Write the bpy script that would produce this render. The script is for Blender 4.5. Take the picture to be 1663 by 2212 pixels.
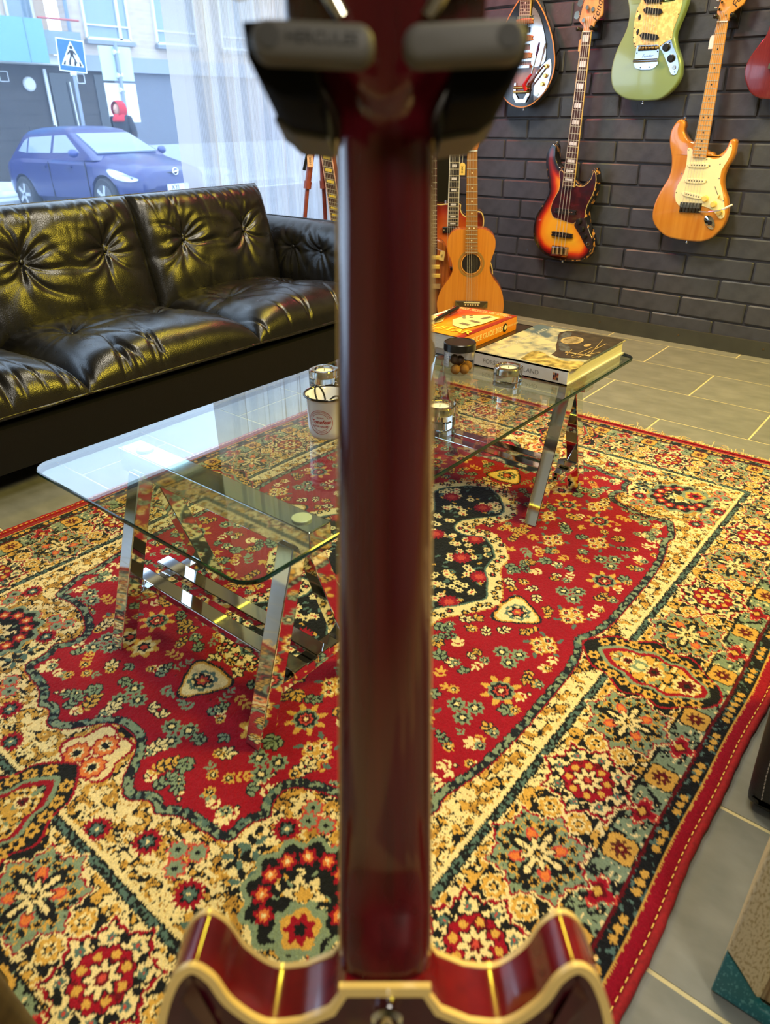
import bpy, bmesh, math, random
import numpy as np
from mathutils import Matrix, Vector
from mathutils.geometry import tessellate_polygon
random.seed(7)
sc = bpy.context.scene
col = sc.collection
for o in list(bpy.data.objects):
    bpy.data.objects.remove(o, do_unlink=True)
PI = math.pi
R = math.radians

# ------------------------------------------------------------------ camera
# room axes: X runs towards the brick wall, Y towards the shop window, Z up
CAM_POS = Vector((0.0, 0.0, 0.91))
cam_r = Vector((0.6328, -0.7743, -0.0047)); cam_u = Vector((0.3827, 0.3074, 0.8712)); cam_f = Vector((0.6732, 0.5531, -0.4908))
cam_d = bpy.data.cameras.new('camera')
cam = bpy.data.objects.new('camera', cam_d); col.objects.link(cam)
m3 = Matrix((cam_r, cam_u, -cam_f)).transposed()
cam.matrix_world = Matrix.Translation(CAM_POS) @ m3.to_4x4()
cam_d.sensor_fit = 'VERTICAL'; cam_d.sensor_height = 36.0; cam_d.sensor_width = 36.0
cam_d.lens = 36.0 * 1516.2 / 2212.0
cam_d.clip_start = 0.02; cam_d.clip_end = 200
cam_d.dof.use_dof = True; cam_d.dof.focus_distance = 1.75; cam_d.dof.aperture_fstop = 6.6
sc.camera = cam

# ------------------------------------------------------------------ render look
sc.view_settings.view_transform = 'Standard'
sc.view_settings.look = 'None'
sc.view_settings.exposure = 0.08
sc.view_settings.gamma = 1.0
sc.view_settings.use_curve_mapping = False
sc.cycles.use_adaptive_sampling = True; sc.cycles.adaptive_threshold = 0.065
sc.cycles.max_bounces = 8; sc.cycles.transparent_max_bounces = 14
sc.cycles.diffuse_bounces = 3; sc.cycles.glossy_bounces = 4; sc.cycles.transmission_bounces = 6
sc.cycles.caustics_reflective = False; sc.cycles.caustics_refractive = False
sc.cycles.sample_clamp_indirect = 6.0

# ------------------------------------------------------------------ overcast sky
world = bpy.data.worlds.new('overcast_sky'); sc.world = world; world.use_nodes = True
wn = world.node_tree.nodes; wl = world.node_tree.links
bg = wn['Background']; bg.inputs['Color'].default_value = (0.80, 0.90, 1.0, 1); bg.inputs['Strength'].default_value = 5.5

# ------------------------------------------------------------------ helpers
def lin(c):
    out = []
    for v in c[:3]:
        v = v / 255.0
        out.append(v / 12.92 if v <= 0.04045 else ((v + 0.055) / 1.055) ** 2.4)
    return tuple(out)
MATS = {}
def nodes_of(name):
    m = bpy.data.materials.new(name); m.use_nodes = True
    nt = m.node_tree; b = nt.nodes['Principled BSDF']
    return m, nt, b
def set_in(b, key, v):
    if key in b.inputs: b.inputs[key].default_value = v
def coords(nt, kind='Object'):
    t = nt.nodes.new('ShaderNodeTexCoord'); return t.outputs[kind]
def mat(name, c, rough=0.5, metal=0.0, spec=0.5, coat=0.0, c2=None, ns=20.0, stretch=None, bump=0.0, bs=None, bd=0.002, vary=0.0, emit=None, es=0.0, detail=4.0, fac=(0.35, 0.65), sheen=0.0):
    """principled material; c2 + ns: a second colour mixed in by noise; bump: noise relief; vary: brightness by object"""
    if name in MATS: return MATS[name]
    m, nt, b = nodes_of(name); N = nt.nodes; L = nt.links
    col1 = (*lin(c), 1)
    b.inputs['Base Color'].default_value = col1
    b.inputs['Roughness'].default_value = rough; b.inputs['Metallic'].default_value = metal
    set_in(b, 'Specular IOR Level', spec); set_in(b, 'Coat Weight', coat); set_in(b, 'Coat Roughness', 0.06)
    if sheen: set_in(b, 'Sheen Weight', sheen)
    src = None
    vec = None
    if c2 is not None or bump:
        vec = coords(nt)
        if stretch:
            mp = N.new('ShaderNodeMapping'); mp.inputs['Scale'].default_value = stretch; L.new(vec, mp.inputs['Vector']); vec = mp.outputs[0]
    if c2 is not None:
        nz = N.new('ShaderNodeTexNoise'); nz.inputs['Scale'].default_value = ns; nz.inputs['Detail'].default_value = detail
        L.new(vec, nz.inputs['Vector'])
        rp = N.new('ShaderNodeMapRange'); rp.inputs[1].default_value = fac[0]; rp.inputs[2].default_value = fac[1]
        L.new(nz.outputs[0], rp.inputs[0])
        mx = N.new('ShaderNodeMix'); mx.data_type = 'RGBA'
        mx.inputs[6].default_value = col1; mx.inputs[7].default_value = (*lin(c2), 1)
        L.new(rp.outputs[0], mx.inputs[0]); src = mx.outputs[2]
    if vary:
        oi = N.new('ShaderNodeObjectInfo'); mr = N.new('ShaderNodeMapRange')
        mr.inputs[3].default_value = 1 - vary; mr.inputs[4].default_value = 1 + vary
        L.new(oi.outputs['Random'], mr.inputs[0])
        hv = N.new('ShaderNodeHueSaturation'); L.new(mr.outputs[0], hv.inputs['Value'])
        if src is None: hv.inputs['Color'].default_value = col1
        else: L.new(src, hv.inputs['Color'])
        src = hv.outputs[0]
    if src is not None: L.new(src, b.inputs['Base Color'])
    if bump:
        nb = N.new('ShaderNodeTexNoise'); nb.inputs['Scale'].default_value = bs or ns; nb.inputs['Detail'].default_value = 5
        L.new(vec, nb.inputs['Vector'])
        bp = N.new('ShaderNodeBump'); bp.inputs['Strength'].default_value = bump; bp.inputs['Distance'].default_value = bd
        L.new(nb.outputs[0], bp.inputs['Height']); L.new(bp.outputs[0], b.inputs['Normal'])
    if emit is not None:
        set_in(b, 'Emission Color', (*lin(emit), 1)); set_in(b, 'Emission Strength', es)
    MATS[name] = m
    return m
def thin_glass(name, tint=(255, 255, 255), ior=1.5, haze=0.0, hazecol=(255, 255, 255), gloss=1.0, rough=0.0):
    """a pane: transparent with a Fresnel mirror on top, and an optional translucent veil that imitates glare"""
    if name in MATS: return MATS[name]
    m = bpy.data.materials.new(name); m.use_nodes = True; nt = m.node_tree; N = nt.nodes; L = nt.links
    N.remove(N['Principled BSDF']); out = N['Material Output']
    tr = N.new('ShaderNodeBsdfTransparent'); tr.inputs[0].default_value = (*lin(tint), 1)
    gl = N.new('ShaderNodeBsdfGlossy'); gl.inputs['Roughness'].default_value = rough
    lw = N.new('ShaderNodeLayerWeight'); lw.inputs[0].default_value = 0.5
    pw = N.new('ShaderNodeMath'); pw.operation = 'POWER'; pw.inputs[1].default_value = 5.0; L.new(lw.outputs['Facing'], pw.inputs[0])
    f0 = ((ior - 1) / (ior + 1)) ** 2
    mul = N.new('ShaderNodeMath'); mul.operation = 'MULTIPLY_ADD'; mul.inputs[1].default_value = (1 - f0) * gloss; mul.inputs[2].default_value = f0 * gloss; mul.use_clamp = True
    L.new(pw.outputs[0], mul.inputs[0])
    mx = N.new('ShaderNodeMixShader'); L.new(mul.outputs[0], mx.inputs[0]); L.new(tr.outputs[0], mx.inputs[1]); L.new(gl.outputs[0], mx.inputs[2])
    last = mx.outputs[0]
    if haze:
        tl = N.new('ShaderNodeBsdfTranslucent'); tl.inputs[0].default_value = (*lin(hazecol), 1)
        m2 = N.new('ShaderNodeMixShader'); m2.inputs[0].default_value = haze
        L.new(last, m2.inputs[1]); L.new(tl.outputs[0], m2.inputs[2]); last = m2.outputs[0]
    L.new(last, out.inputs[0]); MATS[name] = m
    return m

class MB:
    """collects vertices and faces for one mesh"""
    def __init__(s): s.v = []; s.f = []
    def add(s, v, f):
        o = len(s.v); s.v += [tuple(p) for p in v]; s.f += [tuple(i + o for i in q) for q in f]; return s
    def box(s, c, d, rot=None):
        x, y, z = d[0] / 2, d[1] / 2, d[2] / 2
        v = [Vector((i * x, j * y, k * z)) for k in (-1, 1) for j in (-1, 1) for i in (-1, 1)]
        if rot is not None: v = [rot @ p for p in v]
        v = [p + Vector(c) for p in v]
        return s.add(v, [(0, 2, 3, 1), (4, 5, 7, 6), (0, 1, 5, 4), (2, 6, 7, 3), (0, 4, 6, 2), (1, 3, 7, 5)])
    def bar(s, p0, p1, w, h, up=(0, 0, 1)):
        """a straight bar of section w x h"""
        p0 = Vector(p0); p1 = Vector(p1); d = (p1 - p0).normalized(); a = d.cross(Vector(up))
        if a.length < 1e-4: a = d.cross(Vector((1, 0, 0)))
        a.normalize(); b = a.cross(d).normalized()
        v = [p + a * i * w / 2 + b * j * h / 2 for p in (p0, p1) for i, j in ((-1, -1), (1, -1), (1, 1), (-1, 1))]
        return s.add(v, [(3, 2, 1, 0), (4, 5, 6, 7), (0, 1, 5, 4), (1, 2, 6, 5), (2, 3, 7, 6), (3, 0, 4, 7)])
    def tube(s, pts, r, n=10, cap=True):
        pts = [Vector(p) for p in pts]; rs = r if isinstance(r, (list, tuple)) else [r] * len(pts)
        rings = []; prev = None
        for i, p in enumerate(pts):
            d = (pts[min(i + 1, len(pts) - 1)] - pts[max(i - 1, 0)]).normalized()
            if prev is None:
                a = d.cross(Vector((0, 0, 1)));
                if a.length < 1e-3: a = d.cross(Vector((1, 0, 0)))
            else:
                a = prev - d * prev.dot(d)
            a.normalize(); prev = a; b = d.cross(a)
            rings.append([p + (a * math.cos(2 * PI * k / n) + b * math.sin(2 * PI * k / n)) * rs[i] for k in range(n)])
        v = [q for g in rings for q in g]; f = []
        for i in range(len(pts) - 1):
            for k in range(n):
                k2 = (k + 1) % n; f.append((i * n + k, i * n + k2, (i + 1) * n + k2, (i + 1) * n + k))
        if cap: f += [tuple(range(n))[::-1], tuple((len(pts) - 1) * n + k for k in range(n))]
        return s.add(v, f)
    def lathe(s, prof, n=32, c=(0, 0, 0), squ=0.0):
        """prof: (radius, z) from bottom to top, turned about z"""
        v = []; f = []
        for (r, z) in prof:
            for k in range(n):
                a = 2 * PI * k / n; v.append((c[0] + r * math.cos(a), c[1] + r * math.sin(a), c[2] + z))
        for i in range(len(prof) - 1):
            for k in range(n):
                k2 = (k + 1) % n; f.append((i * n + k, i * n + k2, (i + 1) * n + k2, (i + 1) * n + k))
        f += [tuple(range(n))[::-1], tuple((len(prof) - 1) * n + k for k in range(n))]
        return s.add(v, f)
    def prism(s, ol, z0, z1, r=0.0, seg=3, both=True):
        """an outline (x, y) given depth z0..z1 with edges rounded by r"""
        ol = [Vector((p[0], p[1])) for p in ol]
        area = sum(ol[i].x * ol[(i + 1) % len(ol)].y - ol[(i + 1) % len(ol)].x * ol[i].y for i in range(len(ol)))
        if area < 0: ol = ol[::-1]
        n = len(ol)
        nor = []
        for i in range(n):
            t = (ol[(i + 1) % n] - ol[i - 1]); t = t.normalized() if t.length > 1e-9 else Vector((1, 0)); nor.append(Vector((t.y, -t.x)))
        rings = []
        if r > 0:
            st = [(r * (1 - math.sin(a)), z0 + r * (1 - math.cos(a))) for a in [PI / 2 * k / seg for k in range(seg + 1)]] if both else [(0, z0)]
            st += [(r * (1 - math.cos(a)), z1 - r * (1 - math.sin(a))) for a in [PI / 2 * k / seg for k in range(seg + 1)]]
        else: st = [(0, z0), (0, z1)]
        v = []; f = []
        for off, z in st:
            v += [(p.x - q.x * off, p.y - q.y * off, z) for p, q in zip(ol, nor)]
        for i in range(len(st) - 1):
            for k in range(n):
                k2 = (k + 1) % n; f.append((i * n + k, i * n + k2, (i + 1) * n + k2, (i + 1) * n + k))
        tess = tessellate_polygon([[Vector((p.x, p.y, 0)) for p in ol]])
        for a, b, c in tess:
            u1 = ol[b] - ol[a]; u2 = ol[c] - ol[a]
            if u1.x * u2.y - u1.y * u2.x < 0: b, c = c, b
            f += [(c, b, a), tuple((len(st) - 1) * n + k for k in (a, b, c))]
        return s.add(v, f)
    def sphere(s, c, r, n=16, m=10, sc=(1, 1, 1)):
        v = [(c[0], c[1], c[2] - r * sc[2])]; f = []
        for i in range(1, m):
            t = PI * i / m
            for k in range(n):
                a = 2 * PI * k / n
                v.append((c[0] + r * sc[0] * math.sin(t) * math.cos(a), c[1] + r * sc[1] * math.sin(t) * math.sin(a), c[2] - r * sc[2] * math.cos(t)))
        v.append((c[0], c[1], c[2] + r * sc[2]))
        for k in range(n):
            f.append((0, 1 + (k + 1) % n, 1 + k))
        for i in range(m - 2):
            for k in range(n):
                a = 1 + i * n + k; b2 = 1 + i * n + (k + 1) % n; f.append((a, b2, b2 + n, a + n))
        e = len(v) - 1; o = 1 + (m - 2) * n
        for k in range(n): f.append((o + k, o + (k + 1) % n, e))
        return s.add(v, f)
    def build(s, name, m, parent=None, smooth=None, loc=None, rot=None):
        me = bpy.data.meshes.new(name); me.from_pydata(s.v, [], s.f)
        if smooth is not None:
            me.polygons.foreach_set('use_smooth', [True] * len(me.polygons))
        if m is not None: me.materials.append(m)
        me.update()
        if smooth is not None and smooth < 180:
            me.set_sharp_from_angle(angle=R(smooth))
        o = bpy.data.objects.new(name, me); col.objects.link(o)
        if parent is not None: o.parent = parent
        if loc is not None: o.location = loc
        if rot is not None: o.rotation_euler = rot
        return o
def tag(o, label=None, cat=None, group=None, kind=None):
    if label: o['label'] = label
    if cat: o['category'] = cat
    if group: o['group'] = group
    if kind: o['kind'] = kind
    return o
def empty(name, label=None, cat=None, loc=(0, 0, 0), rot=(0, 0, 0), group=None, mtx=None):
    o = bpy.data.objects.new(name, None); col.objects.link(o); o.empty_display_size = 0.05
    if mtx is not None: o.matrix_world = mtx
    else: o.location = loc; o.rotation_euler = rot
    return tag(o, label, cat, group)
_unit = {}
def ubox(name, parent, c, d, m, rot=None):
    """one small box-shaped piece, sharing mesh data with its like"""
    k = ('b', m.name)
    if k not in _unit:
        b = MB().box((0, 0, 0), (1, 1, 1)); o = b.build(name, m); _unit[k] = o.data; bpy.data.objects.remove(o)
    o = bpy.data.objects.new(name, _unit[k]); col.objects.link(o); o.parent = parent; o.location = c; o.scale = d
    if rot is not None: o.rotation_euler = rot
    return o
def ucyl(name, parent, c, r, h, m, rot=None, top=1.0):
    """one small round piece standing on c along its z"""
    k = ('c', m.name, top)
    if k not in _unit:
        b = MB().lathe([(0.93, 0), (1, 0.06), (top, 0.9), (top * 0.9, 1)], 20); o = b.build(name, m, smooth=35); _unit[k] = o.data; bpy.data.objects.remove(o)
    o = bpy.data.objects.new(name, _unit[k]); col.objects.link(o); o.parent = parent; o.location = c; o.scale = (r, r, h)
    if rot is not None: o.rotation_euler = rot
    return o
def spline(pts, per=4, closed=True):
    """Catmull-Rom through 2-D points"""
    n = len(pts); out = []
    for i in range(n if closed else n - 1):
        if closed: p = [pts[(i + k) % n] for k in (-1, 0, 1, 2)]
        else: p = [pts[max(0, min(n - 1, i + k))] for k in (-1, 0, 1, 2)]
        for j in range(per):
            t = j / per; t2 = t * t; t3 = t2 * t
            out.append(tuple(0.5 * (2 * p[1][a] + (p[2][a] - p[0][a]) * t + (2 * p[0][a] - 5 * p[1][a] + 4 * p[2][a] - p[3][a]) * t2 + (3 * p[1][a] - p[0][a] - 3 * p[2][a] + p[3][a]) * t3) for a in range(len(p[1]))))
    if not closed: out.append(tuple(pts[-1]))
    return out
def mm(pts): return [(x / 1000.0, y / 1000.0) for x, y in pts]
def inset(ol, d):
    ol = [Vector(p) for p in ol]; n = len(ol)
    area = sum(ol[i].x * ol[(i + 1) % n].y - ol[(i + 1) % n].x * ol[i].y for i in range(n)); sg = 1 if area > 0 else -1
    out = []
    for i in range(n):
        t = (ol[(i + 1) % n] - ol[i - 1]).normalized(); out.append((ol[i].x - sg * t.y * d, ol[i].y + sg * t.x * d))
    return out
def ring_strip(ol, z, w, h):
    """a band of width w and height h that follows an outline"""
    a = inset(ol, w); n = len(ol); v = [(p[0], p[1], z) for p in ol] + [(p[0], p[1], z) for p in a] + [(p[0], p[1], z + h) for p in a] + [(p[0], p[1], z + h) for p in ol]
    f = []
    for k in range(n):
        k2 = (k + 1) % n
        for i in range(4):
            j = (i + 1) % 4; f.append((i * n + k, i * n + k2, j * n + k2, j * n + k))
    return v, f
def text_vf(s, size, shear=0.0, extrude=0.0004, space=1.0, align='CENTER', offset=0.0):
    cu = bpy.data.curves.new('lettering', 'FONT'); cu.body = s; cu.size = size; cu.shear = shear; cu.extrude = extrude; cu.space_character = space
    cu.align_x = align; cu.align_y = 'CENTER'; cu.resolution_u = 3; cu.offset = offset
    o = bpy.data.objects.new('lettering', cu); col.objects.link(o)
    bpy.context.view_layer.update()
    dg = bpy.context.evaluated_depsgraph_get(); me = bpy.data.meshes.new_from_object(o.evaluated_get(dg))
    v = [tuple(p.co) for p in me.vertices]; f = [tuple(p.vertices) for p in me.polygons]
    bpy.data.objects.remove(o); bpy.data.curves.remove(cu); bpy.data.meshes.remove(me)
    return v, f
def lettering(parent, s, size, m, mtx, name='lettering', **k):
    v, f = text_vf(s, size, **k); v = [mtx @ Vector(p) for p in v]
    return MB().add(v, f).build(name, m, parent)
def frame(o, x, y, z):
    """matrix with the given axes as columns"""
    m = Matrix.Identity(4)
    for i, a in enumerate((x, y, z)):
        for j in range(3): m[j][i] = a[j]
    for j in range(3): m[j][3] = o[j]
    return m

# ------------------------------------------------------------------ common materials
M_CHROME = mat('chrome', (225, 226, 228), 0.045, 1.0)
M_NICKEL = mat('worn_nickel', (205, 198, 180), 0.18, 1.0)
M_BRASS = mat('gold_plate', (222, 184, 110), 0.2, 1.0)
M_BLACKPL = mat('black_plastic', (22, 22, 23), 0.3)
M_RUBBER = mat('grey_rubber', (88, 86, 84), 0.55, bump=0.2, ns=300, bd=0.0005)
M_BLACKSTEEL = mat('black_powder_coat', (24, 24, 26), 0.4)
M_CREAM = mat('cream_binding', (238, 206, 130), 0.3, coat=0.4)
M_WHITEPL = mat('white_plastic', (240, 238, 228), 0.3)
M_STRING = mat('string_steel', (200, 194, 178), 0.4, 0.5)
M_FRET = mat('fret_wire', (214, 204, 172), 0.35, 0.45)
M_TAG = mat('tag_card', (236, 190, 120), 0.8)
M_INK = mat('black_ink', (25, 22, 22), 0.7)
M_THREAD = mat('white_thread', (225, 222, 214), 0.9)
# ------------------------------------------------------------------ lamps of the room
def ceiling_lamp(label, loc, size, power, rgb, look=None, group=None):
    """a flat square ceiling lamp: housing, frosted diffuser and its own light"""
    t = empty('ceiling_lamp', label, 'lamp', loc, group=group)
    MB().box((0, 0, 0.03), (size + 0.06, size + 0.06, 0.06)).build('housing', M_BLACKSTEEL, t)
    d = bpy.data.lights.new('lamp_light', 'AREA'); d.shape = 'SQUARE'; d.size = size; d.energy = power; d.color = rgb
    l = bpy.data.objects.new('lamp_light', d); col.objects.link(l); l.parent = t; l.location = (0, 0, -0.012)
    if look is not None:
        dv = (Vector(look) - Vector(loc)).to_track_quat('-Z', 'Y').to_euler(); t.rotation_euler = dv
    return t
ceiling_lamp('square yellow lamp under the ceiling near the brick wall', (2.45, -0.95, 2.45), 0.55, 78, (1.0, 0.75, 0.06), look=(1.9, 0.9, 0.2))
ceiling_lamp('square warm white lamp under the ceiling above the rug', (1.0, 0.35, 2.6), 0.7, 26, (1.0, 0.92, 0.74))
ceiling_lamp('added square warm white lamp that brightens the brick wall in front of the hanging guitars', (1.75, 1.55, 2.6), 0.4, 46, (1.0, 0.90, 0.72), look=(3.3, 1.2, 0.75))  # added lamp, lifts the brick wall that rendered too dark
ceiling_lamp('square white lamp under the ceiling behind the red guitar', (-0.5, -1.3, 2.5), 0.5, 26, (1.0, 0.93, 0.80), look=(0.8, 0.9, 0.2))
ceiling_lamp('small yellow lamp under the ceiling above the parlour guitar corner', (2.45, 2.15, 2.38), 0.24, 16, (1.0, 0.78, 0.05), look=(0.9, 0.8, 0.3))
ceiling_lamp('small red accent lamp high beside the teardrop guitar', (2.75, 2.15, 1.95), 0.12, 11.0, (1.0, 0.06, 0.16), look=(3.3, 1.75, 1.2))

# ------------------------------------------------------------------ room shell
WX = 3.325            # brick wall plane
WYI = 2.86            # window wall, inner face
def struct(o, label=None):
    o['kind'] = 'structure'
    if label: o['label'] = label
    return o
M_GROUT = mat('grout', (226, 212, 160), 0.85, c2=(210, 196, 150), ns=30)
M_TILE = mat('floor_tile', (142, 142, 134), 0.42, c2=(120, 122, 114), ns=7, vary=0.06, bump=0.12, bs=60, bd=0.001, detail=8, fac=(0.3, 0.72))
floor = struct(MB().box((0.4, -0.1, -0.06), (6.0, 6.4, 0.1176)).build('floor', M_GROUT), 'floor of large grey stone tiles with pale joints')
tx = [0.567 + 0.2965 * k for k in range(-5, 10)] + [WX + 0.0]
for i in range(len(tx) - 1):
    x0, x1 = tx[i], tx[i + 1]
    k = i - 5
    off = 0.992 if k % 2 == 0 else 0.703
    y = off - 0.577 * 4
    while y < WYI:
        y0, y1 = y, min(y + 0.577, WYI)
        if y1 - y0 > 0.03:
            ubox('tile', floor, ((x0 + x1) / 2, (y0 + y1) / 2, -0.006), (x1 - x0 - 0.0066, y1 - y0 - 0.0066, 0.012), M_TILE)
        y += 0.577
M_WALLPAINT = mat('charcoal_wall_paint', (58, 58, 64), 0.5, bump=0.35, ns=45, bd=0.003)
M_BRICK = mat('charcoal_painted_brick', (70, 71, 78), 0.42, c2=(60, 61, 68), ns=25, bump=0.5, bs=55, bd=0.0025, vary=0.08)
wr = struct(MB().box((WX + 0.0535, -0.15, 1.34), (0.11, 6.3, 2.72)).build('wall_right', M_WALLPAINT), 'brick wall painted charcoal grey')
def brick_mesh(L, H, D, name, m):
    b = bmesh.new(); bmesh.ops.create_cube(b, size=1.0)
    rr = random.Random(name)
    bmesh.ops.scale(b, vec=(D, L, H), verts=b.verts)
    bmesh.ops.bevel(b, geom=[e for e in b.edges], offset=0.0045, segments=1, affect='EDGES')
    for v in b.verts: v.co += Vector((rr.uniform(-1, 1) * 0.0012, rr.uniform(-1, 1) * 0.002, rr.uniform(-1, 1) * 0.0016))
    me = bpy.data.meshes.new('brick'); b.to_mesh(me); b.free(); me.materials.append(m); return me
BR = [brick_mesh(0.271, 0.0795, 0.022, 'v%d' % i, M_BRICK) for i in range(5)]
for k in range(19):
    zc = 0.0348 + 0.0865 * k + 0.0433
    a = (1.690 if k % 2 == 0 else 1.564) + (random.uniform(-0.012, 0.012))
    for j in range(-3, 8):
        yc = a - 0.279 * j - 0.1395
        if yc > 2.17: continue
        o = bpy.data.objects.new('brick', random.choice(BR)); col.objects.link(o); o.parent = wr
        o.location = (WX + 0.0015 + random.uniform(-0.002, 0.002), yc, zc); o.rotation_euler = (random.uniform(-0.006, 0.006), 0, random.uniform(-0.008, 0.008))
M_SKIRT = mat('dark_skirting_tile', (70, 70, 60), 0.4, c2=(60, 60, 52), ns=12)
sk = struct(MB().box((WX - 0.012, 0.45, 0.0325), (0.022, 3.7, 0.065)).build('baseboard_right', M_SKIRT), 'dark tile skirting along the brick wall')
M_SCREWB = mat('skirting_screw', (120, 100, 70), 0.4, 0.8)
for yy in (0.62, 1.36, 0.98):
    ucyl('screw', sk, (WX - 0.023, yy, 0.038), 0.004, 0.002, M_SCREWB, rot=(0, -PI / 2, 0))
M_BLACKPAINT = mat('matt_black_paint', (14, 14, 15), 0.7)
struct(MB().box((3.26, 2.63, 1.35), (0.28, 0.68, 2.72)).build('wall_pillar', M_BLACKPAINT), 'matt black pillar in the corner beside the brick wall')
M_PALE = mat('pale_wall_paint', (176, 170, 158), 0.8)
M_DARKCEIL = mat('ceiling_paint', (120, 116, 108), 0.85)
struct(MB().box((0.4, -0.15, 2.75), (6.2, 6.4, 0.1)).build('ceiling', M_DARKCEIL))
struct(MB().box((-2.55, -0.15, 1.35), (0.1, 6.3, 2.72)).build('wall_left', M_PALE))
struct(MB().box((0.4, -3.25, 1.35), (6.0, 0.1, 2.72)).build('wall_front', M_PALE))
# window wall: parapet below, header above, frame and one wide pane
M_WWALL = mat('window_wall_paint', (72, 70, 70), 0.7)
wb = struct(MB().box((0.4, WYI + 0.07, 0.09), (6.0, 0.14, 0.2)).box((0.4, WYI + 0.07, 2.1), (6.0, 0.14, 1.2)).box((-2.35, WYI + 0.07, 0.85), (0.5, 0.14, 1.34)).build('wall_back', M_WWALL), 'dark wall around the shop window')
M_FRAME = mat('window_frame_paint', (150, 152, 156), 0.4)
win = struct(empty('window_1'))
win['label'] = 'wide shop window looking onto the street'
for c, d in (((0.5, WYI + 0.06, 0.21), (5.2, 0.07, 0.05)), ((0.5, WYI + 0.06, 1.48), (5.2, 0.07, 0.05)), ((-2.08, WYI + 0.06, 0.85), (0.05, 0.07, 1.3)), ((3.1, WYI + 0.06, 0.85), (0.05, 0.07, 1.3)), ((-0.4, WYI + 0.06, 0.85), (0.06, 0.07, 1.3))):
    MB().box(c, d).build('window_frame', M_FRAME, win)
M_PANE = thin_glass('window_pane_glass', (226, 235, 244), 1.45, haze=0.05, hazecol=(170, 190, 220), gloss=0.8)  # haze: bluish veil mixed into the glass to imitate glare
MB().box((1.38, WYI + 0.07, 0.845), (3.44, 0.006, 1.22)).build('pane', M_PANE, win)
MB().box((-1.24, WYI + 0.07, 0.845), (1.6, 0.006, 1.22)).build('pane', M_PANE, win)

# sheer pin-striped curtain
def curtain_mat():
    m = bpy.data.materials.new('sheer_curtain'); m.use_nodes = True; nt = m.node_tree; N = nt.nodes; L = nt.links
    N.remove(N['Principled BSDF']); out = N['Material Output']
    tr = N.new('ShaderNodeBsdfTransparent'); df = N.new('ShaderNodeBsdfDiffuse'); tl = N.new('ShaderNodeBsdfTranslucent')
    df.inputs[0].default_value = (*lin((205, 208, 214)), 1); tl.inputs[0].default_value = (*lin((214, 220, 230)), 1)
    a = N.new('ShaderNodeMixShader'); a.inputs[0].default_value = 0.6; L.new(df.outputs[0], a.inputs[1]); L.new(tl.outputs[0], a.inputs[2])
    at = N.new('ShaderNodeAttribute'); at.attribute_name = 'cloth'
    sp = N.new('ShaderNodeSeparateXYZ'); L.new(at.outputs['Vector'], sp.inputs[0])
    def saw(sock, per):
        mu = N.new('ShaderNodeMath'); mu.operation = 'MULTIPLY'; mu.inputs[1].default_value = 2 * PI / per; L.new(sock, mu.inputs[0])
        si = N.new('ShaderNodeMath'); si.operation = 'SINE'; L.new(mu.outputs[0], si.inputs[0]); return si.outputs[0]
    s1 = saw(sp.outputs[0], 0.0062)
    mr = N.new('ShaderNodeMapRange'); mr.inputs[1].default_value = -0.5; mr.inputs[2].default_value = 0.6; mr.inputs[3].default_value = 0.60; mr.inputs[4].default_value = 0.90
    L.new(s1, mr.inputs[0])
    b = N.new('ShaderNodeMixShader'); L.new(mr.outputs[0], b.inputs[0]); L.new(tr.outputs[0], b.inputs[1]); L.new(a.outputs[0], b.inputs[2])
    L.new(b.outputs[0], out.inputs[0]); return m
def make_curtain():
    nx, nz = 260, 40
    v = []; f = []; uv = []
    for j in range(nz + 1):
        t = j / nz; z = 0.03 + (2.3 - 0.03) * t
        for i in range(nx + 1):
            s = i / nx
            x = 2.035 + 1.12 * s
            flat = min(1, max(0, (s - 0.065) / 0.05)) ** 1.2
            amp = 0.030 * flat * (0.75 + 0.25 * math.sin(3 * t + 7 * s))
            y = WYI - 0.075 + amp * math.sin(2 * PI * (s * 9.5 + 0.25 * math.sin(5.1 * s) + 0.10 * math.sin(2.2 * t + 9 * s))) + 0.010 * flat * math.sin(2 * PI * s * 27 + 2 * t)
            v.append((x + 0.012 * flat * math.sin(2 * PI * s * 9.5 + 1.0 + t), y, z)); uv.append((s * 2.2, t * 2.3, 0))
    for j in range(nz):
        for i in range(nx):
            a = j * (nx + 1) + i; f.append((a, a + 1, a + nx + 2, a + nx + 1))
    t = empty('curtain', 'pale grey sheer pin-striped curtain hanging in the window', 'curtain', (0, 0, 0))
    o = MB().add(v, f).build('cloth', curtain_mat(), t, smooth=180)
    at = o.data.attributes.new('cloth', 'FLOAT_VECTOR', 'POINT'); at.data.foreach_set('vector', [c for p in uv for c in p])
    MB().tube([(1.2, WYI - 0.075, 2.31), (3.2, WYI - 0.075, 2.31)], 0.012).build('rail', M_CHROME, t, smooth=60)
make_curtain()
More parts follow.
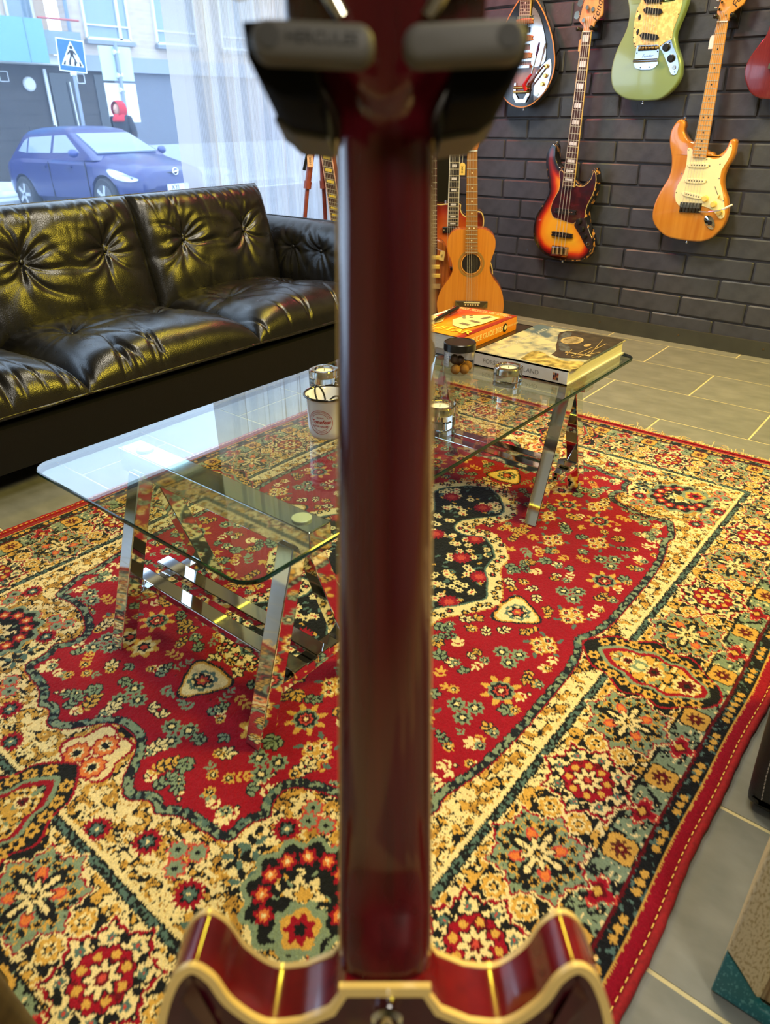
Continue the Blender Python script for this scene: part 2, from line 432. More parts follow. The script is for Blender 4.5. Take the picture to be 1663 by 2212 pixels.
# ------------------------------------------------------------------ the carpet, knot by knot
RC = (1.08, 0.878); RHU, RHV = 1.105, 0.81
def paint_quarter(step):
    rng = np.random.RandomState(3)
    npx = int(round(RHU / step)) + 1; nq = int(round(RHV / step)) + 1
    P0, Q0 = np.meshgrid(np.arange(npx) * step, np.arange(nq) * step)
    P = P0 + rng.uniform(-1, 1, P0.shape) * 0.0011; Q = Q0 + rng.uniform(-1, 1, P0.shape) * 0.0011
    C = {k: np.array(lin(c), dtype=np.float32) for k, c in dict(red=(152, 14, 38), dred=(96, 12, 24), cream=(234, 212, 158), gold=(210, 162, 76), dgold=(176, 130, 58), black=(22, 24, 28), navy=(26, 32, 42),
        sage=(128, 146, 122), teal=(84, 110, 106), orange=(222, 122, 62), pink=(196, 70, 62), brown=(92, 50, 34)).items()}
    img = np.zeros(P.shape + (3,), np.float32)
    def sfield(cell, seed):
        r2 = np.random.RandomState(seed); g = r2.uniform(-1, 1, (int(1.0 / cell) + 4, int(1.3 / cell) + 4))
        x = P / cell; y = Q / cell; xi = x.astype(int).clip(0); yi = y.astype(int).clip(0); fx = (x - xi).clip(0, 1); fy = (y - yi).clip(0, 1)
        fx = fx * fx * (3 - 2 * fx); fy = fy * fy * (3 - 2 * fy)
        return (g[yi, xi] * (1 - fx) + g[yi, xi + 1] * fx) * (1 - fy) + (g[yi + 1, xi] * (1 - fx) + g[yi + 1, xi + 1] * fx) * fy
    def win(cx, cy, r):
        a = max(0, int((cx - r) / step)); b = min(npx, int((cx + r) / step) + 2); c = max(0, int((cy - r) / step)); d = min(nq, int((cy + r) / step) + 2)
        return slice(c, d), slice(a, b)
    def radial(cx, cy, r, col_, n=0, amp=0.0, ph=0.0, sq=0.0, clip=None, star=False):
        w = win(cx, cy, r * (1.3 + amp) + 0.004); dx = P[w] - cx; dy = Q[w] - cy
        if dx.size == 0: return
        rr = np.hypot(dx, dy); th = np.arctan2(dy, dx)
        lim = r * (1 + amp * np.cos(n * th + ph) + sq * np.cos(4 * th))
        if star: lim = np.maximum(r / np.maximum(np.abs(np.cos(th)), np.abs(np.sin(th))), r / np.maximum(np.abs(np.cos(th + PI / 4)), np.abs(np.sin(th + PI / 4)))) * (1 + 0.035 * np.cos(24 * th))
        mk = rr < lim
        if clip is not None: mk &= clip[w]
        img[w][mk] = C[col_]
    def ellipse(cx, cy, a, b, ang, col_, clip=None):
        w = win(cx, cy, max(a, b) + 0.003); dx = P[w] - cx; dy = Q[w] - cy
        if dx.size == 0: return
        c_, s_ = math.cos(ang), math.sin(ang); u = dx * c_ + dy * s_; v = -dx * s_ + dy * c_
        mk = (u / a) ** 2 + (v / b) ** 2 < 1
        if clip is not None: mk &= clip[w]
        img[w][mk] = C[col_]
    def leaf(cx, cy, L, ang, col_, out='black', clip=None):
        if out: ellipse(cx, cy, L + 0.0022, L * 0.5 + 0.0022, ang, out, clip)
        ellipse(cx, cy, L, L * 0.46, ang, col_, clip)
    def spray(cx, cy, ang, n, L, col_, out=None, clip=None, gap=0.011):
        for k in range(n):
            x = cx + math.cos(ang) * gap * k; y = cy + math.sin(ang) * gap * k
            for s in (-1, 1):
                a = ang + s * 0.85; leaf(x + math.cos(a) * L * 1.05, y + math.sin(a) * L * 1.05, L, a, col_, out, clip)
        leaf(cx + math.cos(ang) * gap * n, cy + math.sin(ang) * gap * n, L, ang, col_, out, clip)
    def line(pts, wd, col_, clip=None):
        for (x0, y0), (x1, y1) in zip(pts[:-1], pts[1:]):
            w = win((x0 + x1) / 2, (y0 + y1) / 2, math.hypot(x1 - x0, y1 - y0) / 2 + wd + 0.004)
            dx, dy = x1 - x0, y1 - y0; ll = dx * dx + dy * dy + 1e-12
            t = (((P[w] - x0) * dx + (Q[w] - y0) * dy) / ll).clip(0, 1); d = np.hypot(P[w] - x0 - t * dx, Q[w] - y0 - t * dy); mk = d < wd
            if clip is not None: mk &= clip[w]
            img[w][mk] = C[col_]
    def poly_mask(pts, sh=(0, 0)):
        px = np.array([p[0] for p in pts]); py = np.array([p[1] for p in pts]); X = P + sh[0]; Y = Q + sh[1]; ins = np.zeros(P.shape, bool); j = len(px) - 1
        for i in range(len(px)):
            c1 = (py[i] > Y) != (py[j] > Y)
            xs = (px[j] - px[i]) * (Y - py[i]) / (py[j] - py[i] + 1e-12) + px[i]
            ins ^= c1 & (X < xs); j = i
        return ins
    def erode(mk, d):
        n = max(1, int(round(d / step))); o = mk.copy()
        for dy in range(-n, n + 1):
            for dx in range(-n, n + 1):
                if dx * dx + dy * dy > n * n or (dx == 0 and dy == 0): continue
                sh = np.roll(np.roll(mk, dy, 0), dx, 1)
                if dx > 0: sh[:, :dx] = mk[:, dx:2 * dx][:, ::-1] if False else mk[:, :dx]
                if dy > 0: sh[:dy, :] = mk[:dy, :]
                o &= sh
        return o
    n1 = sfield(0.0085, 11); n2 = sfield(0.0105, 12); n3 = sfield(0.006, 13); n4 = sfield(0.018, 14); n5 = sfield(0.004, 15)
    e = np.minimum(RHV - Q, RHU - P)
    # --- cream ground with gold scrolls
    img[:] = C['cream']
    sc1 = np.abs(n2 - 0.02) < 0.105; img[(n2 > 0.02) & (n1 > -0.45)] = C['gold']
    img[(n2 > 0.40) & (n1 > 0.0)] = C['dgold']
    img[sc1 & (n1 > -0.6)] = C['black']; img[(np.abs(n3 - 0.45) < 0.07) & (n2 > 0.02)] = C['black']
    img[(np.abs(n1 - 0.38) < 0.075) & (n4 > -0.45)] = C['black']; img[(np.abs(n1 + 0.5) < 0.06) & (n2 < -0.1)] = C['dgold']
    # --- red field
    fb = spline([(0.0, 0.495), (0.045, 0.512), (0.10, 0.519), (0.20, 0.521), (0.30, 0.520), (0.38, 0.514), (0.43, 0.503), (0.47, 0.494), (0.50, 0.498), (0.545, 0.482), (0.578, 0.462), (0.572, 0.42), (0.574, 0.372), (0.590, 0.325), (0.610, 0.297), (0.640, 0.297), (0.662, 0.312), (0.690, 0.298), (0.725, 0.298), (0.738, 0.272), (0.742, 0.235), (0.748, 0.205), (0.766, 0.176), (0.760, 0.15), (0.779, 0.117), (0.765, 0.085), (0.735, 0.060), (0.715, 0.045), (0.700, 0.02), (0.698, 0.0)], 5, closed=False)
    poly = [(-0.05, -0.05), (-0.05, 0.495)] + fb + [(0.698, -0.05)]
    F = poly_mask(poly)
    img[F] = C['red']
    Fs = [erode(F, d) for d in (0.0025, 0.0055, 0.0175, 0.020)]
    wob = n3 * 0.5
    img[F & ~Fs[0]] = C['red']; img[Fs[0] & ~Fs[1]] = C['navy']
    band = Fs[1] & ~Fs[2]; img[band] = C['sage']
    img[band & (n3 > 0.02)] = C['navy']; img[band & (n1 < -0.3) & (n3 < 0.02)] = C['teal']
    img[Fs[2] & ~Fs[3]] = C['navy']; img[Fs[2] & ~Fs[3] & (n3 > 0.1)] = C['red']
    inner = Fs[3]
    # floral chain that follows the field edge
    for i in range(8, len(fb) - 6, 7):
        x, y = fb[i]; x2, y2 = fb[i + 1]; tx_, ty_ = x2 - x, y2 - y; l = math.hypot(tx_, ty_) + 1e-9; nx_, ny_ = -ty_ / l, tx_ / l
        if nx_ * (0.3 - x) + ny_ * (0.2 - y) < 0: nx_, ny_ = -nx_, -ny_
        cx, cy = x + nx_ * 0.046, y + ny_ * 0.046
        a = math.atan2(ty_, tx_) + rng.uniform(-0.4, 0.4)
        spray(cx, cy, a, 2, 0.0062, ('cream', 'gold', 'cream')[i % 3], None, inner, 0.010)
        if i % 2: radial(cx + 0.010 * math.cos(a + 2), cy + 0.010 * math.sin(a + 2), 0.005, 'navy', 0, 0, clip=inner); radial(cx + 0.010 * math.cos(a + 2), cy + 0.010 * math.sin(a + 2), 0.0026, 'cream', clip=inner)
    # sprays and blossoms over the field
    med = spline([(0, 0.307), (0.03, 0.296), (0.058, 0.277), (0.085, 0.262), (0.11, 0.240), (0.135, 0.236), (0.165, 0.231), (0.194, 0.210), (0.212, 0.194), (0.226, 0.174), (0.243, 0.150), (0.246, 0.118), (0.234, 0.094), (0.226, 0.076), (0.246, 0.086), (0.273, 0.108), (0.300, 0.130), (0.329, 0.138), (0.365, 0.136), (0.398, 0.116), (0.418, 0.098), (0.440, 0.080), (0.457, 0.055), (0.470, 0.03), (0.487, 0.008), (0.490, 0)], 4, closed=False)
    Mm = poly_mask([(-0.05, -0.05), (-0.05, 0.307)] + med + [(0.49, -0.05)])
    free = inner & ~Mm
    def big(cx, cy, r, a=0.0):
        for k in range(8): leaf(cx + math.cos(a + k * PI / 4) * r * 0.78, cy + math.sin(a + k * PI / 4) * r * 0.78, r * 0.34, a + k * PI / 4, 'gold', None, free)
        radial(cx, cy, r * 0.66, 'sage', 10, 0.06, clip=free); radial(cx, cy, r * 0.54, 'navy', 8, 0.1, clip=free); radial(cx, cy, r * 0.36, 'pink', 8, 0.15, clip=free); radial(cx, cy, r * 0.26, 'dred', clip=free); radial(cx, cy, r * 0.13, 'cream', clip=free)
    def daisy(cx, cy, r, c1='sage', c0='cream'):
        radial(cx, cy, r, c1, 8, 0.16, rng.uniform(0, 6), clip=free); radial(cx, cy, r * 0.6, 'navy', 6, 0.2, clip=free); radial(cx, cy, r * 0.3, c0, clip=free)
    def blossom(cx, cy, r):
        radial(cx, cy, r, 'gold', 7, 0.2, rng.uniform(0, 6), clip=free); radial(cx, cy, r * 0.72, 'cream', 7, 0.14, clip=free); radial(cx, cy, r * 0.45, 'navy', 6, 0.2, clip=free); radial(cx, cy, r * 0.24, 'pink', clip=free)
    placed = []
    def room(x, y, r):
        return all(math.hypot(x - a, y - b) > r + c for a, b, c in placed)
    for (x, y, r) in ((0.220, 0.440, 0.036), (0.462, 0.318, 0.034), (0.49, 0.215, 0.034), (0.555, 0.165, 0.028)):
        if r > 0.033: big(x, y, r, 0.2)
        else: blossom(x, y, r)
        placed.append((x, y, r))
    for (x, y) in ((0.648, 0.068), (0.60, 0.235), (0.54, 0.40), (0.13, 0.405), (0.30, 0.415)):
        for k in range(3):
            a = k * 2.1 + 0.4; daisy(x + 0.019 * math.cos(a), y + 0.019 * math.sin(a), 0.0155)
        placed.append((x, y, 0.034))
    for (x, y) in ((0.304, 0.27), (0.36, 0.36), (0.06, 0.44), (0.40, 0.20), (0.53, 0.28)):
        for k in range(4):
            a = k * 1.6; blossom(x + 0.017 * math.cos(a), y + 0.014 * math.sin(a), 0.0135)
        for k in range(5): leaf(x + 0.036 * math.cos(k * 1.25), y + 0.033 * math.sin(k * 1.25), 0.0085, k * 1.25 + 0.5, 'teal', None, free)
        placed.append((x, y, 0.036))
    tries = 0
    while tries < 1500:
        tries += 1
        x = rng.uniform(0.01, 0.74); y = rng.uniform(0.01, 0.49)
        ix, iy = int(x / step), int(y / step)
        if not free[iy, ix] or not room(x, y, 0.0145): continue
        c_ = ('gold', 'sage', 'cream', 'sage', 'gold', 'pale')[rng.randint(6)]
        c_ = 'cream' if c_ == 'pale' else c_
        a = rng.uniform(0, 2 * PI); nn = rng.randint(1, 4)
        spray(x, y, a, nn, rng.uniform(0.0055, 0.0085), c_, 'navy' if rng.rand() < 0.55 else None, free, 0.0115)
        if rng.rand() < 0.35: daisy(x, y, 0.009, ('sage', 'gold')[rng.randint(2)])
        placed.append((x, y, 0.0125))
    # shields at the tips of the medallion
    for cx, cy, a in ((0.0, 0.347, PI / 2), (0.542, 0.0, 0.0)):
        def shield(r, c_):
            w = win(cx, cy, 0.06); dx = P[w] - cx; dy = Q[w] - cy
            u = dx * math.cos(a) + dy * math.sin(a); v = -dx * math.sin(a) + dy * math.cos(a)
            th = np.arctan2(v, u); rr = np.hypot(u, v)
            lim = r * (0.86 + 0.16 * np.cos(3 * th) + 0.05 * np.cos(6 * th) - 0.06 * np.cos(th)); mk = rr < lim; img[w][mk] = C[c_]
        radial(cx, cy, 0.055, 'red'); shield(0.055, 'navy'); shield(0.049, 'gold'); shield(0.044, 'cream')
        radial(cx, cy, 0.026, 'teal', 8, 0.1); radial(cx, cy, 0.020, 'cream'); radial(cx, cy, 0.017, 'navy', 6, 0.2); radial(cx, cy, 0.010, 'pink', 6, 0.2); radial(cx, cy, 0.0045, 'gold')
    # medallion
    Me = [erode(Mm, d) for d in (0.003, 0.034, 0.038, 0.042)]
    img[Mm] = C['gold']; img[erode(Mm, 0.0045)] = C['cream']
    img[Mm & ~erode(Mm, 0.004) & (n5 > 0.1)] = C['red']
    meddots = []
    for i in range(2, len(med) - 1, 3):
        x, y = med[i]; x2, y2 = med[i + 1]; tx_, ty_ = x2 - x, y2 - y; l = math.hypot(tx_, ty_) + 1e-9; nx_, ny_ = -ty_ / l, tx_ / l
        if nx_ * (0.15 - x) + ny_ * (0.04 - y) < 0: nx_, ny_ = -nx_, -ny_
        for d_, r_ in ((0.0125, 0.0086), (0.0265, 0.0060)):
            cx, cy = x + nx_ * d_ + (tx_ / l) * (0.009 if d_ > 0.02 else 0), y + ny_ * d_ + (ty_ / l) * (0.009 if d_ > 0.02 else 0)
            meddots.append((cx, cy, r_, i))
    A = Me[1]
    kept = []
    bandm = erode(Mm, 0.0095) & ~erode(Mm, 0.0265)
    for i in range(9000):
        cx, cy = rng.uniform(0, 0.5), rng.uniform(0, 0.32); ix, iy = int(cx / step), int(cy / step)
        if not bandm[iy, ix] or any(math.hypot(cx - a_, cy - b_) < 0.0185 for a_, b_ in kept): continue
        kept.append((cx, cy)); radial(cx, cy, 0.0082, 'black', 6, 0.22, clip=Mm); radial(cx, cy, 0.0036, ('gold', 'pink')[i % 2], clip=Mm)
    img[A] = C['teal']; img[Me[2]] = C['black']
    for k in range(330):
        x = rng.uniform(0, 0.46); y = rng.uniform(0, 0.28)
        if not Me[3][int(y / step), int(x / step)]: continue
        t = rng.rand()
        if t < 0.42: radial(x, y, 0.0085, 'cream', 6, 0.2, clip=Me[3]); radial(x, y, 0.0034, 'pink' if t < 0.2 else 'navy', clip=Me[3])
        elif t < 0.75: leaf(x, y, 0.0075, rng.uniform(0, 3), 'teal', None, Me[3])
        else: leaf(x, y, 0.0065, rng.uniform(0, 3), 'gold', None, Me[3])
    for x, y in ((0.10, 0.14), (0.06, 0.215), (0.19, 0.12), (0.335, 0.05), (0.03, 0.05), (0.15, 0.03)):
        radial(x, y, 0.021, 'red', 14, 0.16, clip=Me[2]); radial(x, y, 0.010, 'pink', 9, 0.2, clip=Me[2])
    # --- ornaments of the cream spandrels
    def carn(x, y, r=0.022):
        radial(x, y, r, 'red', 16, 0.14); radial(x, y, r * 0.62, 'black', 7, 0.15); radial(x, y, r * 0.42, 'teal', 6, 0.2); radial(x, y, r * 0.15, 'cream')
    for x, y in ((0.80, 0.205), (0.60, 0.515), (0.66, 0.345), (0.835, 0.13), (0.81, 0.315), (0.70, 0.54)): carn(x, y, 0.02)
    for x, y in ((0.66, 0.40), (0.64, 0.43), (0.67, 0.43), (0.62, 0.385), (0.78, 0.25), (0.80, 0.27), (0.765, 0.275), (0.61, 0.35), (0.63, 0.36), (0.79, 0.53), (0.81, 0.51), (0.77, 0.51), (0.63, 0.535), (0.65, 0.52)):
        radial(x, y, 0.0155, 'pink', 7, 0.14); radial(x, y, 0.012, 'sage', 7, 0.14); radial(x, y, 0.004, 'black')
    for x, y in ((0.735, 0.325), (0.68, 0.475), (0.83, 0.36), (0.755, 0.36), (0.71, 0.33)):
        for k in range(6): leaf(x + 0.014 * math.cos(k * 1.05), y + 0.014 * math.sin(k * 1.05), 0.010, k * 1.05, ('black', 'teal')[k % 2], None)
    # palmette in the corner
    cx, cy = 0.715, 0.435; ax = math.atan2(0.2, 0.25)
    radial(cx, cy, 0.083, 'sage', 12, 0.07); radial(cx, cy, 0.074, 'black', 12, 0.08)
    for k in range(9):
        a = ax + PI + (k - 4) * 0.52; x, y = cx + 0.056 * math.cos(a), cy + 0.056 * math.sin(a)
        radial(x, y, 0.0125, 'red', 6, 0.18); radial(x, y, 0.0075, 'orange', 6, 0.2); radial(x, y, 0.0032, 'cream')
    for k in range(26):
        a = rng.uniform(0, 2 * PI); q_ = rng.uniform(0.012, 0.043); leaf(cx + q_ * math.cos(a), cy + q_ * math.sin(a), 0.0052, rng.uniform(0, 3), ('sage', 'cream', 'gold')[k % 3], None)
    radial(cx, cy, 0.022, 'cream', 6, 0.35); radial(cx, cy, 0.013, 'black', 6, 0.3); radial(cx, cy, 0.011, 'gold', 6, 0.2)
    x, y = cx + 0.045 * math.cos(ax), cy + 0.045 * math.sin(ax)
    radial(x, y, 0.036, 'sage', 9, 0.1); radial(x, y, 0.026, 'gold', 5, 0.1); radial(x, y, 0.018, 'red', 7, 0.2); radial(x, y, 0.008, 'black', 5, 0.2)
    # clover in the notch of the short side
    cx = 0.762
    w = win(cx, 0, 0.085); img[w][(np.hypot(P[w] - cx, Q[w]) < 0.057 + 0.008 * np.cos(5 * np.arctan2(Q[w], P[w] - cx)))] = C['red']
    radial(cx, 0.0, 0.052, 'cream', 5, 0.13)
    for x, y in ((cx - 0.022, 0.0), (cx + 0.016, 0.023)):
        radial(x, y, 0.0225, 'red', 9, 0.1); radial(x, y, 0.019, 'orange', 9, 0.1); radial(x, y, 0.011, 'cream', 8, 0.2); radial(x, y, 0.0075, 'black', 6, 0.2)
    # --- borders, by distance from the edge
    B = e < 0.256
    img[B] = C['cream']; img[(e < 0.249) & (e > 0.2335)] = C['black']; img[(e < 0.2465) & (e > 0.236) & (n5 > 0.0)] = C['teal']
    img[(e < 0.232)] = C['gold']
    g = (e < 0.232) & (e > 0.100)
    img[g & (n1 > 0.22)] = C['cream']; img[g & (np.abs(n1 - 0.08) < 0.17) & (n3 > -0.55)] = C['black']; img[g & (np.abs(n2 + 0.3) < 0.05)] = C['black']; img[g & (np.abs(n3 - 0.55) < 0.05)] = C['black']
    s = np.where(RHV - Q < RHU - P, P, Q)
    mainb = (e < 0.206) & (e > 0.120); img[mainb] = C['black']
    img[(np.abs(e - 0.120) < 0.002) | (np.abs(e - 0.206) < 0.002) | (np.abs(e - 0.101) < 0.0022)] = C['black']
    # green stripe with boxes and lozenges
    gs = (e < 0.099) & (e > 0.052); img[gs] = C['sage']; img[gs & (n3 > 0.42)] = C['black']; img[gs & (n3 < -0.62)] = C['cream']
    img[(e < 0.052) & (e > 0.047)] = C['dred']
    blk = (e < 0.047) & (e > 0.0235); img[blk] = C['black']; img[blk & (n3 > 0.5)] = C['teal']
    img[(e < 0.0235) & (e > 0.0205)] = C['gold']; img[e < 0.0205] = C['red']
    def both(s_, e_, fn):
        """place an ornament at s along the border and e from its edge, on the long and on the short side"""
        if s_ < RHU - 0.02: fn(s_, RHV - e_, 0)
        if s_ < RHV - 0.02: fn(RHU - e_, s_, 1)
    def dot(x, y, o): radial(x, y, 0.0066, 'gold', 4, 0.2); radial(x, y, 0.0022, 'cream')
    for k in range(80):
        if k % 5 > 2: continue
        s_ = 0.008 + k * 0.0157
        if s_ < RHU - 0.03: radial(s_, RHV - 0.035, 0.0062, 'gold', 5, 0.15)
        if s_ < RHV - 0.03: radial(RHU - 0.035, s_, 0.0062, 'gold', 5, 0.15)
    def boxo(x, y, o):
        radial(x, y, 0.026, 'black', 0, 0, sq=-0.13); radial(x, y, 0.0235, 'gold', 0, 0, sq=-0.13); radial(x, y, 0.0125, 'brown', 8, 0.3); radial(x, y, 0.009, 'dred', 8, 0.3); radial(x, y, 0.003, 'gold')
    def loz(x, y, o):
        for q_ in ((0.018, 0), (-0.018, 0), (0, 0.018), (0, -0.018)):
            radial(x + q_[0], y + q_[1], 0.009, 'pink', 5, 0.2); radial(x + q_[0], y + q_[1], 0.006, 'cream', 5, 0.2)
        radial(x, y, 0.018, 'red', 0, 0, sq=0.22); radial(x, y, 0.011, 'dred', 0, 0, sq=0.22); radial(x, y, 0.0065, 'gold', 4, 0.2)
        for q_ in ((0.024, 0.014), (-0.024, 0.014), (0.024, -0.014), (-0.024, -0.014)): radial(x + q_[0], y + q_[1], 0.0048, 'black', 5, 0.2); radial(x + q_[0], y + q_[1], 0.0016, 'cream')
    for k in range(8):
        for s_, fn in ((0.071 + 0.157 * k, boxo), (0.149 + 0.157 * k, loz)):
            if s_ < RHU - 0.05: fn(s_, RHV - 0.0755, 0)
            if s_ < RHV - 0.05: fn(RHU - 0.0755, s_, 1)
    def yfl(x, y):
        radial(x, y, 0.0185, 'cream', 4, 0.12); radial(x, y, 0.0165, 'black', 8, 0.1); radial(x, y, 0.0160, 'gold', 8, 0.16); radial(x, y, 0.0095, 'cream', 8, 0.1); radial(x, y, 0.0065, 'black', 5, 0.3); radial(x, y, 0.004, 'gold')
    def rose_red(x, y):
        radial(x, y, 0.0565, 'cream', star=True); radial(x, y, 0.0540, 'red', star=True); radial(x, y, 0.0500, 'black', star=True); radial(x, y, 0.0485, 'cream', star=True); radial(x, y, 0.0485, 'black', star=True, clip=n3 > 0.34)
        for k in range(16): radial(x + 0.049 * math.cos(k * PI / 8), y + 0.049 * math.sin(k * PI / 8), 0.0062, ('teal', 'black')[k % 2], 5, 0.2)
        for k in range(8): radial(x + 0.049 * math.cos(k * PI / 4), y + 0.049 * math.sin(k * PI / 4), 0.0022, 'pink')
        radial(x, y, 0.0405, 'black', 12, 0.05); radial(x, y, 0.038, 'red', 12, 0.05); radial(x, y, 0.036, 'dred', 12, 0.05, clip=n3 > 0.35)
        for k in range(8):
            a = k * PI / 4 + 0.39; radial(x + 0.029 * math.cos(a), y + 0.029 * math.sin(a), 0.0056, 'gold')
        radial(x, y, 0.021, 'black', 8, 0.2); radial(x, y, 0.018, 'cream', 8, 0.28); radial(x, y, 0.009, 'dred', 6, 0.2); radial(x, y, 0.005, 'pink')
    def rose_green(x, y):
        radial(x, y, 0.0570, 'cream', star=True); radial(x, y, 0.0545, 'red', star=True); radial(x, y, 0.0515, 'sage', star=True); radial(x, y, 0.0500, 'black', star=True, clip=n3 > 0.40); radial(x, y, 0.0500, 'gold', star=True, clip=n3 < -0.62)
        for k in range(16):
            a = k * PI / 8; rr_ = 0.050 if k % 2 == 0 else 0.044; radial(x + rr_ * math.cos(a), y + rr_ * math.sin(a), 0.0068, 'gold', 6, 0.2); radial(x + rr_ * math.cos(a), y + rr_ * math.sin(a), 0.0050, 'black', 6, 0.3)
        for k in range(4):
            a = k * PI / 2; ellipse(x + 0.030 * math.cos(a), y + 0.030 * math.sin(a), 0.017, 0.011, a, 'black'); ellipse(x + 0.027 * math.cos(a), y + 0.027 * math.sin(a), 0.011, 0.0042, a, 'cream')
            a += PI / 4; ellipse(x + 0.030 * math.cos(a), y + 0.030 * math.sin(a), 0.0125, 0.0088, a, 'pink'); ellipse(x + 0.031 * math.cos(a), y + 0.031 * math.sin(a), 0.0088, 0.0058, a, 'orange'); radial(x + 0.022 * math.cos(a), y + 0.022 * math.sin(a), 0.0052, 'dred')
        radial(x, y, 0.0205, 'black', 8, 0.25); radial(x, y, 0.0175, 'cream', 8, 0.42); radial(x, y, 0.0070, 'black', 8, 0.3); radial(x, y, 0.003, 'gold')
    LONG = [(0.148, 'g'), (0.305, 'r'), (0.465, 'g'), (0.625, 'r'), (0.785, 'g')]; SHORT = [(0.157, 'g'), (0.320, 'r'), (0.485, 'g')]
    for lst, side in ((LONG, 0), (SHORT, 1)):
        mids = [(lst[i][0] + lst[i + 1][0]) / 2 for i in range(len(lst) - 1)] + [lst[-1][0] + 0.08]
        for s_ in mids:
            for de in (0.0, ):
                for off in (-0.023, 0.023):
                    if side == 0: yfl(s_, RHV - 0.163 + off)
                    else: yfl(RHU - 0.163 + off, s_)
    for s_, k in LONG: (rose_green if k == 'g' else rose_red)(s_, RHV - 0.163)
    for s_, k in SHORT: (rose_green if k == 'g' else rose_red)(RHU - 0.163, s_)
    rose_red(RHU - 0.163, RHV - 0.163)
    # pointed pendants in the middle of each side
    for side in (0, 1):
        def pend(w0, t0, t1, c_):
            """leaf-shaped pendant; u runs inward from the edge"""
            u = (RHV - Q) if side == 0 else (RHU - P); v = P if side == 0 else Q
            t = ((u - t0) / (t1 - t0)); mk = (t > 0) & (t < 1)
            half = w0 * np.sin(np.clip(t, 0, 1) ** 0.9 * PI) ** 0.62 * (1 + 0.10 * np.cos(t * 22)); img[mk & (v < half)] = C[c_]
            return mk & (v < half)
        pend(0.082, 0.055, 0.318, 'red'); pend(0.078, 0.058, 0.313, 'black')
        for k in range(9):
            t = 0.12 + k * 0.095; u_ = 0.058 + t * 0.255; hw = 0.078 * math.sin(t ** 0.9 * PI) ** 0.62 - 0.015
            x, y = (hw, RHV - u_) if side == 0 else (RHU - u_, hw)
            radial(x, y, 0.0105, 'gold', 6, 0.2); radial(x, y, 0.0045, 'black', 5, 0.2)
        pend(0.052, 0.075, 0.285, 'sage'); pend(0.046, 0.080, 0.275, 'red'); mk = pend(0.039, 0.090, 0.262, 'gold')
        img[mk & (n1 > 0.3)] = C['cream']; img[mk & (np.abs(n1) < 0.14)] = C['black']; img[mk & (n2 > 0.45)] = C['sage']
        for u_, r_ in ((0.115, 0.022), (0.175, 0.017), (0.225, 0.012)):
            x, y = (0.0, RHV - u_) if side == 0 else (RHU - u_, 0.0)
            radial(x, y, r_, 'cream', 8, 0.15); radial(x, y, r_ * 0.72, 'dred', 8, 0.2); radial(x, y, r_ * 0.3, 'black', 6, 0.2)
    img *= (1.0 + 0.10 * rng.uniform(-1, 1, P.shape)[..., None]).astype(np.float32)
    img *= np.float32(0.94)
    img *= (1.0 + 0.05 * n4[..., None]).astype(np.float32)
    return img
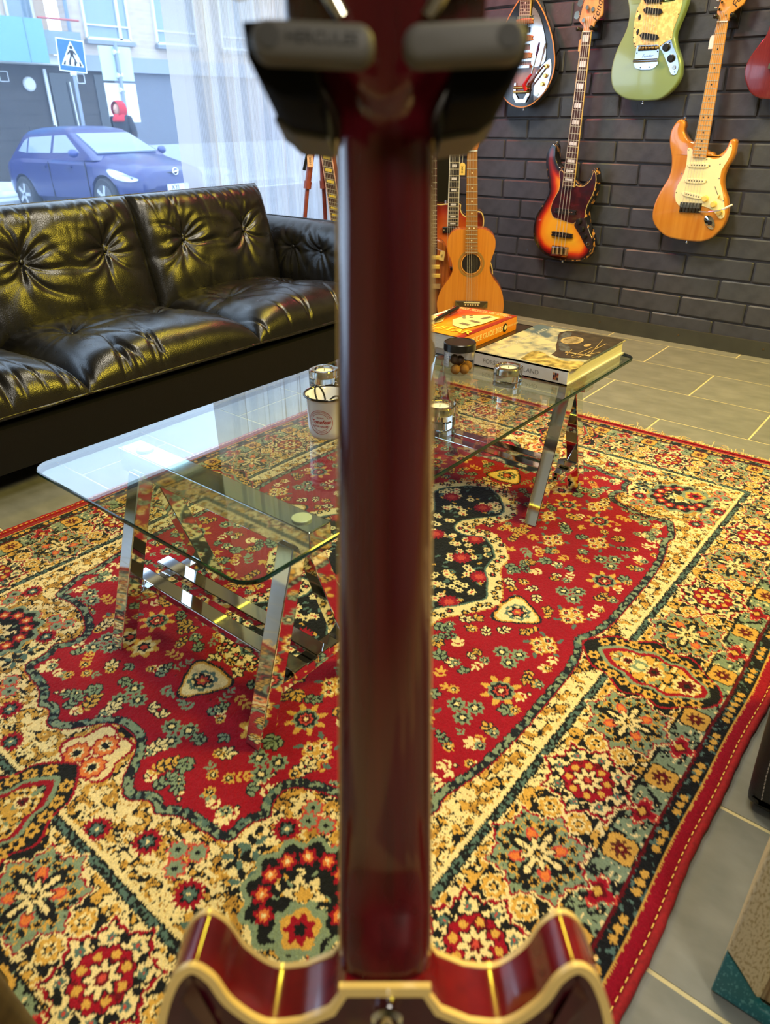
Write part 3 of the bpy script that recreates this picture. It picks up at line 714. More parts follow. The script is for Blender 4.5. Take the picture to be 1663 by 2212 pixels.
def make_rug():
    step = 0.0022
    q = paint_quarter(step)
    nq, npx = q.shape[:2]
    full = np.concatenate([q[:, :0:-1], q], axis=1); full = np.concatenate([full[:0:-1], full], axis=0)
    ny, nx = full.shape[:2]
    rng = np.random.RandomState(5); full = full * (1 + 0.05 * rng.uniform(-1, 1, full.shape[:2])[..., None])
    xs = (np.arange(nx) - (nx - 1) / 2) * step; ys = (np.arange(ny) - (ny - 1) / 2) * step
    X, Y = np.meshgrid(xs, ys)
    # the long edge wanders a little, as on the floor
    k = np.clip((np.abs(Y) - 0.6) / 0.21, 0, 1) ** 2
    Yw = Y + np.sign(Y) * k * (0.0025 * np.sin(X * 9.0 + 0.7) + 0.0015 * np.sin(X * 23))
    Z = 0.0085 + rng.uniform(-1, 1, X.shape) * 0.0007
    ed = np.minimum(RHU - np.abs(X), RHV - np.abs(Y)); Z -= 0.004 * np.clip(1 - ed / 0.012, 0, 1)
    v = np.stack([X + rng.uniform(-1, 1, X.shape) * 0.0003, Yw, Z], -1).reshape(-1, 3).astype(np.float32)
    idx = np.arange(nx * ny).reshape(ny, nx)
    f = np.stack([idx[:-1, :-1], idx[:-1, 1:], idx[1:, 1:], idx[1:, :-1]], -1).reshape(-1, 4).astype(np.int32)
    root = empty('rug', 'red Persian-style rug with cream corners and a wide floral border on the floor', 'rug', (RC[0], RC[1], 0))
    me = bpy.data.meshes.new('pile'); me.vertices.add(len(v)); me.vertices.foreach_set('co', v.ravel())
    me.loops.add(f.size); me.loops.foreach_set('vertex_index', f.ravel()); me.polygons.add(len(f))
    me.polygons.foreach_set('loop_start', np.arange(0, f.size, 4, dtype=np.int32)); me.update(calc_edges=True)
    me.polygons.foreach_set('use_smooth', np.ones(len(f), bool))
    ca = me.color_attributes.new('yarn', 'FLOAT_COLOR', 'POINT')
    rgba = np.ones((nx * ny, 4), np.float32); rgba[:, :3] = full.reshape(-1, 3); ca.data.foreach_set('color', rgba.ravel())
    m, nt, b = nodes_of('wool_pile'); N = nt.nodes; L = nt.links
    at = N.new('ShaderNodeAttribute'); at.attribute_name = 'yarn'
    nz = N.new('ShaderNodeTexNoise'); nz.inputs['Scale'].default_value = 480; nz.inputs['Detail'].default_value = 2; L.new(coords(nt), nz.inputs['Vector'])
    mr = N.new('ShaderNodeMapRange'); mr.inputs[3].default_value = 0.72; mr.inputs[4].default_value = 1.28; L.new(nz.outputs[0], mr.inputs[0])
    hv = N.new('ShaderNodeHueSaturation'); L.new(at.outputs['Color'], hv.inputs['Color']); L.new(mr.outputs[0], hv.inputs['Value']); L.new(hv.outputs[0], b.inputs['Base Color'])
    bp = N.new('ShaderNodeBump'); bp.inputs['Strength'].default_value = 0.5; bp.inputs['Distance'].default_value = 0.002; L.new(nz.outputs[0], bp.inputs['Height']); L.new(bp.outputs[0], b.inputs['Normal'])
    b.inputs['Roughness'].default_value = 0.95; set_in(b, 'Specular IOR Level', 0.1); set_in(b, 'Sheen Weight', 0.15)
    me.materials.append(m)
    o = bpy.data.objects.new('pile', me); col.objects.link(o); o.parent = root
    o['kind'] = 'stuff'
    M_EDGE = mat('red_edge_yarn', (168, 24, 30), 0.9, c2=(140, 16, 22), ns=200)
    M_STITCH = mat('edge_stitch', (232, 190, 90), 0.9)
    for s in (-1, 1):
        pts = [(x, s * (0.814 + 0.0025 * math.sin(x * 9.0 + 0.7) + 0.0015 * math.sin(x * 23)), 0.006) for x in np.linspace(-RHU, RHU, 120)]
        eb = MB().tube(pts, [0.0065 + 0.0008 * math.sin(i * 2.4) for i in range(120)], 8).build('edge_binding', M_EDGE, root, smooth=60)
        st = MB()
        for i in range(0, 160):
            x = -1.1 + i * 0.0138; y = s * (0.8075 + 0.0025 * math.sin(x * 9.0 + 0.7) + 0.0015 * math.sin(x * 23)); st.box((x, y, 0.0118), (0.008, 0.0016, 0.0012))
        o2 = st.build('stitching', M_STITCH, eb); o2['kind'] = 'stuff'
    for s in (-1, 1):
        MB().box((s * (RHU + 0.002), 0, 0.0045), (0.008, 1.62, 0.009)).build('end_band', M_EDGE, root)
        fr = MB(); rg = random.Random(9 + s)
        for i in range(560):
            y = -0.805 + 1.61 * i / 559 + rg.uniform(-0.002, 0.002); l = rg.uniform(0.018, 0.045) * (0.55 if rg.random() < 0.5 else 1); a = rg.gauss(0, 0.5); hz = rg.uniform(0.002, 0.010) if rg.random() < 0.85 else rg.uniform(0.012, 0.022)
            x0 = s * (RHU + 0.003); fr.bar((x0, y, 0.005), (x0 + s * l * 0.5, y + l * 0.4 * math.sin(a), hz), 0.0022, 0.0018); fr.bar((x0 + s * l * 0.5, y + l * 0.4 * math.sin(a), hz), (x0 + s * l * math.cos(a), y + l * math.sin(a * 1.5), max(0.002, hz - 0.006)), 0.0019, 0.0016)
        o3 = fr.build('fringe', mat('fringe_cotton', (232, 206, 140), 0.9), root); o3['kind'] = 'stuff'
make_rug()
# ------------------------------------------------------------------ black leather sofa
def leather(name, c, rough, spec=0.6):
    m, nt, b = nodes_of(name); N = nt.nodes; L = nt.links
    b.inputs['Base Color'].default_value = (*lin(c), 1); b.inputs['Roughness'].default_value = rough
    set_in(b, 'Specular IOR Level', spec)
    vo = N.new('ShaderNodeTexVoronoi'); vo.inputs['Scale'].default_value = 330; L.new(coords(nt), vo.inputs['Vector'])
    nz = N.new('ShaderNodeTexNoise'); nz.inputs['Scale'].default_value = 28; nz.inputs['Detail'].default_value = 6; L.new(coords(nt), nz.inputs['Vector'])
    ad = N.new('ShaderNodeMath'); ad.operation = 'MULTIPLY_ADD'; ad.inputs[1].default_value = 2.2; L.new(nz.outputs[0], ad.inputs[0]); L.new(vo.outputs[0], ad.inputs[2])
    bp = N.new('ShaderNodeBump'); bp.inputs['Strength'].default_value = 0.2; bp.inputs['Distance'].default_value = 0.0014; L.new(ad.outputs[0], bp.inputs['Height']); L.new(bp.outputs[0], b.inputs['Normal'])
    mr = N.new('ShaderNodeMapRange'); mr.inputs[3].default_value = rough - 0.07; mr.inputs[4].default_value = rough + 0.1; L.new(nz.outputs[0], mr.inputs[0]); L.new(mr.outputs[0], b.inputs['Roughness'])
    MATS[name] = m; return m
M_LEATHER = leather('black_leather', (18, 17, 17), 0.28)
M_LEATHER2 = leather('black_leather_base', (17, 18, 22), 0.5, 0.22)
def cushion(name, parent, w, d, t, buttons, mtx, seed, nx=150, ny=120, px=7.0, py=7.0, front_wr=0.0, wr=1.0, crown=0.02, ts=0.5):
    """a stuffed leather cushion: w x d, thickness t, buttoned on its upper side (local +z)"""
    rng = np.random.RandomState(seed)
    a = np.sin(np.linspace(-PI / 2, PI / 2, nx + 1)); a = 0.55 * a + 0.45 * np.linspace(-1, 1, nx + 1)
    b = np.sin(np.linspace(-PI / 2, PI / 2, ny + 1)); b = 0.55 * b + 0.45 * np.linspace(-1, 1, ny + 1)
    A, Bb = np.meshgrid(a, b)
    prof = (1 - np.abs(A) ** px).clip(0) ** (1 / 2.3) * (1 - np.abs(Bb) ** py).clip(0) ** (1 / 2.3)
    X = A * w / 2; Y = Bb * d / 2
    top = prof * t * ts + crown * (1 - A ** 2) * (1 - Bb ** 2)
    for i, (bx, by) in enumerate(buttons):
        dx = X - bx; dy = Y - by; rr = np.hypot(dx, dy); th = np.arctan2(dy, dx)
        top -= 0.034 * np.exp(-(rr / 0.055) ** 1.1) * prof
        fold = np.zeros_like(top)
        for k in range(13):
            a0 = 2 * PI * k / 13 + rng.uniform(-0.22, 0.22); wd = rng.uniform(0.10, 0.20); ln = rng.uniform(0.06, 0.15)
            dth = np.angle(np.exp(1j * (th - a0 - 0.35 * np.sin(rr * 14 + k))))
            fold += np.exp(-(dth / wd) ** 2) * np.exp(-rr / ln) * rng.uniform(0.5, 1.1)
        top -= 0.0125 * wr * fold * np.clip(rr / 0.02, 0, 1) * prof
    # gathers along the edges
    g = np.zeros_like(top)
    for k in range(46):
        x0 = rng.uniform(-1, 1) * w / 2; ang = rng.uniform(-0.5, 0.5); ww = rng.uniform(0.003, 0.009); ee = rng.choice([-1, 1], p=[0.75, 0.25])
        g += np.exp(-(((X - x0) + (Y + ee * -d / 2 * -1) * math.tan(ang)) / ww) ** 2) * np.exp(-((1 + ee * Bb) / rng.uniform(0.12, 0.35)) ** 1.0) * rng.uniform(0.3, 1)
    top -= 0.006 * (wr * 0.7 + front_wr) * g * np.clip(prof * 2, 0, 1)
    lown = np.zeros_like(top)
    for k in range(14): lown += np.sin(X * rng.uniform(-60, 60) + Y * rng.uniform(-60, 60) + rng.uniform(0, 6)) * rng.uniform(0, 1)
    top += 0.0006 * lown * prof
    bot = -prof * t * (1 - ts)
    v = np.concatenate([np.stack([X, Y, top], -1).reshape(-1, 3), np.stack([X, Y, bot], -1).reshape(-1, 3)])
    n = (nx + 1) * (ny + 1); idx = np.arange(n).reshape(ny + 1, nx + 1)
    f1 = np.stack([idx[:-1, :-1], idx[:-1, 1:], idx[1:, 1:], idx[1:, :-1]], -1).reshape(-1, 4); f2 = f1[:, ::-1] + n
    v = [mtx @ Vector(p) for p in v.tolist()]
    o = MB().add(v, np.concatenate([f1, f2]).tolist()).build(name, M_LEATHER, parent, smooth=180)
    # welt along the seam
    rim = [(X[0, i], Y[0, i]) for i in range(0, nx + 1, 4)] + [(X[j, nx], Y[j, nx]) for j in range(4, ny + 1, 4)] + [(X[ny, i], Y[ny, i]) for i in range(nx - 2, -1, -4)] + [(X[j, 0], Y[j, 0]) for j in range(ny - 4, 3, -4)]
    rp = [mtx @ Vector((p[0], p[1], 0)) for p in rim]; rp.append(rp[0])
    MB().tube(rp, 0.0035, 6, cap=False).build('piping', M_LEATHER, o, smooth=60)
    for (bx, by) in buttons:
        i = int(np.argmin(np.abs(a * w / 2 - bx))); j = int(np.argmin(np.abs(b * d / 2 - by)))
        bo = MB().sphere((0, 0, 0), 0.0085, 14, 8, (1, 1, 0.55)).build('button', M_LEATHER, o, smooth=180)
        bo.matrix_local = mtx @ Matrix.Translation((bx, by, float(top[j, i]) + 0.003))
    return o
def make_sofa():
    S = empty('sofa', 'black buttoned leather three-seat sofa below the shop window', 'sofa', (1.24, 2.2, 0))
    S.location = (0, 0, 0)
    seams = [0.292, 0.925, 1.558, 2.191]
    # base frame with rounded top edge
    b = MB(); b.prism([(1.845, 0.085), (2.66, 0.085), (2.66, 0.214), (1.86, 0.214), (1.845, 0.204)], seams[0] - 0.2, seams[3] + 0.20, 0.006)
    v = [(p[2], p[0], p[1]) for p in b.v]
    MB().add(v, b.f).build('base', M_LEATHER2, S, smooth=40)
    for x in (seams[0] - 0.1, seams[3] + 0.1):
        for y in (1.95, 2.58):
            MB().box((x, y, 0.045), (0.06, 0.06, 0.09)).build('foot', M_BLACKPL, S)
    for k in range(3):
        xc = (seams[k] + seams[k + 1]) / 2
        mt = Matrix.Translation((xc, 2.150, 0.222)) @ Matrix.Rotation(R(-3.5), 4, 'X')
        cushion('seat_cushion', S, 0.640, 0.66, 0.132, [(-0.155, 0.02), (0.155, 0.02)], mt, 20 + k, front_wr=2.2, crown=0.020, ts=0.84, px=4.6)
        mb = Matrix.Translation((xc, 2.462, 0.437)) @ Matrix.Rotation(R(76.5), 4, 'X')
        cushion('back_cushion', S, 0.650, 0.465, 0.17, [(-0.15, 0.055), (0.15, 0.055)], mb, 40 + k, wr=1.25, crown=0.018, py=5.0)
    bk = MB(); bk.prism([(2.50, 0.10), (2.64, 0.10), (2.655, 0.57), (2.60, 0.632), (2.56, 0.625)], seams[0] - 0.02, seams[3] + 0.02, 0.02)
    MB().add([(p[2], p[0], p[1]) for p in bk.v], bk.f).build('back_frame', M_LEATHER2, S, smooth=50)
    for k, x in ((0, seams[0] - 0.105), (1, seams[3] + 0.105)):
        mt = Matrix.Translation((x, 2.20, 0.305)) @ Matrix.Rotation(R(90 if k == 0 else -90), 4, 'Y') @ Matrix.Rotation(R(0), 4, 'Z')
        # local x -> vertical, y -> along the seat depth, z -> towards the seat
        cushion('arm', S, 0.45, 0.76, 0.20, [(0.118 if k else -0.118, -0.05), (0.122 if k else -0.122, 0.116)], mt, 60 + k, wr=0.7, crown=0.035, px=3.4, py=4.5)
    return S
make_sofa()

# ------------------------------------------------------------------ glass table on two chrome trestles
TZ = 0.395
def make_trestle(cx, label):
    t = empty('trestle', label, 'trestle', (cx, 0.885, 0), group='chrome trestles under the glass top')
    def bv(o, w=0.0018):
        md = o.modifiers.new('edge', 'BEVEL'); md.width = w; md.segments = 2; md.limit_method = 'ANGLE'; return o
    bv(MB().box((0, 0, 0.3605), (0.046, 0.492, 0.046)).build('beam', M_CHROME, t))
    for sy in (-1, 1):
        y = sy * 0.198
        for sx in (-1, 1):
            x0 = sx * 0.121; x1 = sx * 0.012; w = 0.0165; v = []
            for x, z in ((x0, 0.0095), (x1, 0.346)):
                for i, j in ((-1, -1), (1, -1), (1, 1), (-1, 1)): v.append((x + i * w, y + j * 0.017, z))
            bv(MB().add(v, [(3, 2, 1, 0), (4, 5, 6, 7), (0, 1, 5, 4), (1, 2, 6, 5), (2, 3, 7, 6), (3, 0, 4, 7)]).build('leg', M_CHROME, t))
        bv(MB().box((0, y, 0.100), (0.152, 0.030, 0.022)).build('crossbar', M_CHROME, t))
    for x in (-0.042, 0.012):
        bv(MB().box((x, 0, 0.1205), (0.030, 0.452, 0.018)).build('slat', M_CHROME, t))
    for y in (-0.208, 0.195):
        p = ucyl('pad', t, (0.0, y, 0.3836), 0.0155, 0.0033, mat('clear_pad', (226, 222, 196), 0.25))
        ucyl('screw', p, (0, 0, 0.2), 0.4, 0.3, mat('pad_screw', (90, 88, 80), 0.3, 0.8))
    return t
make_trestle(0.627, 'chrome trestle with crossed slats under the bare end of the glass top')
make_trestle(1.548, 'chrome trestle under the end of the glass top that carries the books')
def glass_top():
    t = empty('glass_tabletop', 'clear glass tabletop with rounded corners resting on two chrome trestles', 'table', (0, 0, 0))
    x0, x1, y0, y1 = 0.448, 1.703, 0.593, 1.151; r = 0.035; ol = []
    for cx, cy, a0 in ((x1 - r, y1 - r, 0), (x0 + r, y1 - r, 90), (x0 + r, y0 + r, 180), (x1 - r, y0 + r, 270)):
        for k in range(9): a = R(a0 + k * 11.25); ol.append((cx + r * math.cos(a), cy + r * math.sin(a)))
    n = len(ol)
    ins = inset(ol, 0.0015)
    v = [(p[0], p[1], TZ) for p in ins] + [(p[0], p[1], TZ - 0.008) for p in ins]
    m = thin_glass('table_glass', (243, 251, 247), 1.52, gloss=1.75)
    MB().add(v, [tuple(range(n)), tuple(range(2 * n - 1, n - 1, -1))]).build('pane', m, t)
    e = MB()
    vv = [(p[0], p[1], TZ) for p in ins] + [(p[0], p[1], TZ - 0.0015) for p in ol] + [(p[0], p[1], TZ - 0.0065) for p in ol] + [(p[0], p[1], TZ - 0.008) for p in ins]
    f = [(i * n + (k + 1) % n, i * n + k, (i + 1) * n + k, (i + 1) * n + (k + 1) % n) for i in range(3) for k in range(n)]
    me, nt, b = nodes_of('glass_edge'); b.inputs['Base Color'].default_value = (*lin((6, 42, 36)), 1); b.inputs['Roughness'].default_value = 0.06; set_in(b, 'Transmission Weight', 0.2); set_in(b, 'IOR', 1.5)
    e.add(vv, f).build('polished_edge', me, t, smooth=40)
glass_top()

# ------------------------------------------------------------------ things on the table
M_PAPER = mat('book_paper', (238, 232, 214), 0.9, c2=(214, 206, 186), ns=3, stretch=(0.5, 0.5, 420), fac=(0.4, 0.6))
def ramp_mat(name, fn, rough=0.35, coat=0.0):
    """material whose colour comes from a small node recipe fn(nt, vec) -> colour socket"""
    m, nt, b = nodes_of(name); b.inputs['Roughness'].default_value = rough; set_in(b, 'Coat Weight', coat)
    nt.links.new(fn(nt, coords(nt)), b.inputs['Base Color']); MATS[name] = m; return m
def mixc(nt, fac, c1, c2):
    mx = nt.nodes.new('ShaderNodeMix'); mx.data_type = 'RGBA'
    for i, c in ((6, c1), (7, c2)):
        if isinstance(c, tuple): mx.inputs[i].default_value = (*lin(c), 1)
        else: nt.links.new(c, mx.inputs[i])
    if isinstance(fac, float): mx.inputs[0].default_value = fac
    else: nt.links.new(fac, mx.inputs[0])
    return mx.outputs[2]
def nz(nt, vec, scale, lo=0.4, hi=0.6, det=4):
    n = nt.nodes.new('ShaderNodeTexNoise'); n.inputs['Scale'].default_value = scale; n.inputs['Detail'].default_value = det; nt.links.new(vec, n.inputs['Vector'])
    r = nt.nodes.new('ShaderNodeMapRange'); r.inputs[1].default_value = lo; r.inputs[2].default_value = hi; nt.links.new(n.outputs[0], r.inputs[0]); return r.outputs[0]
def lingrad(nt, vec, ax, lo, hi):
    s = nt.nodes.new('ShaderNodeSeparateXYZ'); nt.links.new(vec, s.inputs[0])
    if isinstance(ax, int): src = s.outputs[ax]
    else:
        d = nt.nodes.new('ShaderNodeVectorMath'); d.operation = 'DOT_PRODUCT'; d.inputs[1].default_value = ax; nt.links.new(vec, d.inputs[0]); src = d.outputs['Value']
    r = nt.nodes.new('ShaderNodeMapRange'); r.inputs[1].default_value = lo; r.inputs[2].default_value = hi; nt.links.new(src, r.inputs[0]); return r.outputs[0]
def flat(pts, z, th=0.0004):
    return MB().prism(pts, z, z + th)
def book_porsche():
    t = empty('book', 'large white-spined book with a dark car on its cover on the glass top', 'book', (1.388, 0.866, TZ))
    W, D, H = 0.309, 0.240, 0.034        # x across the cover, -y along the spine
    def P(x, y): return (x, -y)
    def cover(nt, v):
        sky = mixc(nt, nz(nt, v, 16, 0.46, 0.60, 6), (84, 102, 112), (206, 194, 150))
        trees = mixc(nt, nz(nt, v, 90, 0.4, 0.6), (80, 72, 30), (214, 190, 110))
        return mixc(nt, lingrad(nt, v, (1.0, 0.12, 0), 0.175, 0.18), sky, sky)
    MB().box((W / 2, -D / 2, H - 0.0016), (W, D, 0.0032)).build('front_cover', ramp_mat('cover_cloudy_sky', cover, 0.3, 0.3), t)
    MB().box((W / 2, -D / 2, 0.0016), (W, D, 0.0032)).build('back_cover', M_WHITEPL, t)
    sp = MB().box((0.0016, -D / 2, H / 2), (0.0032, D, H)).build('spine', mat('white_cover', (244, 242, 236), 0.35), t)
    MB().box((W / 2 - 0.001, -D / 2, H / 2), (W - 0.008, D - 0.008, H - 0.0064)).build('pages', M_PAPER, t)
    # printed car on the cover
    z = H + 0.0001
    M_CAR = mat('print_black', (42, 34, 26), 0.3, c2=(74, 60, 44), ns=60, coat=0.3)
    M_GLOSS = mat('print_grey', (96, 98, 96), 0.3, c2=(50, 46, 40), ns=70, coat=0.3)
    M_TAN = mat('print_tan', (214, 184, 122), 0.35, c2=(160, 128, 76), ns=80, coat=0.3)
    car = [(0.085, 0.155), (0.12, 0.150), (0.16, 0.128), (0.20, 0.112), (0.235, 0.095), (0.27, 0.082), (0.295, 0.090), (0.308, 0.11), (0.308, 0.239), (0.10, 0.239), (0.09, 0.21), (0.075, 0.18)]
    pr = flat([P(*p) for p in car], z).build('cover_print', M_CAR, t)
    flat([P(*p) for p in spline([(0.13, 0.155), (0.18, 0.125), (0.23, 0.102), (0.275, 0.092), (0.29, 0.105), (0.25, 0.122), (0.20, 0.14), (0.16, 0.165), (0.135, 0.175)], 4)], z + 0.0003).build('print_bonnet', M_GLOSS, pr)
    lamp = [(0.222 + 0.036 * math.cos(a), 0.140 + 0.025 * math.sin(a)) for a in np.linspace(0, 2 * PI, 28)[:-1]]
    flat([P(*p) for p in lamp], z + 0.0006).build('print_headlamp_ring', M_TAN, pr)
    flat([P(*p) for p in [(0.222 + 0.031 * math.cos(a), 0.140 + 0.020 * math.sin(a)) for a in np.linspace(0, 2 * PI, 28)[:-1]]], z + 0.0009).build('print_headlamp', mat('print_lens', (170, 150, 112), 0.3, c2=(110, 92, 60), ns=90), pr)
    flat([P(*p) for p in [(0.205 + 0.014 * math.cos(a), 0.188 + 0.007 * math.sin(a)) for a in np.linspace(0, 2 * PI, 20)[:-1]]], z + 0.0006).build('print_indicator', M_TAN, pr)
    for a, b_, w in (((0.122, 0.172), (0.128, 0.232), 0.0085), ((0.10, 0.215), (0.245, 0.218), 0.002), ((0.10, 0.198), (0.20, 0.206), 0.0018), ((0.09, 0.205), (0.17, 0.236), 0.002), ((0.145, 0.224), (0.275, 0.196), 0.0016), ((0.10, 0.185), (0.15, 0.175), 0.0014)):
        MB().bar((*P(*a), z + 0.0012), (*P(*b_), z + 0.0012), w, 0.0004).build('print_trim', M_TAN, pr)
    flat([P(*p) for p in spline([(0.012, 0.125), (0.03, 0.115), (0.06, 0.108), (0.085, 0.11), (0.09, 0.13), (0.07, 0.16), (0.06, 0.20), (0.08, 0.238), (0.012, 0.238)], 4)], z, 0.0002).build('print_grass', mat('print_grass', (112, 98, 40), 0.35, c2=(222, 190, 104), ns=55, coat=0.3), pr)
    mg = mat('silver_print', (196, 192, 178), 0.4)
    mt = Matrix.Translation((0.165, -0.040, z + 0.0003)) @ Matrix.Rotation(0, 4, 'Z')
    lettering(t, 'PORSCHE IN FINLAND', 0.021, mg, mt, extrude=0.0001, space=1.08)
    m2 = frame((-0.0004, -0.098, H / 2 - 0.001), (0, -1, 0), (0, 0, 1), (-1, 0, 0))
    lettering(sp, 'PORSCHE IN FINLAND', 0.0145, mat('grey_print', (150, 148, 142), 0.6), m2, extrude=0.0001)
    for i in range(3):
        for j in range(3):
            ubox('publisher_mark', sp, (-0.0004, -0.208 - i * 0.0045, 0.011 + j * 0.0055), (0.0004, 0.004, 0.005), mat('mark_%d' % ((i * 2 + j) % 3), ((150, 60, 40), (50, 40, 60), (196, 130, 80))[(i * 2 + j) % 3], 0.6))
book_porsche()
def book_guide():
    d = empty('book', 'closed black hardback lying under the orange price guide', 'book', (1.405, 0.880, TZ))
    MB().box((0.145, 0.125, 0.0265), (0.29, 0.25, 0.003)).build('front_cover', mat('dark_cover', (40, 32, 22), 0.35, coat=0.2), d)
    MB().box((0.145, 0.125, 0.0015), (0.29, 0.25, 0.003)).build('back_cover', mat('black_cover', (22, 22, 22), 0.4), d)
    MB().box((0.286, 0.125, 0.014), (0.004, 0.25, 0.028)).build('spine', mat('black_cover', (22, 22, 22), 0.4), d)
    MB().box((0.14, 0.125, 0.014), (0.278, 0.242, 0.022)).build('pages', M_PAPER, d)
    z0 = TZ + 0.0285
    t = empty('book', 'thick orange paperback price guide with cream guitars on its cover', 'book', (1.372, 0.893, z0), rot=(0, 0, R(0.8)))
    W, D, H = 0.262, 0.185, 0.034
    def cover(nt, v):
        a = mixc(nt, lingrad(nt, v, (0.6, 1.0, 0), 0.16, 0.24), (246, 164, 24), (220, 70, 22))
        return mixc(nt, lingrad(nt, v, 1, 0.03, 0.012), a, (160, 40, 22))
    n = 10; v = []; f = []
    for j in range(2):
        for i in range(n + 1):
            s = i / n; zz = H + 0.003 * math.sin(s * PI) - 0.002 * s
            v += [(j * W, s * D, zz), (j * W, s * D, zz + 0.0008)]
    o_ = 2 * (n + 1)
    for i in range(n):
        a = 2 * i; f += [(a + 1, o_ + a + 1, o_ + a + 3, a + 3), (a, a + 2, o_ + a + 2, o_ + a), (a, a + 1, a + 3, a + 2), (o_ + a, o_ + a + 2, o_ + a + 3, o_ + a + 1)]
    cv = MB().add(v, f).build('front_cover', ramp_mat('cover_orange', cover, 0.28, 0.4), t)
    sp = MB().box((W / 2, 0.0006, H / 2), (W, 0.0012, H)).build('spine', mat('spine_orange', (236, 142, 22), 0.3, coat=0.3), t)
    MB().box((W / 2, D / 2 + 0.001, H / 2), (W - 0.004, D - 0.004, H - 0.001)).build('pages', M_PAPER, t)
    zz = H + 0.0042
    cr = mat('print_cream', (250, 226, 150), 0.3, coat=0.3); dk = mat('print_taupe', (120, 104, 76), 0.4); rd = mat('print_red', (196, 48, 22), 0.3, coat=0.3)
    def fl(pts, dz, m, nm): return flat(pts, zz + dz - 0.0012 * 0, 0.0003).build(nm, m, cv)
    fl([(0.06, 0.035), (0.13, 0.022), (0.205, 0.018), (0.215, 0.06), (0.175, 0.10), (0.12, 0.105), (0.075, 0.075)], 0, cr, 'cover_guitar')
    fl([(0.03, 0.125), (0.09, 0.115), (0.13, 0.135), (0.12, 0.175), (0.05, 0.178)], 0, cr, 'cover_guitar')
    for c, d_, a in (((0.10, 0.055), (0.05, 0.014), -0.2), ((0.135, 0.05), (0.05, 0.014), -0.2), ((0.185, 0.045), (0.02, 0.035), -0.2), ((0.075, 0.145), (0.035, 0.02), 0.1)):
        ubox('cover_pickup', cv, (c[0], c[1], zz + 0.0005), (d_[0] * 0.6, d_[1], 0.0003), dk, rot=(0, 0, a + PI / 2))
    for c in ((0.165, 0.078), (0.18, 0.088), (0.15, 0.09), (0.165, 0.1)): ucyl('cover_knob', cv, (c[0], c[1], zz + 0.0004), 0.005, 0.0003, dk)
    yl = mat('print_yellow', (252, 206, 60), 0.4)
    mt = Matrix.Translation((0.040, 0.070, zz - 0.0002)) @ Matrix.Rotation(-PI / 2, 4, 'Z')
    lettering(cv, 'GUITAR', 0.040, yl, mt, extrude=0.0003, offset=0.0006)
    lettering(cv, 'PRICE', 0.030, yl, Matrix.Translation((0.014, 0.12, zz - 0.0002)) @ Matrix.Rotation(-PI / 2, 4, 'Z'), extrude=0.0003)
    for k, xx in enumerate((0.232, 0.244)):
        lettering(cv, ('GUITARS  MANDOLINS  BANJOS', 'AMPS  EFFECTS  UKULELES')[k], 0.0125, cr, Matrix.Translation((xx, 0.09, zz - 0.0002)) @ Matrix.Rotation(-PI / 2, 4, 'Z'), extrude=0.0002)
    ms = frame((0.118, -0.0003, H / 2), (1, 0, 0), (0, 0, 1), (0, -1, 0))
    lettering(sp, 'PRICE GUIDE 2025', 0.0185, cr, ms, extrude=0.0001, offset=0.0003)
    lettering(sp, 'Vintage Guitar', 0.011, cr, frame((0.026, -0.0003, H / 2), (1, 0, 0), (0, 0, 1), (0, -1, 0)), extrude=0.0001, shear=0.2)
    lettering(sp, 'THE OFFICIAL GUIDE', 0.0065, cr, frame((0.238, -0.0003, H / 2), (1, 0, 0), (0, 0, 1), (0, -1, 0)), extrude=0.0001)
    fl2 = MB().lathe([(0.011, 0), (0.011, 0.0003)], 14).build('spine_emblem', mat('black_ink', (25, 22, 22), 0.7), sp, loc=(0.203, -0.0004, H / 2), rot=(PI / 2, 0, 0))
    ucyl('spine_emblem_centre', sp, (0.205, -0.0006, H / 2), 0.006, 0.0003, cr, rot=(PI / 2, 0, 0))
    # pen lying across the cover
    p = empty('pen', 'black ballpoint pen lying on the orange price guide', 'pen', (0, 0, 0))
    a = Vector((1.438, 1.016, z0 + H + 0.0105)); b_ = Vector((1.584, 1.046, z0 + H + 0.0105)); d_ = (b_ - a).normalized()
    MB().tube([a, a + d_ * 0.03, a + d_ * 0.085], [0.0045, 0.0052, 0.0052], 12).build('barrel', M_BLACKPL, p, smooth=60)
    MB().tube([a + d_ * 0.085, a + d_ * 0.1, a + d_ * 0.135, b_], [0.0062, 0.0064, 0.0062, 0.004], 12).build('cap', M_BLACKPL, p, smooth=60)
    MB().bar(a + d_ * 0.09 + Vector((0, 0, 0.0075)), a + d_ * 0.13 + Vector((0, 0, 0.0075)), 0.003, 0.0012).build('clip', M_CHROME, p)
book_guide()
M_CLEAR = None
def clear_glass(name, tint=(250, 252, 250)):
    m, nt, b = nodes_of(name); b.inputs['Base Color'].default_value = (*lin(tint), 1); b.inputs['Roughness'].default_value = 0.0
    set_in(b, 'Transmission Weight', 1.0); set_in(b, 'IOR', 1.47); MATS[name] = m; return m
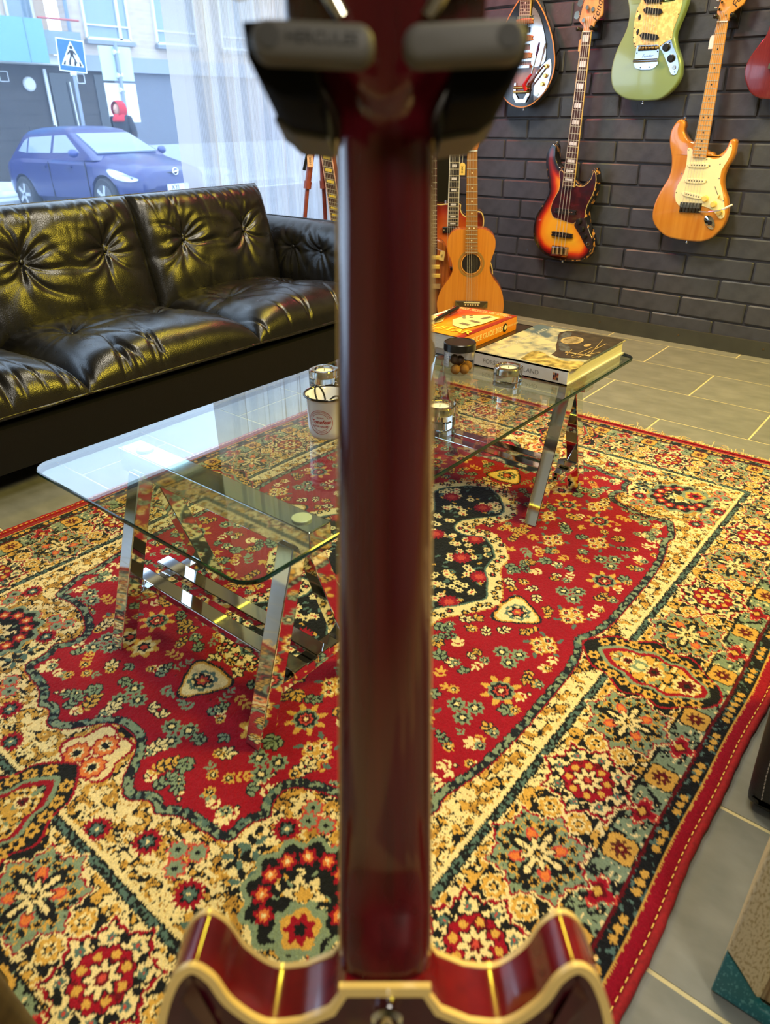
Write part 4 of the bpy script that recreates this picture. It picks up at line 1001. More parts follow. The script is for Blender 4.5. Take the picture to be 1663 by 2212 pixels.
def tealight(x, y, label, rz=0.0):
    t = empty('candle_holder', label, 'candle holder', (x, y, TZ), rot=(0, 0, rz), group='glass candle holders')
    v = []; f = []; n = 48
    def sq(r, k):
        a = 2 * PI * k / n + PI / 4; c, s = math.cos(a), math.sin(a); q = (abs(c) ** 5 + abs(s) ** 5) ** (-1 / 5); a2 = a
        rr = r * q * (1 + 0.03 * math.cos(4 * a)); return rr * c, rr * s
    prof = [(0.0265, 0.0, 1), (0.028, 0.002, 1), (0.028, 0.040, 1), (0.0265, 0.042, 1), (0.0215, 0.042, 0), (0.0205, 0.041, 0), (0.0202, 0.024, 0)]
    for (r, z, s) in prof:
        for k in range(n):
            if s: x_, y_ = sq(r, k)
            else: a = 2 * PI * k / n + PI / 4; x_, y_ = r * math.cos(a), r * math.sin(a)
            v.append((x_, y_, z))
    for i in range(len(prof) - 1):
        for k in range(n): k2 = (k + 1) % n; f.append((i * n + k, i * n + k2, (i + 1) * n + k2, (i + 1) * n + k))
    f += [tuple(range(n))[::-1], tuple((len(prof) - 1) * n + k for k in range(n))]
    MB().add(v, f).build('glass_block', MATS.get('crystal') or clear_glass('crystal'), t, smooth=35)
    c = MB().lathe([(0.0185, 0.0245), (0.0190, 0.0255), (0.0190, 0.0375), (0.0183, 0.038), (0.0180, 0.035), (0.0, 0.035)], 28).build('tealight_cup', mat('thin_aluminium', (206, 206, 204), 0.25, 1.0), t, smooth=35)
    MB().lathe([(0.0178, 0.0345), (0.0178, 0.0362), (0.001, 0.0366)], 28).build('wax', mat('candle_wax', (240, 232, 200), 0.5), t, smooth=35)
    MB().tube([(0, 0, 0.036), (0.001, 0, 0.0415)], 0.0007, 6).build('wick', M_INK, t)
tealight(1.318, 0.733, 'square glass tealight holder in front of the white-spined book', 0.15)
tealight(1.035, 0.715, 'square glass tealight holder beside the near edge of the tabletop', 0.25)
tealight(1.055, 1.035, 'square glass tealight holder behind the white enamel mug', 0.0)
def jar():
    c = (1.322, 0.864); t = empty('jar', 'clear plastic jar with a black screw lid next to the books', 'jar', (c[0], c[1], TZ))
    m = thin_glass('jar_plastic', (244, 244, 244), 1.4, gloss=0.9)
    MB().lathe([(0.030, 0.0005), (0.0345, 0.002), (0.0352, 0.006), (0.0352, 0.052), (0.033, 0.055), (0.033, 0.060)], 40).build('body', m, t, smooth=40)
    ld = MB().lathe([(0.0355, 0.054), (0.0365, 0.0545), (0.0365, 0.070), (0.0350, 0.0715), (0.0335, 0.0715), (0.033, 0.0705), (0.0, 0.0705)], 48).build('lid', mat('black_lid', (30, 27, 26), 0.28), t, smooth=35)
    lab = []; n = 8
    for k in range(n + 1):
        a = R(138 + 34 * k / n); lab.append((0.0355 * math.cos(a), 0.0355 * math.sin(a)))
    v = [(p[0], p[1], z) for z in (0.020, 0.052) for p in lab]
    lb = MB().add(v, [(k, k + 1, n + 2 + k, n + 1 + k) for k in range(n)]).build('label', mat('white_sticker', (232, 236, 238), 0.6, c2=(150, 156, 160), ns=5, stretch=(30, 30, 260), fac=(0.52, 0.56)), t, smooth=180)
    ch = mat('cocoa_ball', (172, 124, 58), 0.9, c2=(150, 102, 44), ns=120); dk = mat('dark_chocolate', (84, 58, 44), 0.5, c2=(66, 44, 34), ns=80)
    for i, (x, y, z, r, m_, lab_) in enumerate(((-0.020, -0.004, 0.0125, 0.0112, ch, 'cocoa-dusted ball at the outer side of the jar near the rug'), (-0.006, -0.019, 0.0120, 0.0112, ch, 'cocoa-dusted ball at the front of the jar'), (0.010, -0.017, 0.0165, 0.0112, ch, 'cocoa-dusted ball nearest the white-spined book in the jar'), (0.004, 0.004, 0.0125, 0.0112, ch, 'cocoa-dusted ball in the middle of the jar floor'), (-0.003, -0.004, 0.0305, 0.0105, dk, 'half-dusted chocolate ball on top of the others in the jar'), (-0.014, 0.004, 0.0335, 0.0100, dk, 'dark chocolate ball at the back of the jar'), (0.018, 0.003, 0.0125, 0.011, ch, 'cocoa-dusted ball at the back right of the jar'))):
        o = MB().sphere((0, 0, 0), r, 18, 12, (1, 1, 1.15 if i == 5 else 0.97)).build('chocolate_ball', m_, None, smooth=180, loc=(c[0] + x, c[1] + y, TZ + z))
        tag(o, lab_, 'candy', 'chocolate balls in the jar')
jar()
def mug():
    c = (0.868, 0.848); t = empty('mug', 'white enamel mug with a black rim and a red round print', 'mug', (c[0], c[1], TZ))
    m = mat('white_enamel', (238, 238, 236), 0.15, coat=0.5)
    MB().lathe([(0.026, 0.0005), (0.031, 0.002), (0.0345, 0.008), (0.036, 0.02), (0.0375, 0.076), (0.0405, 0.080), (0.0398, 0.0812), (0.0358, 0.077), (0.0345, 0.02), (0.030, 0.006), (0.0, 0.005)], 56).build('body', m, t, smooth=50)
    MB().tube([(0.0405 * math.cos(a), 0.0405 * math.sin(a), 0.0806) for a in np.linspace(0, 2 * PI, 57)], 0.0022, 8, cap=False).build('rim', mat('black_enamel', (22, 22, 24), 0.12, coat=0.6), t, smooth=180)
    MB().tube([(0.036 + 0.028 * math.sin(a), 0.0, 0.042 + 0.024 * math.cos(a)) for a in np.linspace(0.15, PI - 0.15, 14)], 0.0036, 8).build('handle', m, t, smooth=180).rotation_euler = (0, 0, R(-10))
    az = R(224 - 22)        # the print is turned away a little
    def wrap(p, off=0.0):
        r = 0.0366 + (p[1]) * 0.022 + off + 0.0003; a = az + p[0] / 0.0366; return (r * math.cos(a), r * math.sin(a), 0.038 + p[1])
    red = mat('red_print', (176, 44, 36), 0.35)
    pr = MB()
    def arc(r, a0, a1, w, n=40):
        v = []; f = []
        for k in range(n + 1):
            a = a0 + (a1 - a0) * k / n
            for rr in (r - w, r + w): v.append(wrap((rr * math.cos(a), rr * math.sin(a))))
        for k in range(n): f.append((2 * k, 2 * k + 1, 2 * k + 3, 2 * k + 2))
        pr.add(v, f)
    arc(0.0225, 0, 2 * PI, 0.00045, 64); arc(0.0165, R(25), R(155), 0.00035); arc(0.0165, R(215), R(325), 0.00035)
    ring = pr.build('round_print', red, t)
    def wtext(s, size, y, **k):
        v, f = text_vf(s, size, extrude=0.0, **k); MB().add([wrap((p[0], p[1] + y), 0.0002) for p in v], f).build('lettering', red, t)
    wtext('Tonefest', 0.0105, 0.0005, shear=0.25, offset=0.00025); wtext('GUITAR GALLERY', 0.0042, -0.0078, offset=0.0001); wtext('HELSINKI', 0.0034, 0.0085)
    def ctext(s, size, r, up):
        v, f = text_vf(s, size, extrude=0.0, align='CENTER')
        q = []
        for p in v:
            a = (PI / 2 - p[0] / r) if up else (-PI / 2 + p[0] / r); rr = r + p[1] if up else r - p[1]; q.append(wrap((rr * math.cos(a), rr * math.sin(a)), 0.0002))
        MB().add(q, f).build('lettering', red, t)
    ctext('VINTAGE INSTRUMENTS, AMPS', 0.0034, 0.0195, True); ctext('GUITARS & MORE', 0.0030, 0.0195, False)
    s = empty('scissors', 'black-handled scissors standing in the enamel mug', 'scissors', (c[0], c[1], TZ), rot=(0, 0, R(-46)))
    bl = mat('scissor_plastic', (24, 22, 22), 0.3)
    def oval(cx, cz, a, b, tilt, y):
        return [(cx + a * math.cos(k) * math.cos(tilt) - b * math.sin(k) * math.sin(tilt), y + 0.004 * math.sin(k), cz + a * math.cos(k) * math.sin(tilt) + b * math.sin(k) * math.cos(tilt)) for k in np.linspace(0, 2 * PI, 25)]
    MB().tube(oval(-0.012, 0.074, 0.0075, 0.019, 0.28, 0.004), 0.0017, 8, cap=False).build('handle_loop', bl, s, smooth=180)
    MB().tube(oval(0.010, 0.060, 0.008, 0.016, -0.7, 0.0), 0.0017, 8, cap=False).build('handle_loop', bl, s, smooth=180)
    for tl in (-1, 1):
        MB().bar((0.003 * tl, 0.002 * tl, 0.054), (-0.006 * tl, 0.002 * tl, 0.008), 0.006, 0.0012).build('blade', M_CHROME, s)
    k = empty('pencil', 'dark pencil leaning inside the enamel mug', 'pencil', (c[0], c[1], TZ))
    MB().tube([(-0.010, 0.016, 0.008), (-0.024, 0.026, 0.076)], 0.0032, 7).build('shaft', M_BLACKPL, k)
mug()
# dark blue vase, mostly hidden by the neck
vs = empty('vase', 'dark blue glazed vase beside the stacked books', 'vase', (1.285, 0.952, TZ))
MB().lathe([(0.022, 0.0005), (0.026, 0.003), (0.036, 0.02), (0.040, 0.04), (0.036, 0.06), (0.024, 0.078), (0.020, 0.086), (0.023, 0.094), (0.020, 0.094), (0.017, 0.086), (0.0, 0.08)], 36).build('body', mat('blue_glaze', (34, 36, 66), 0.1, coat=0.6), vs, smooth=50)
# ------------------------------------------------------------------ guitars: common pieces (local x right, y up, z towards the viewer)
def wall_frame(y, z, x=3.235):
    return frame((x, y, z), (0, -1, 0), (0, 0, 1), (-1, 0, 0))
def fret_neck(root, nut, end, L, n, zf, m_fb, m_neck, inlay=None, m_inlay=None, nstr=6, bridge=None, zb=None, binding=None, m_binding=None, depth=0.020, extra=0.0):
    """neck with fingerboard, frets, inlays and strings; nut and end are (left, right) points"""
    (a, b), (c, d) = nut, end
    nk = MB()
    nk.add([(a[0], a[1], zf - 0.006), (b[0], b[1], zf - 0.006), (d[0], d[1], zf - 0.006), (c[0], c[1], zf - 0.006), (a[0] * 0.75 + b[0] * 0.25, a[1], zf - depth), (b[0] * 0.75 + a[0] * 0.25, b[1], zf - depth), (d[0] * 0.75 + c[0] * 0.25, d[1], zf - depth), (c[0] * 0.75 + d[0] * 0.25, c[1], zf - depth)],
           [(0, 1, 2, 3), (4, 7, 6, 5), (0, 4, 5, 1), (1, 5, 6, 2), (2, 6, 7, 3), (3, 7, 4, 0)])
    nk.build('neck', m_neck, root)
    fb = MB().add([(p[0], p[1], zf) for p in (a, b, d, c)] + [(p[0], p[1], zf - 0.0062) for p in (a, b, d, c)], [(3, 2, 1, 0), (4, 5, 6, 7), (0, 1, 5, 4), (1, 2, 6, 5), (2, 3, 7, 6), (3, 0, 4, 7)]).build('fingerboard', m_fb, root)
    ylen = ((a[1] + b[1]) - (c[1] + d[1])) / 2
    def at(t): return (a[0] + (c[0] - a[0]) * t, b[0] + (d[0] - b[0]) * t, (a[1] + b[1]) / 2 - ylen * t)
    slope = math.atan2(b[1] - a[1], b[0] - a[0])
    ubox('nut', fb, ((a[0] + b[0]) / 2, (a[1] + b[1]) / 2, zf + 0.001), (abs(b[0] - a[0]), 0.004, 0.005), M_WHITEPL, rot=(0, 0, slope))
    pos = [0.0]
    for k in range(1, n + 1):
        y = L * (1 - 2 ** (-k / 12.0)); pos.append(y)
        if y > ylen - 0.002: break
        l, r, yy = at(y / ylen); ubox('fret', fb, ((l + r) / 2, yy, zf + 0.0006), (r - l, 0.0022, 0.0016), M_FRET, rot=(0, 0, slope))
    for k in ((3, 5, 7, 9, 12, 15, 17, 19, 21) if inlay != 'block_bass' else (1, 3, 5, 7, 9, 12, 15, 17, 19)):
        if inlay is None or k >= len(pos): continue
        y = (pos[k] + pos[k - 1]) / 2
        if y > ylen - 0.006: continue
        l, r, yy = at(y / ylen)
        if inlay in ('block', 'block_bass'): ubox('inlay', fb, ((l + r) / 2, yy, zf + 0.0002), ((r - l) * 0.72, (pos[k] - pos[k - 1]) * 0.52, 0.0008), m_inlay, rot=(0, 0, slope))
        elif inlay == 'bar': ubox('inlay', fb, ((l + r) / 2, yy, zf + 0.0002), ((r - l) * 0.52, (pos[k] - pos[k - 1]) * 0.42, 0.0008), m_inlay, rot=(0, 0, slope))
        else:
            for dx in ((-0.2, 0.2) if k == 12 else (0,)): ucyl('inlay', fb, ((l + r) / 2 + dx * (r - l), yy, zf - 0.0004), 0.0031, 0.001, m_inlay)
    if binding:
        for s, (p, q) in ((-1, (a, c)), (1, (b, d))):
            MB().bar((p[0] + s * binding / 2, p[1], zf - 0.003), (q[0] + s * binding / 2, q[1], zf - 0.003), binding, 0.0066, up=(0, 0, 1)).build('neck_binding', m_binding, fb)
    if bridge is not None:
        for k in range(nstr):
            t = (k + 0.5) / nstr; x0 = a[0] + (b[0] - a[0]) * (0.06 + 0.88 * t); x1 = bridge[0] + (bridge[1] - bridge[0]) * t
            p0 = (x0, (a[1] + b[1]) / 2 + extra, zf + 0.0035); p1 = (x1, bridge[2], zb)
            MB().bar(p0, p1, 0.0018 if nstr == 4 else 0.0008 + 0.0004 * (nstr - k) / nstr, 0.001).build('string', M_STRING, root)
    return fb
def price_tag(root, x, y, z, hang, m=None, text=None, rz=0.0, sc_=1.0):
    """card price tag on a thread"""
    t = MB().prism([(-0.011 * sc_, -0.022 * sc_), (0.011 * sc_, -0.022 * sc_), (0.011 * sc_, 0.014 * sc_), (0.006 * sc_, 0.021 * sc_), (-0.006 * sc_, 0.021 * sc_), (-0.011 * sc_, 0.014 * sc_)], 0, 0.0008).build('price_tag', m or M_TAG, root, loc=(x, y, z), rot=(0, 0, rz))
    MB().tube([(0, 0.018 * sc_, 0.001), (hang[0] - x, hang[1] - y, hang[2] - z)], 0.0007, 5).build('thread', M_THREAD, t)
    if text: lettering(t, text, 0.010 * sc_, M_INK, Matrix.Translation((0, -0.003, 0.0012)) @ Matrix.Rotation(PI / 2, 4, 'Z'), extrude=0.0001)
    return t
def wall_hanger(y, z, label, dx=0.028):
    """forked hanger screwed to the wall"""
    t = empty('guitar_hanger', label, 'hanger', mtx=wall_frame(y, z, WX - 0.012), group='guitar hangers on the brick wall')
    MB().prism([(-0.03, -0.035), (0.03, -0.035), (0.03, 0.035), (-0.03, 0.035)], 0, 0.012, 0.003).build('base_plate', M_BLACKPL, t)
    MB().tube([(0, 0, 0.01), (0, 0, 0.05)], 0.006, 10).build('stem', M_BLACKSTEEL, t, smooth=60)
    for s in (-1, 1):
        MB().tube([(0, 0, 0.05), (s * dx, -0.004, 0.062), (s * dx * 1.05, -0.002, 0.108)], [0.006, 0.0065, 0.0065], 10).build('fork_arm', M_BLACKPL, t, smooth=60)
        MB().sphere((s * dx * 1.05, -0.002, 0.110), 0.0085, 12, 8).build('fork_tip', M_BLACKPL, t, smooth=180)
    return t
def knob(root, x, y, z, r, h, m, top=0.85):
    k = ucyl('knob', root, (x, y, z), r, h, m, top=top); return k
def strap_button(root, x, y, z, d):
    MB().tube([(x, y, z), (x, y + d * 0.004, z), (x, y + d * 0.009, z), (x, y + d * 0.011, z)], [0.003, 0.0025, 0.0055, 0.005], 10).build('strap_button', M_CHROME, root, smooth=60)
def wood(name, c, c2, rough=0.25, coat=0.6, sx=60, sy=4, dark=None):
    return mat(name, c, rough, c2=c2, ns=1.0, stretch=(sx, sy, sx), coat=coat, detail=8, fac=(0.3, 0.7))
def burst(name, cx, cy, sx, sy, stops, rough=0.2):
    """sunburst: rings of colour from a centre outwards"""
    m, nt, b = nodes_of(name); N = nt.nodes; L = nt.links; v = coords(nt)
    mp = N.new('ShaderNodeMapping'); mp.vector_type = 'POINT'; mp.inputs['Location'].default_value = (-cx / sx, -cy / sy, 0); mp.inputs['Scale'].default_value = (1 / sx, 1 / sy, 0.0)
    L.new(v, mp.inputs[0]); ln = N.new('ShaderNodeVectorMath'); ln.operation = 'LENGTH'; L.new(mp.outputs[0], ln.inputs[0])
    nzs = N.new('ShaderNodeTexNoise'); nzs.inputs['Scale'].default_value = 9; L.new(v, nzs.inputs['Vector'])
    ad = N.new('ShaderNodeMath'); ad.operation = 'MULTIPLY_ADD'; ad.inputs[1].default_value = 0.16; L.new(nzs.outputs[0], ad.inputs[0]); L.new(ln.outputs['Value'], ad.inputs[2])
    cr = N.new('ShaderNodeValToRGB'); el = cr.color_ramp.elements
    for i, (p, c) in enumerate(stops):
        e_ = el[i] if i < 2 else el.new(p)
        e_.position = p; e_.color = (*lin(c), 1)
    L.new(ad.outputs[0], cr.inputs[0]); L.new(cr.outputs[0], b.inputs['Base Color'])
    b.inputs['Roughness'].default_value = rough; set_in(b, 'Coat Weight', 0.6); set_in(b, 'Coat Roughness', 0.08); MATS[name] = m; return m
M_MAPLE = wood('amber_maple', (224, 160, 76), (206, 138, 58), sx=90, sy=3)
M_ROSEWOOD = wood('rosewood', (78, 44, 38), (56, 30, 28), 0.45, 0.0, 160, 6)
M_EBONY = mat('ebony', (30, 28, 32), 0.35)
M_BLACKDOT = mat('black_dot', (24, 22, 22), 0.4)
M_PEARL = mat('pearl_block', (238, 236, 232), 0.18, c2=(206, 200, 214), ns=60, coat=0.4)

# --- natural solid-body with cream pickguard
def guitar_natural():
    t = empty('electric_guitar', 'natural honey-coloured electric guitar with cream pickguard on the brick wall', 'guitar', mtx=wall_frame(1.0162, 0.5895), group='guitars hanging on the brick wall')
    body = spline(mm([(-100,306),(-87,298),(-82,284),(-83,270),(-77,255),(-64,240),(-50,230),(-34,227),(-22,225),(26,194),(42,192),(53,183),(68,182),(80,189),(90,200),(96,213),(99,228),(105,236),(114,239),(121,236),(125,227),(127,205),(126,183),(120,161),(110,139),(106,116),(106,94),(112,71),(123,49),(136,27),(145,-1),(149,-24),(148,-52),(141,-79),(125,-104),(107,-125),(82,-137),(55,-142),(16,-143),(-21,-141),(-59,-137),(-85,-129),(-112,-113),(-132,-95),(-147,-73),(-153,-49),(-153,-24),(-148,6),(-138,36),(-125,65),(-112,94),(-107,122),(-109,148),(-116,178),(-125,200),(-132,223),(-135,245),(-133,268),(-124,288),(-114,301)]), 3)
    MB().prism(body, -0.045, 0.0, 0.008, 4).build('body', wood('honey_ash', (216, 148, 58), (192, 116, 36), 0.16, 0.9, 34, 2.2), t, smooth=50)
    pgo = mm([(-53,204),(-45,206),(-31,198),(-26,171),(26,171),(38,172),(56,167),(75,171),(89,180),(98,194),(104,211),(105,221),(109,223),(114,217),(117,201),(115,181),(108,161),(100,143),(94,125),(95,102),(100,82),(109,64),(119,42),(129,15),(137,-10),(142,-29),(141,-41),(132,-48),(120,-45),(107,-31),(89,-16),(65,-8),(44,-4),(-37,-8),(-47,-8),(-62,6),(-69,25),(-71,46),(-66,70),(-55,94),(-49,117),(-47,145),(-49,175),(-53,193)])
    pg = MB().prism(pgo, 0, 0.0024, 0.0006, 1, both=False).build('pickguard', mat('cream_pickguard', (250, 238, 184), 0.28), t)
    for x, y in ((-47,198),(110,214),(-58,112),(-66,40),(30,166),(92,100),(84,150),(133,-36),(-40,-3),(126,20)): ucyl('screw', pg, (x / 1000, y / 1000, 0.0024), 0.0023, 0.0008, M_NICKEL)
    for x, y, a in ((3,143,0.0),(4,86,0.0),(2,32,-0.16)):
        pk = MB().prism(spline([(-0.036, -0.007), (0.030, -0.007), (0.038, 0.002), (0.033, 0.008), (-0.036, 0.008)], 3), 0.002, 0.0072, 0.001, 1, both=False).build('pickup', mat('cream_cover', (250, 240, 194), 0.3), t, loc=(x / 1000, y / 1000, 0), rot=(0, 0, a))
        for k in range(6): ucyl('pole_piece', pk, (-0.026 + k * 0.0104, 0.001, 0.0072), 0.0024, 0.0006, M_BLACKDOT)
        for s in (-0.043, 0.043): ucyl('screw', pk, (s, 0, 0.0024), 0.0025, 0.0012, M_NICKEL)
    br = MB().prism([(-0.040, -0.033), (0.046, -0.031), (0.046, 0.006), (-0.040, 0.006)], 0, 0.004).build('bridge', M_CHROME, t)
    for k in range(6):
        ubox('saddle', br, (-0.0335 + k * 0.0136, -0.004, 0.008), (0.0115, 0.019, 0.007), M_NICKEL)
        ubox('saddle_spring', br, (-0.0335 + k * 0.0136, -0.022, 0.007), (0.006, 0.018, 0.004), M_CHROME)
    yk = mat('aged_knob', (240, 206, 110), 0.35)
    for x, y in ((55,24),(92,5),(121,-23)): knob(t, x / 1000, y / 1000, 0.0024, 0.0125, 0.015, yk)
    sw = MB().bar((0.104, 0.028, 0.002), (0.112, 0.040, 0.014), 0.005, 0.005).build('switch', yk, t)
    MB().bar((0.082, 0.070, 0.0026), (0.100, 0.040, 0.0026), 0.0018, 0.0008).build('switch_slot', M_BLACKDOT, t)
    jp = MB().prism(spline([(-0.030, 0.0), (-0.022, 0.013), (0.0, 0.017), (0.022, 0.012), (0.032, 0.0), (0.022, -0.012), (0.0, -0.017), (-0.022, -0.013)], 4), 0, 0.004, 0.0012, 2, both=False).build('jack_plate', M_CHROME, t, smooth=40, loc=(0.090, -0.063, 0), rot=(0, 0, R(-50)))
    ucyl('jack_socket', jp, (0.004, 0, 0.0035), 0.009, 0.001, M_BLACKDOT)
    MB().tube([(0.041, -0.026, 0.006), (0.08, -0.023, 0.022), (0.123, -0.015, 0.026), (0.140, -0.008, 0.027)], 0.0024, 8).build('tremolo_arm', M_CHROME, t, smooth=60)
    MB().tube([(0.138, -0.009, 0.027), (0.150, -0.002, 0.027), (0.170, 0.010, 0.027)], [0.003, 0.0048, 0.0035], 10).build('tremolo_tip', M_WHITEPL, t, smooth=60)
    fret_neck(t, ((-0.028, 0.621), (0.010, 0.620)), ((-0.025, 0.171), (0.027, 0.172)), 0.636, 21, 0.0095, wood('maple_board', (232, 170, 84), (216, 150, 66), 0.2, 0.8, 90, 3), M_MAPLE, 'dot', M_BLACKDOT, 6, (-0.036, 0.040, -0.002), 0.012, depth=0.024, extra=0.03)
    hd = spline(mm([(-28,621),(-28,634),(-38,650),(-37,659),(-31,690),(-22,735),(-12,778),(0,796),(18,800),(30,788),(28,770),(40,760),(56,735),(58,705),(51,672),(36,659),(20,647),(11,634),(10,621)]), 4)
    MB().prism(hd, -0.012, 0.002, 0.003, 2).build('headstock', M_MAPLE, t, smooth=40)
    lettering(t, 'Fender', 0.032, M_INK, Matrix.Translation((0.034, 0.704, 0.0026)) @ Matrix.Rotation(R(74), 4, 'Z'), shear=0.35, extrude=0.0001)
    for k in range(6):
        x, y = -0.027 + k * 0.0045, 0.658 + k * 0.021
        p = ucyl('tuner', t, (x, y, 0.002), 0.0045, 0.012, M_CHROME)
        MB().sphere((x - 0.021, y + 0.008, -0.006), 0.007, 10, 6, (1, 0.6, 0.6)).build('tuner_button', M_CHROME, t, smooth=180)
    ucyl('string_tree', t, (-0.002, 0.640, 0.002), 0.003, 0.006, M_CHROME)
    strap_button(t, -0.091, 0.302, -0.02, 1); strap_button(t, 0.008, -0.143, -0.02, -1)
    price_tag(t, -0.038, 0.560, -0.010, (-0.030, 0.63, -0.004), M_WHITEPL)
guitar_natural()
wall_hanger(1.018, 1.228, 'black forked wall hanger holding the natural guitar with cream pickguard')

# --- sunburst bass
def bass():
    t = empty('bass_guitar', 'worn sunburst bass with tortoiseshell pickguard and white block inlays', 'guitar', mtx=wall_frame(1.5767, 0.3681), group='guitars hanging on the brick wall')
    ol = spline(mm([(-86,430),(-95,434),(-103,425),(-112,409),(-119,390),(-121,371),(-119,349),(-112,323),(-104,294),(-96,265),(-92,240),(-96,220),(-105,200),(-120,174),(-136,150),(-147,123),(-152,97),(-153,66),(-149,39),(-140,14),(-125,-6),(-104,-26),(-77,-42),(-41,-52),(3,-58),(51,-58),(87,-56),(116,-49),(137,-34),(151,-14),(158,7),(160,28),(152,52),(138,76),(125,100),(114,124),(108,148),(109,168),(116,191),(126,215),(133,240),(139,264),(140,287),(137,308),(129,331),(120,340),(111,333),(106,312),(95,290),(77,277),(58,273),(41,276),(7,313),(-19,338),(-36,335),(-51,342),(-64,358),(-72,381),(-74,405),(-76,421)]), 3)
    # colour by distance from the rim, with wear on the edge
    m, nt, b = nodes_of('three_colour_burst'); N = nt.nodes; L = nt.links
    at = N.new('ShaderNodeAttribute'); at.attribute_name = 'rim'
    nn = N.new('ShaderNodeTexNoise'); nn.inputs['Scale'].default_value = 14; L.new(coords(nt), nn.inputs['Vector'])
    ad = N.new('ShaderNodeMath'); ad.operation = 'MULTIPLY_ADD'; ad.inputs[1].default_value = 0.014; L.new(nn.outputs[0], ad.inputs[0]); L.new(at.outputs['Fac'], ad.inputs[2])
    cr = N.new('ShaderNodeValToRGB'); el = cr.color_ramp.elements
    mr = N.new('ShaderNodeMapRange'); mr.inputs[1].default_value = 0.0; mr.inputs[2].default_value = 0.10; L.new(ad.outputs[0], mr.inputs[0])
    for i, (p, c) in enumerate(((0.0, (20, 18, 22)), (0.17, (24, 18, 22)), (0.30, (120, 20, 22)), (0.42, (196, 52, 26)), (0.58, (230, 140, 36)), (0.9, (236, 168, 44)))):
        e_ = el[i] if i < 2 else el.new(p)
        e_.position = p; e_.color = (*lin(c), 1)
    L.new(mr.outputs[0], cr.inputs[0])
    wz = nz(nt, coords(nt), 38, 0.56, 0.60, 6)
    lim = N.new('ShaderNodeMath'); lim.operation = 'LESS_THAN'; lim.inputs[1].default_value = 0.007; L.new(at.outputs['Fac'], lim.inputs[0])
    sx = N.new('ShaderNodeSeparateXYZ'); L.new(coords(nt), sx.inputs[0]); gx = N.new('ShaderNodeMapRange'); gx.inputs[1].default_value = -0.20; gx.inputs[2].default_value = 0.11; gx.inputs[3].default_value = 0.25; L.new(sx.outputs[0], gx.inputs[0])
    mu = N.new('ShaderNodeMath'); mu.operation = 'MULTIPLY'; L.new(wz, mu.inputs[0]); L.new(lim.outputs[0], mu.inputs[1]); mu2 = N.new('ShaderNodeMath'); mu2.operation = 'MULTIPLY'; L.new(mu.outputs[0], mu2.inputs[0]); L.new(gx.outputs[0], mu2.inputs[1])
    L.new(mixc(nt, mu2.outputs[0], cr.outputs[0], (206, 146, 78)), b.inputs['Base Color']); b.inputs['Roughness'].default_value = 0.2; set_in(b, 'Coat Weight', 0.6)
    # body: rounded rim rings then filled inward by rings so that the burst can follow the outline
    mb = MB(); rings = [(0.0, -0.045, 0.0), (0.0, -0.005, 0.0), (0.0008, -0.0022, 0.0008), (0.002, -0.0007, 0.002), (0.004, 0.0, 0.004)]
    cur = ol; v = []; rim = []; n = len(ol)
    base = [Vector(p) for p in ol]
    for off, z, dd in rings:
        p = inset(ol, off) if off else ol
        v += [(q[0], q[1], z) for q in p]; rim += [dd] * n
    f = [(i * n + k, i * n + (k + 1) % n, (i + 1) * n + (k + 1) % n, (i + 1) * n + k) for i in range(len(rings) - 1) for k in range(n)]
    area = sum(ol[i][0] * ol[(i + 1) % n][1] - ol[(i + 1) % n][0] * ol[i][1] for i in range(n))
    if area < 0: f = [q[::-1] for q in f]
    # front face as a fine grid with a distance attribute
    o = MB().add(v[:len(rings) * n], f + [tuple(q) for q in tessellate_polygon([[Vector((p[0], p[1], 0)) for p in ol]])]).build('body', m, t, smooth=50)
    a_ = o.data.attributes.new('rim', 'FLOAT', 'POINT'); a_.data.foreach_set('value', rim[:len(rings) * n])
    inn = inset(ol, 0.004); P_ = np.array(inn); full = np.array(ol)
    bm = bmesh.new(); vs = [bm.verts.new((p[0], p[1], 0.0)) for p in inn]; [bm.faces.new((vs[a], vs[b], vs[c])) for a, b, c in tessellate_polygon([[Vector((p[0], p[1], 0)) for p in inn]])]
    for it in range(4):
        bmesh.ops.subdivide_edges(bm, edges=[e_ for e_ in bm.edges if e_.calc_length() > 0.012], cuts=1, use_grid_fill=False); bmesh.ops.triangulate(bm, faces=[q for q in bm.faces if len(q.verts) > 3])
    me = bpy.data.meshes.new('front'); bm.normal_update()
    if sum(q.normal.z for q in bm.faces) < 0: bmesh.ops.reverse_faces(bm, faces=bm.faces)
    bm.to_mesh(me); bm.free(); me.materials.append(m)
    me.polygons.foreach_set('use_smooth', [True] * len(me.polygons))
    co = np.array([q.co[:2] for q in me.vertices]); seg0 = full; seg1 = np.roll(full, -1, 0)
    dmin = np.full(len(co), 9.0)
    for s0, s1 in zip(seg0, seg1):
        d = s1 - s0; tt = (((co - s0) @ d) / (d @ d + 1e-12)).clip(0, 1); dmin = np.minimum(dmin, np.hypot(*(co - s0 - tt[:, None] * d).T))
    a2 = me.attributes.new('rim', 'FLOAT', 'POINT'); a2.data.foreach_set('value', dmin.astype(np.float32))
    fo = bpy.data.objects.new('front', me); col.objects.link(fo); fo.parent = t
    tort = mat('tortoiseshell', (72, 18, 26), 0.2, c2=(40, 14, 24), ns=26, coat=0.5, fac=(0.35, 0.6))
    pgo = mm([(-46,320),(-41,326),(-32,326),(-22,316),(-17,259),(37,261),(42,269),(60,265),(82,268),(99,281),(111,298),(117,324),(121,330),(130,320),(136,294),(135,263),(129,235),(118,210),(109,190),(105,168),(105,136),(78,132),(63,115),(50,107),(29,110),(-2,117),(-26,122),(-48,125),(-61,137),(-70,157),(-69,177),(-63,200),(-51,223),(-40,243),(-37,265),(-39,289),(-44,306)])
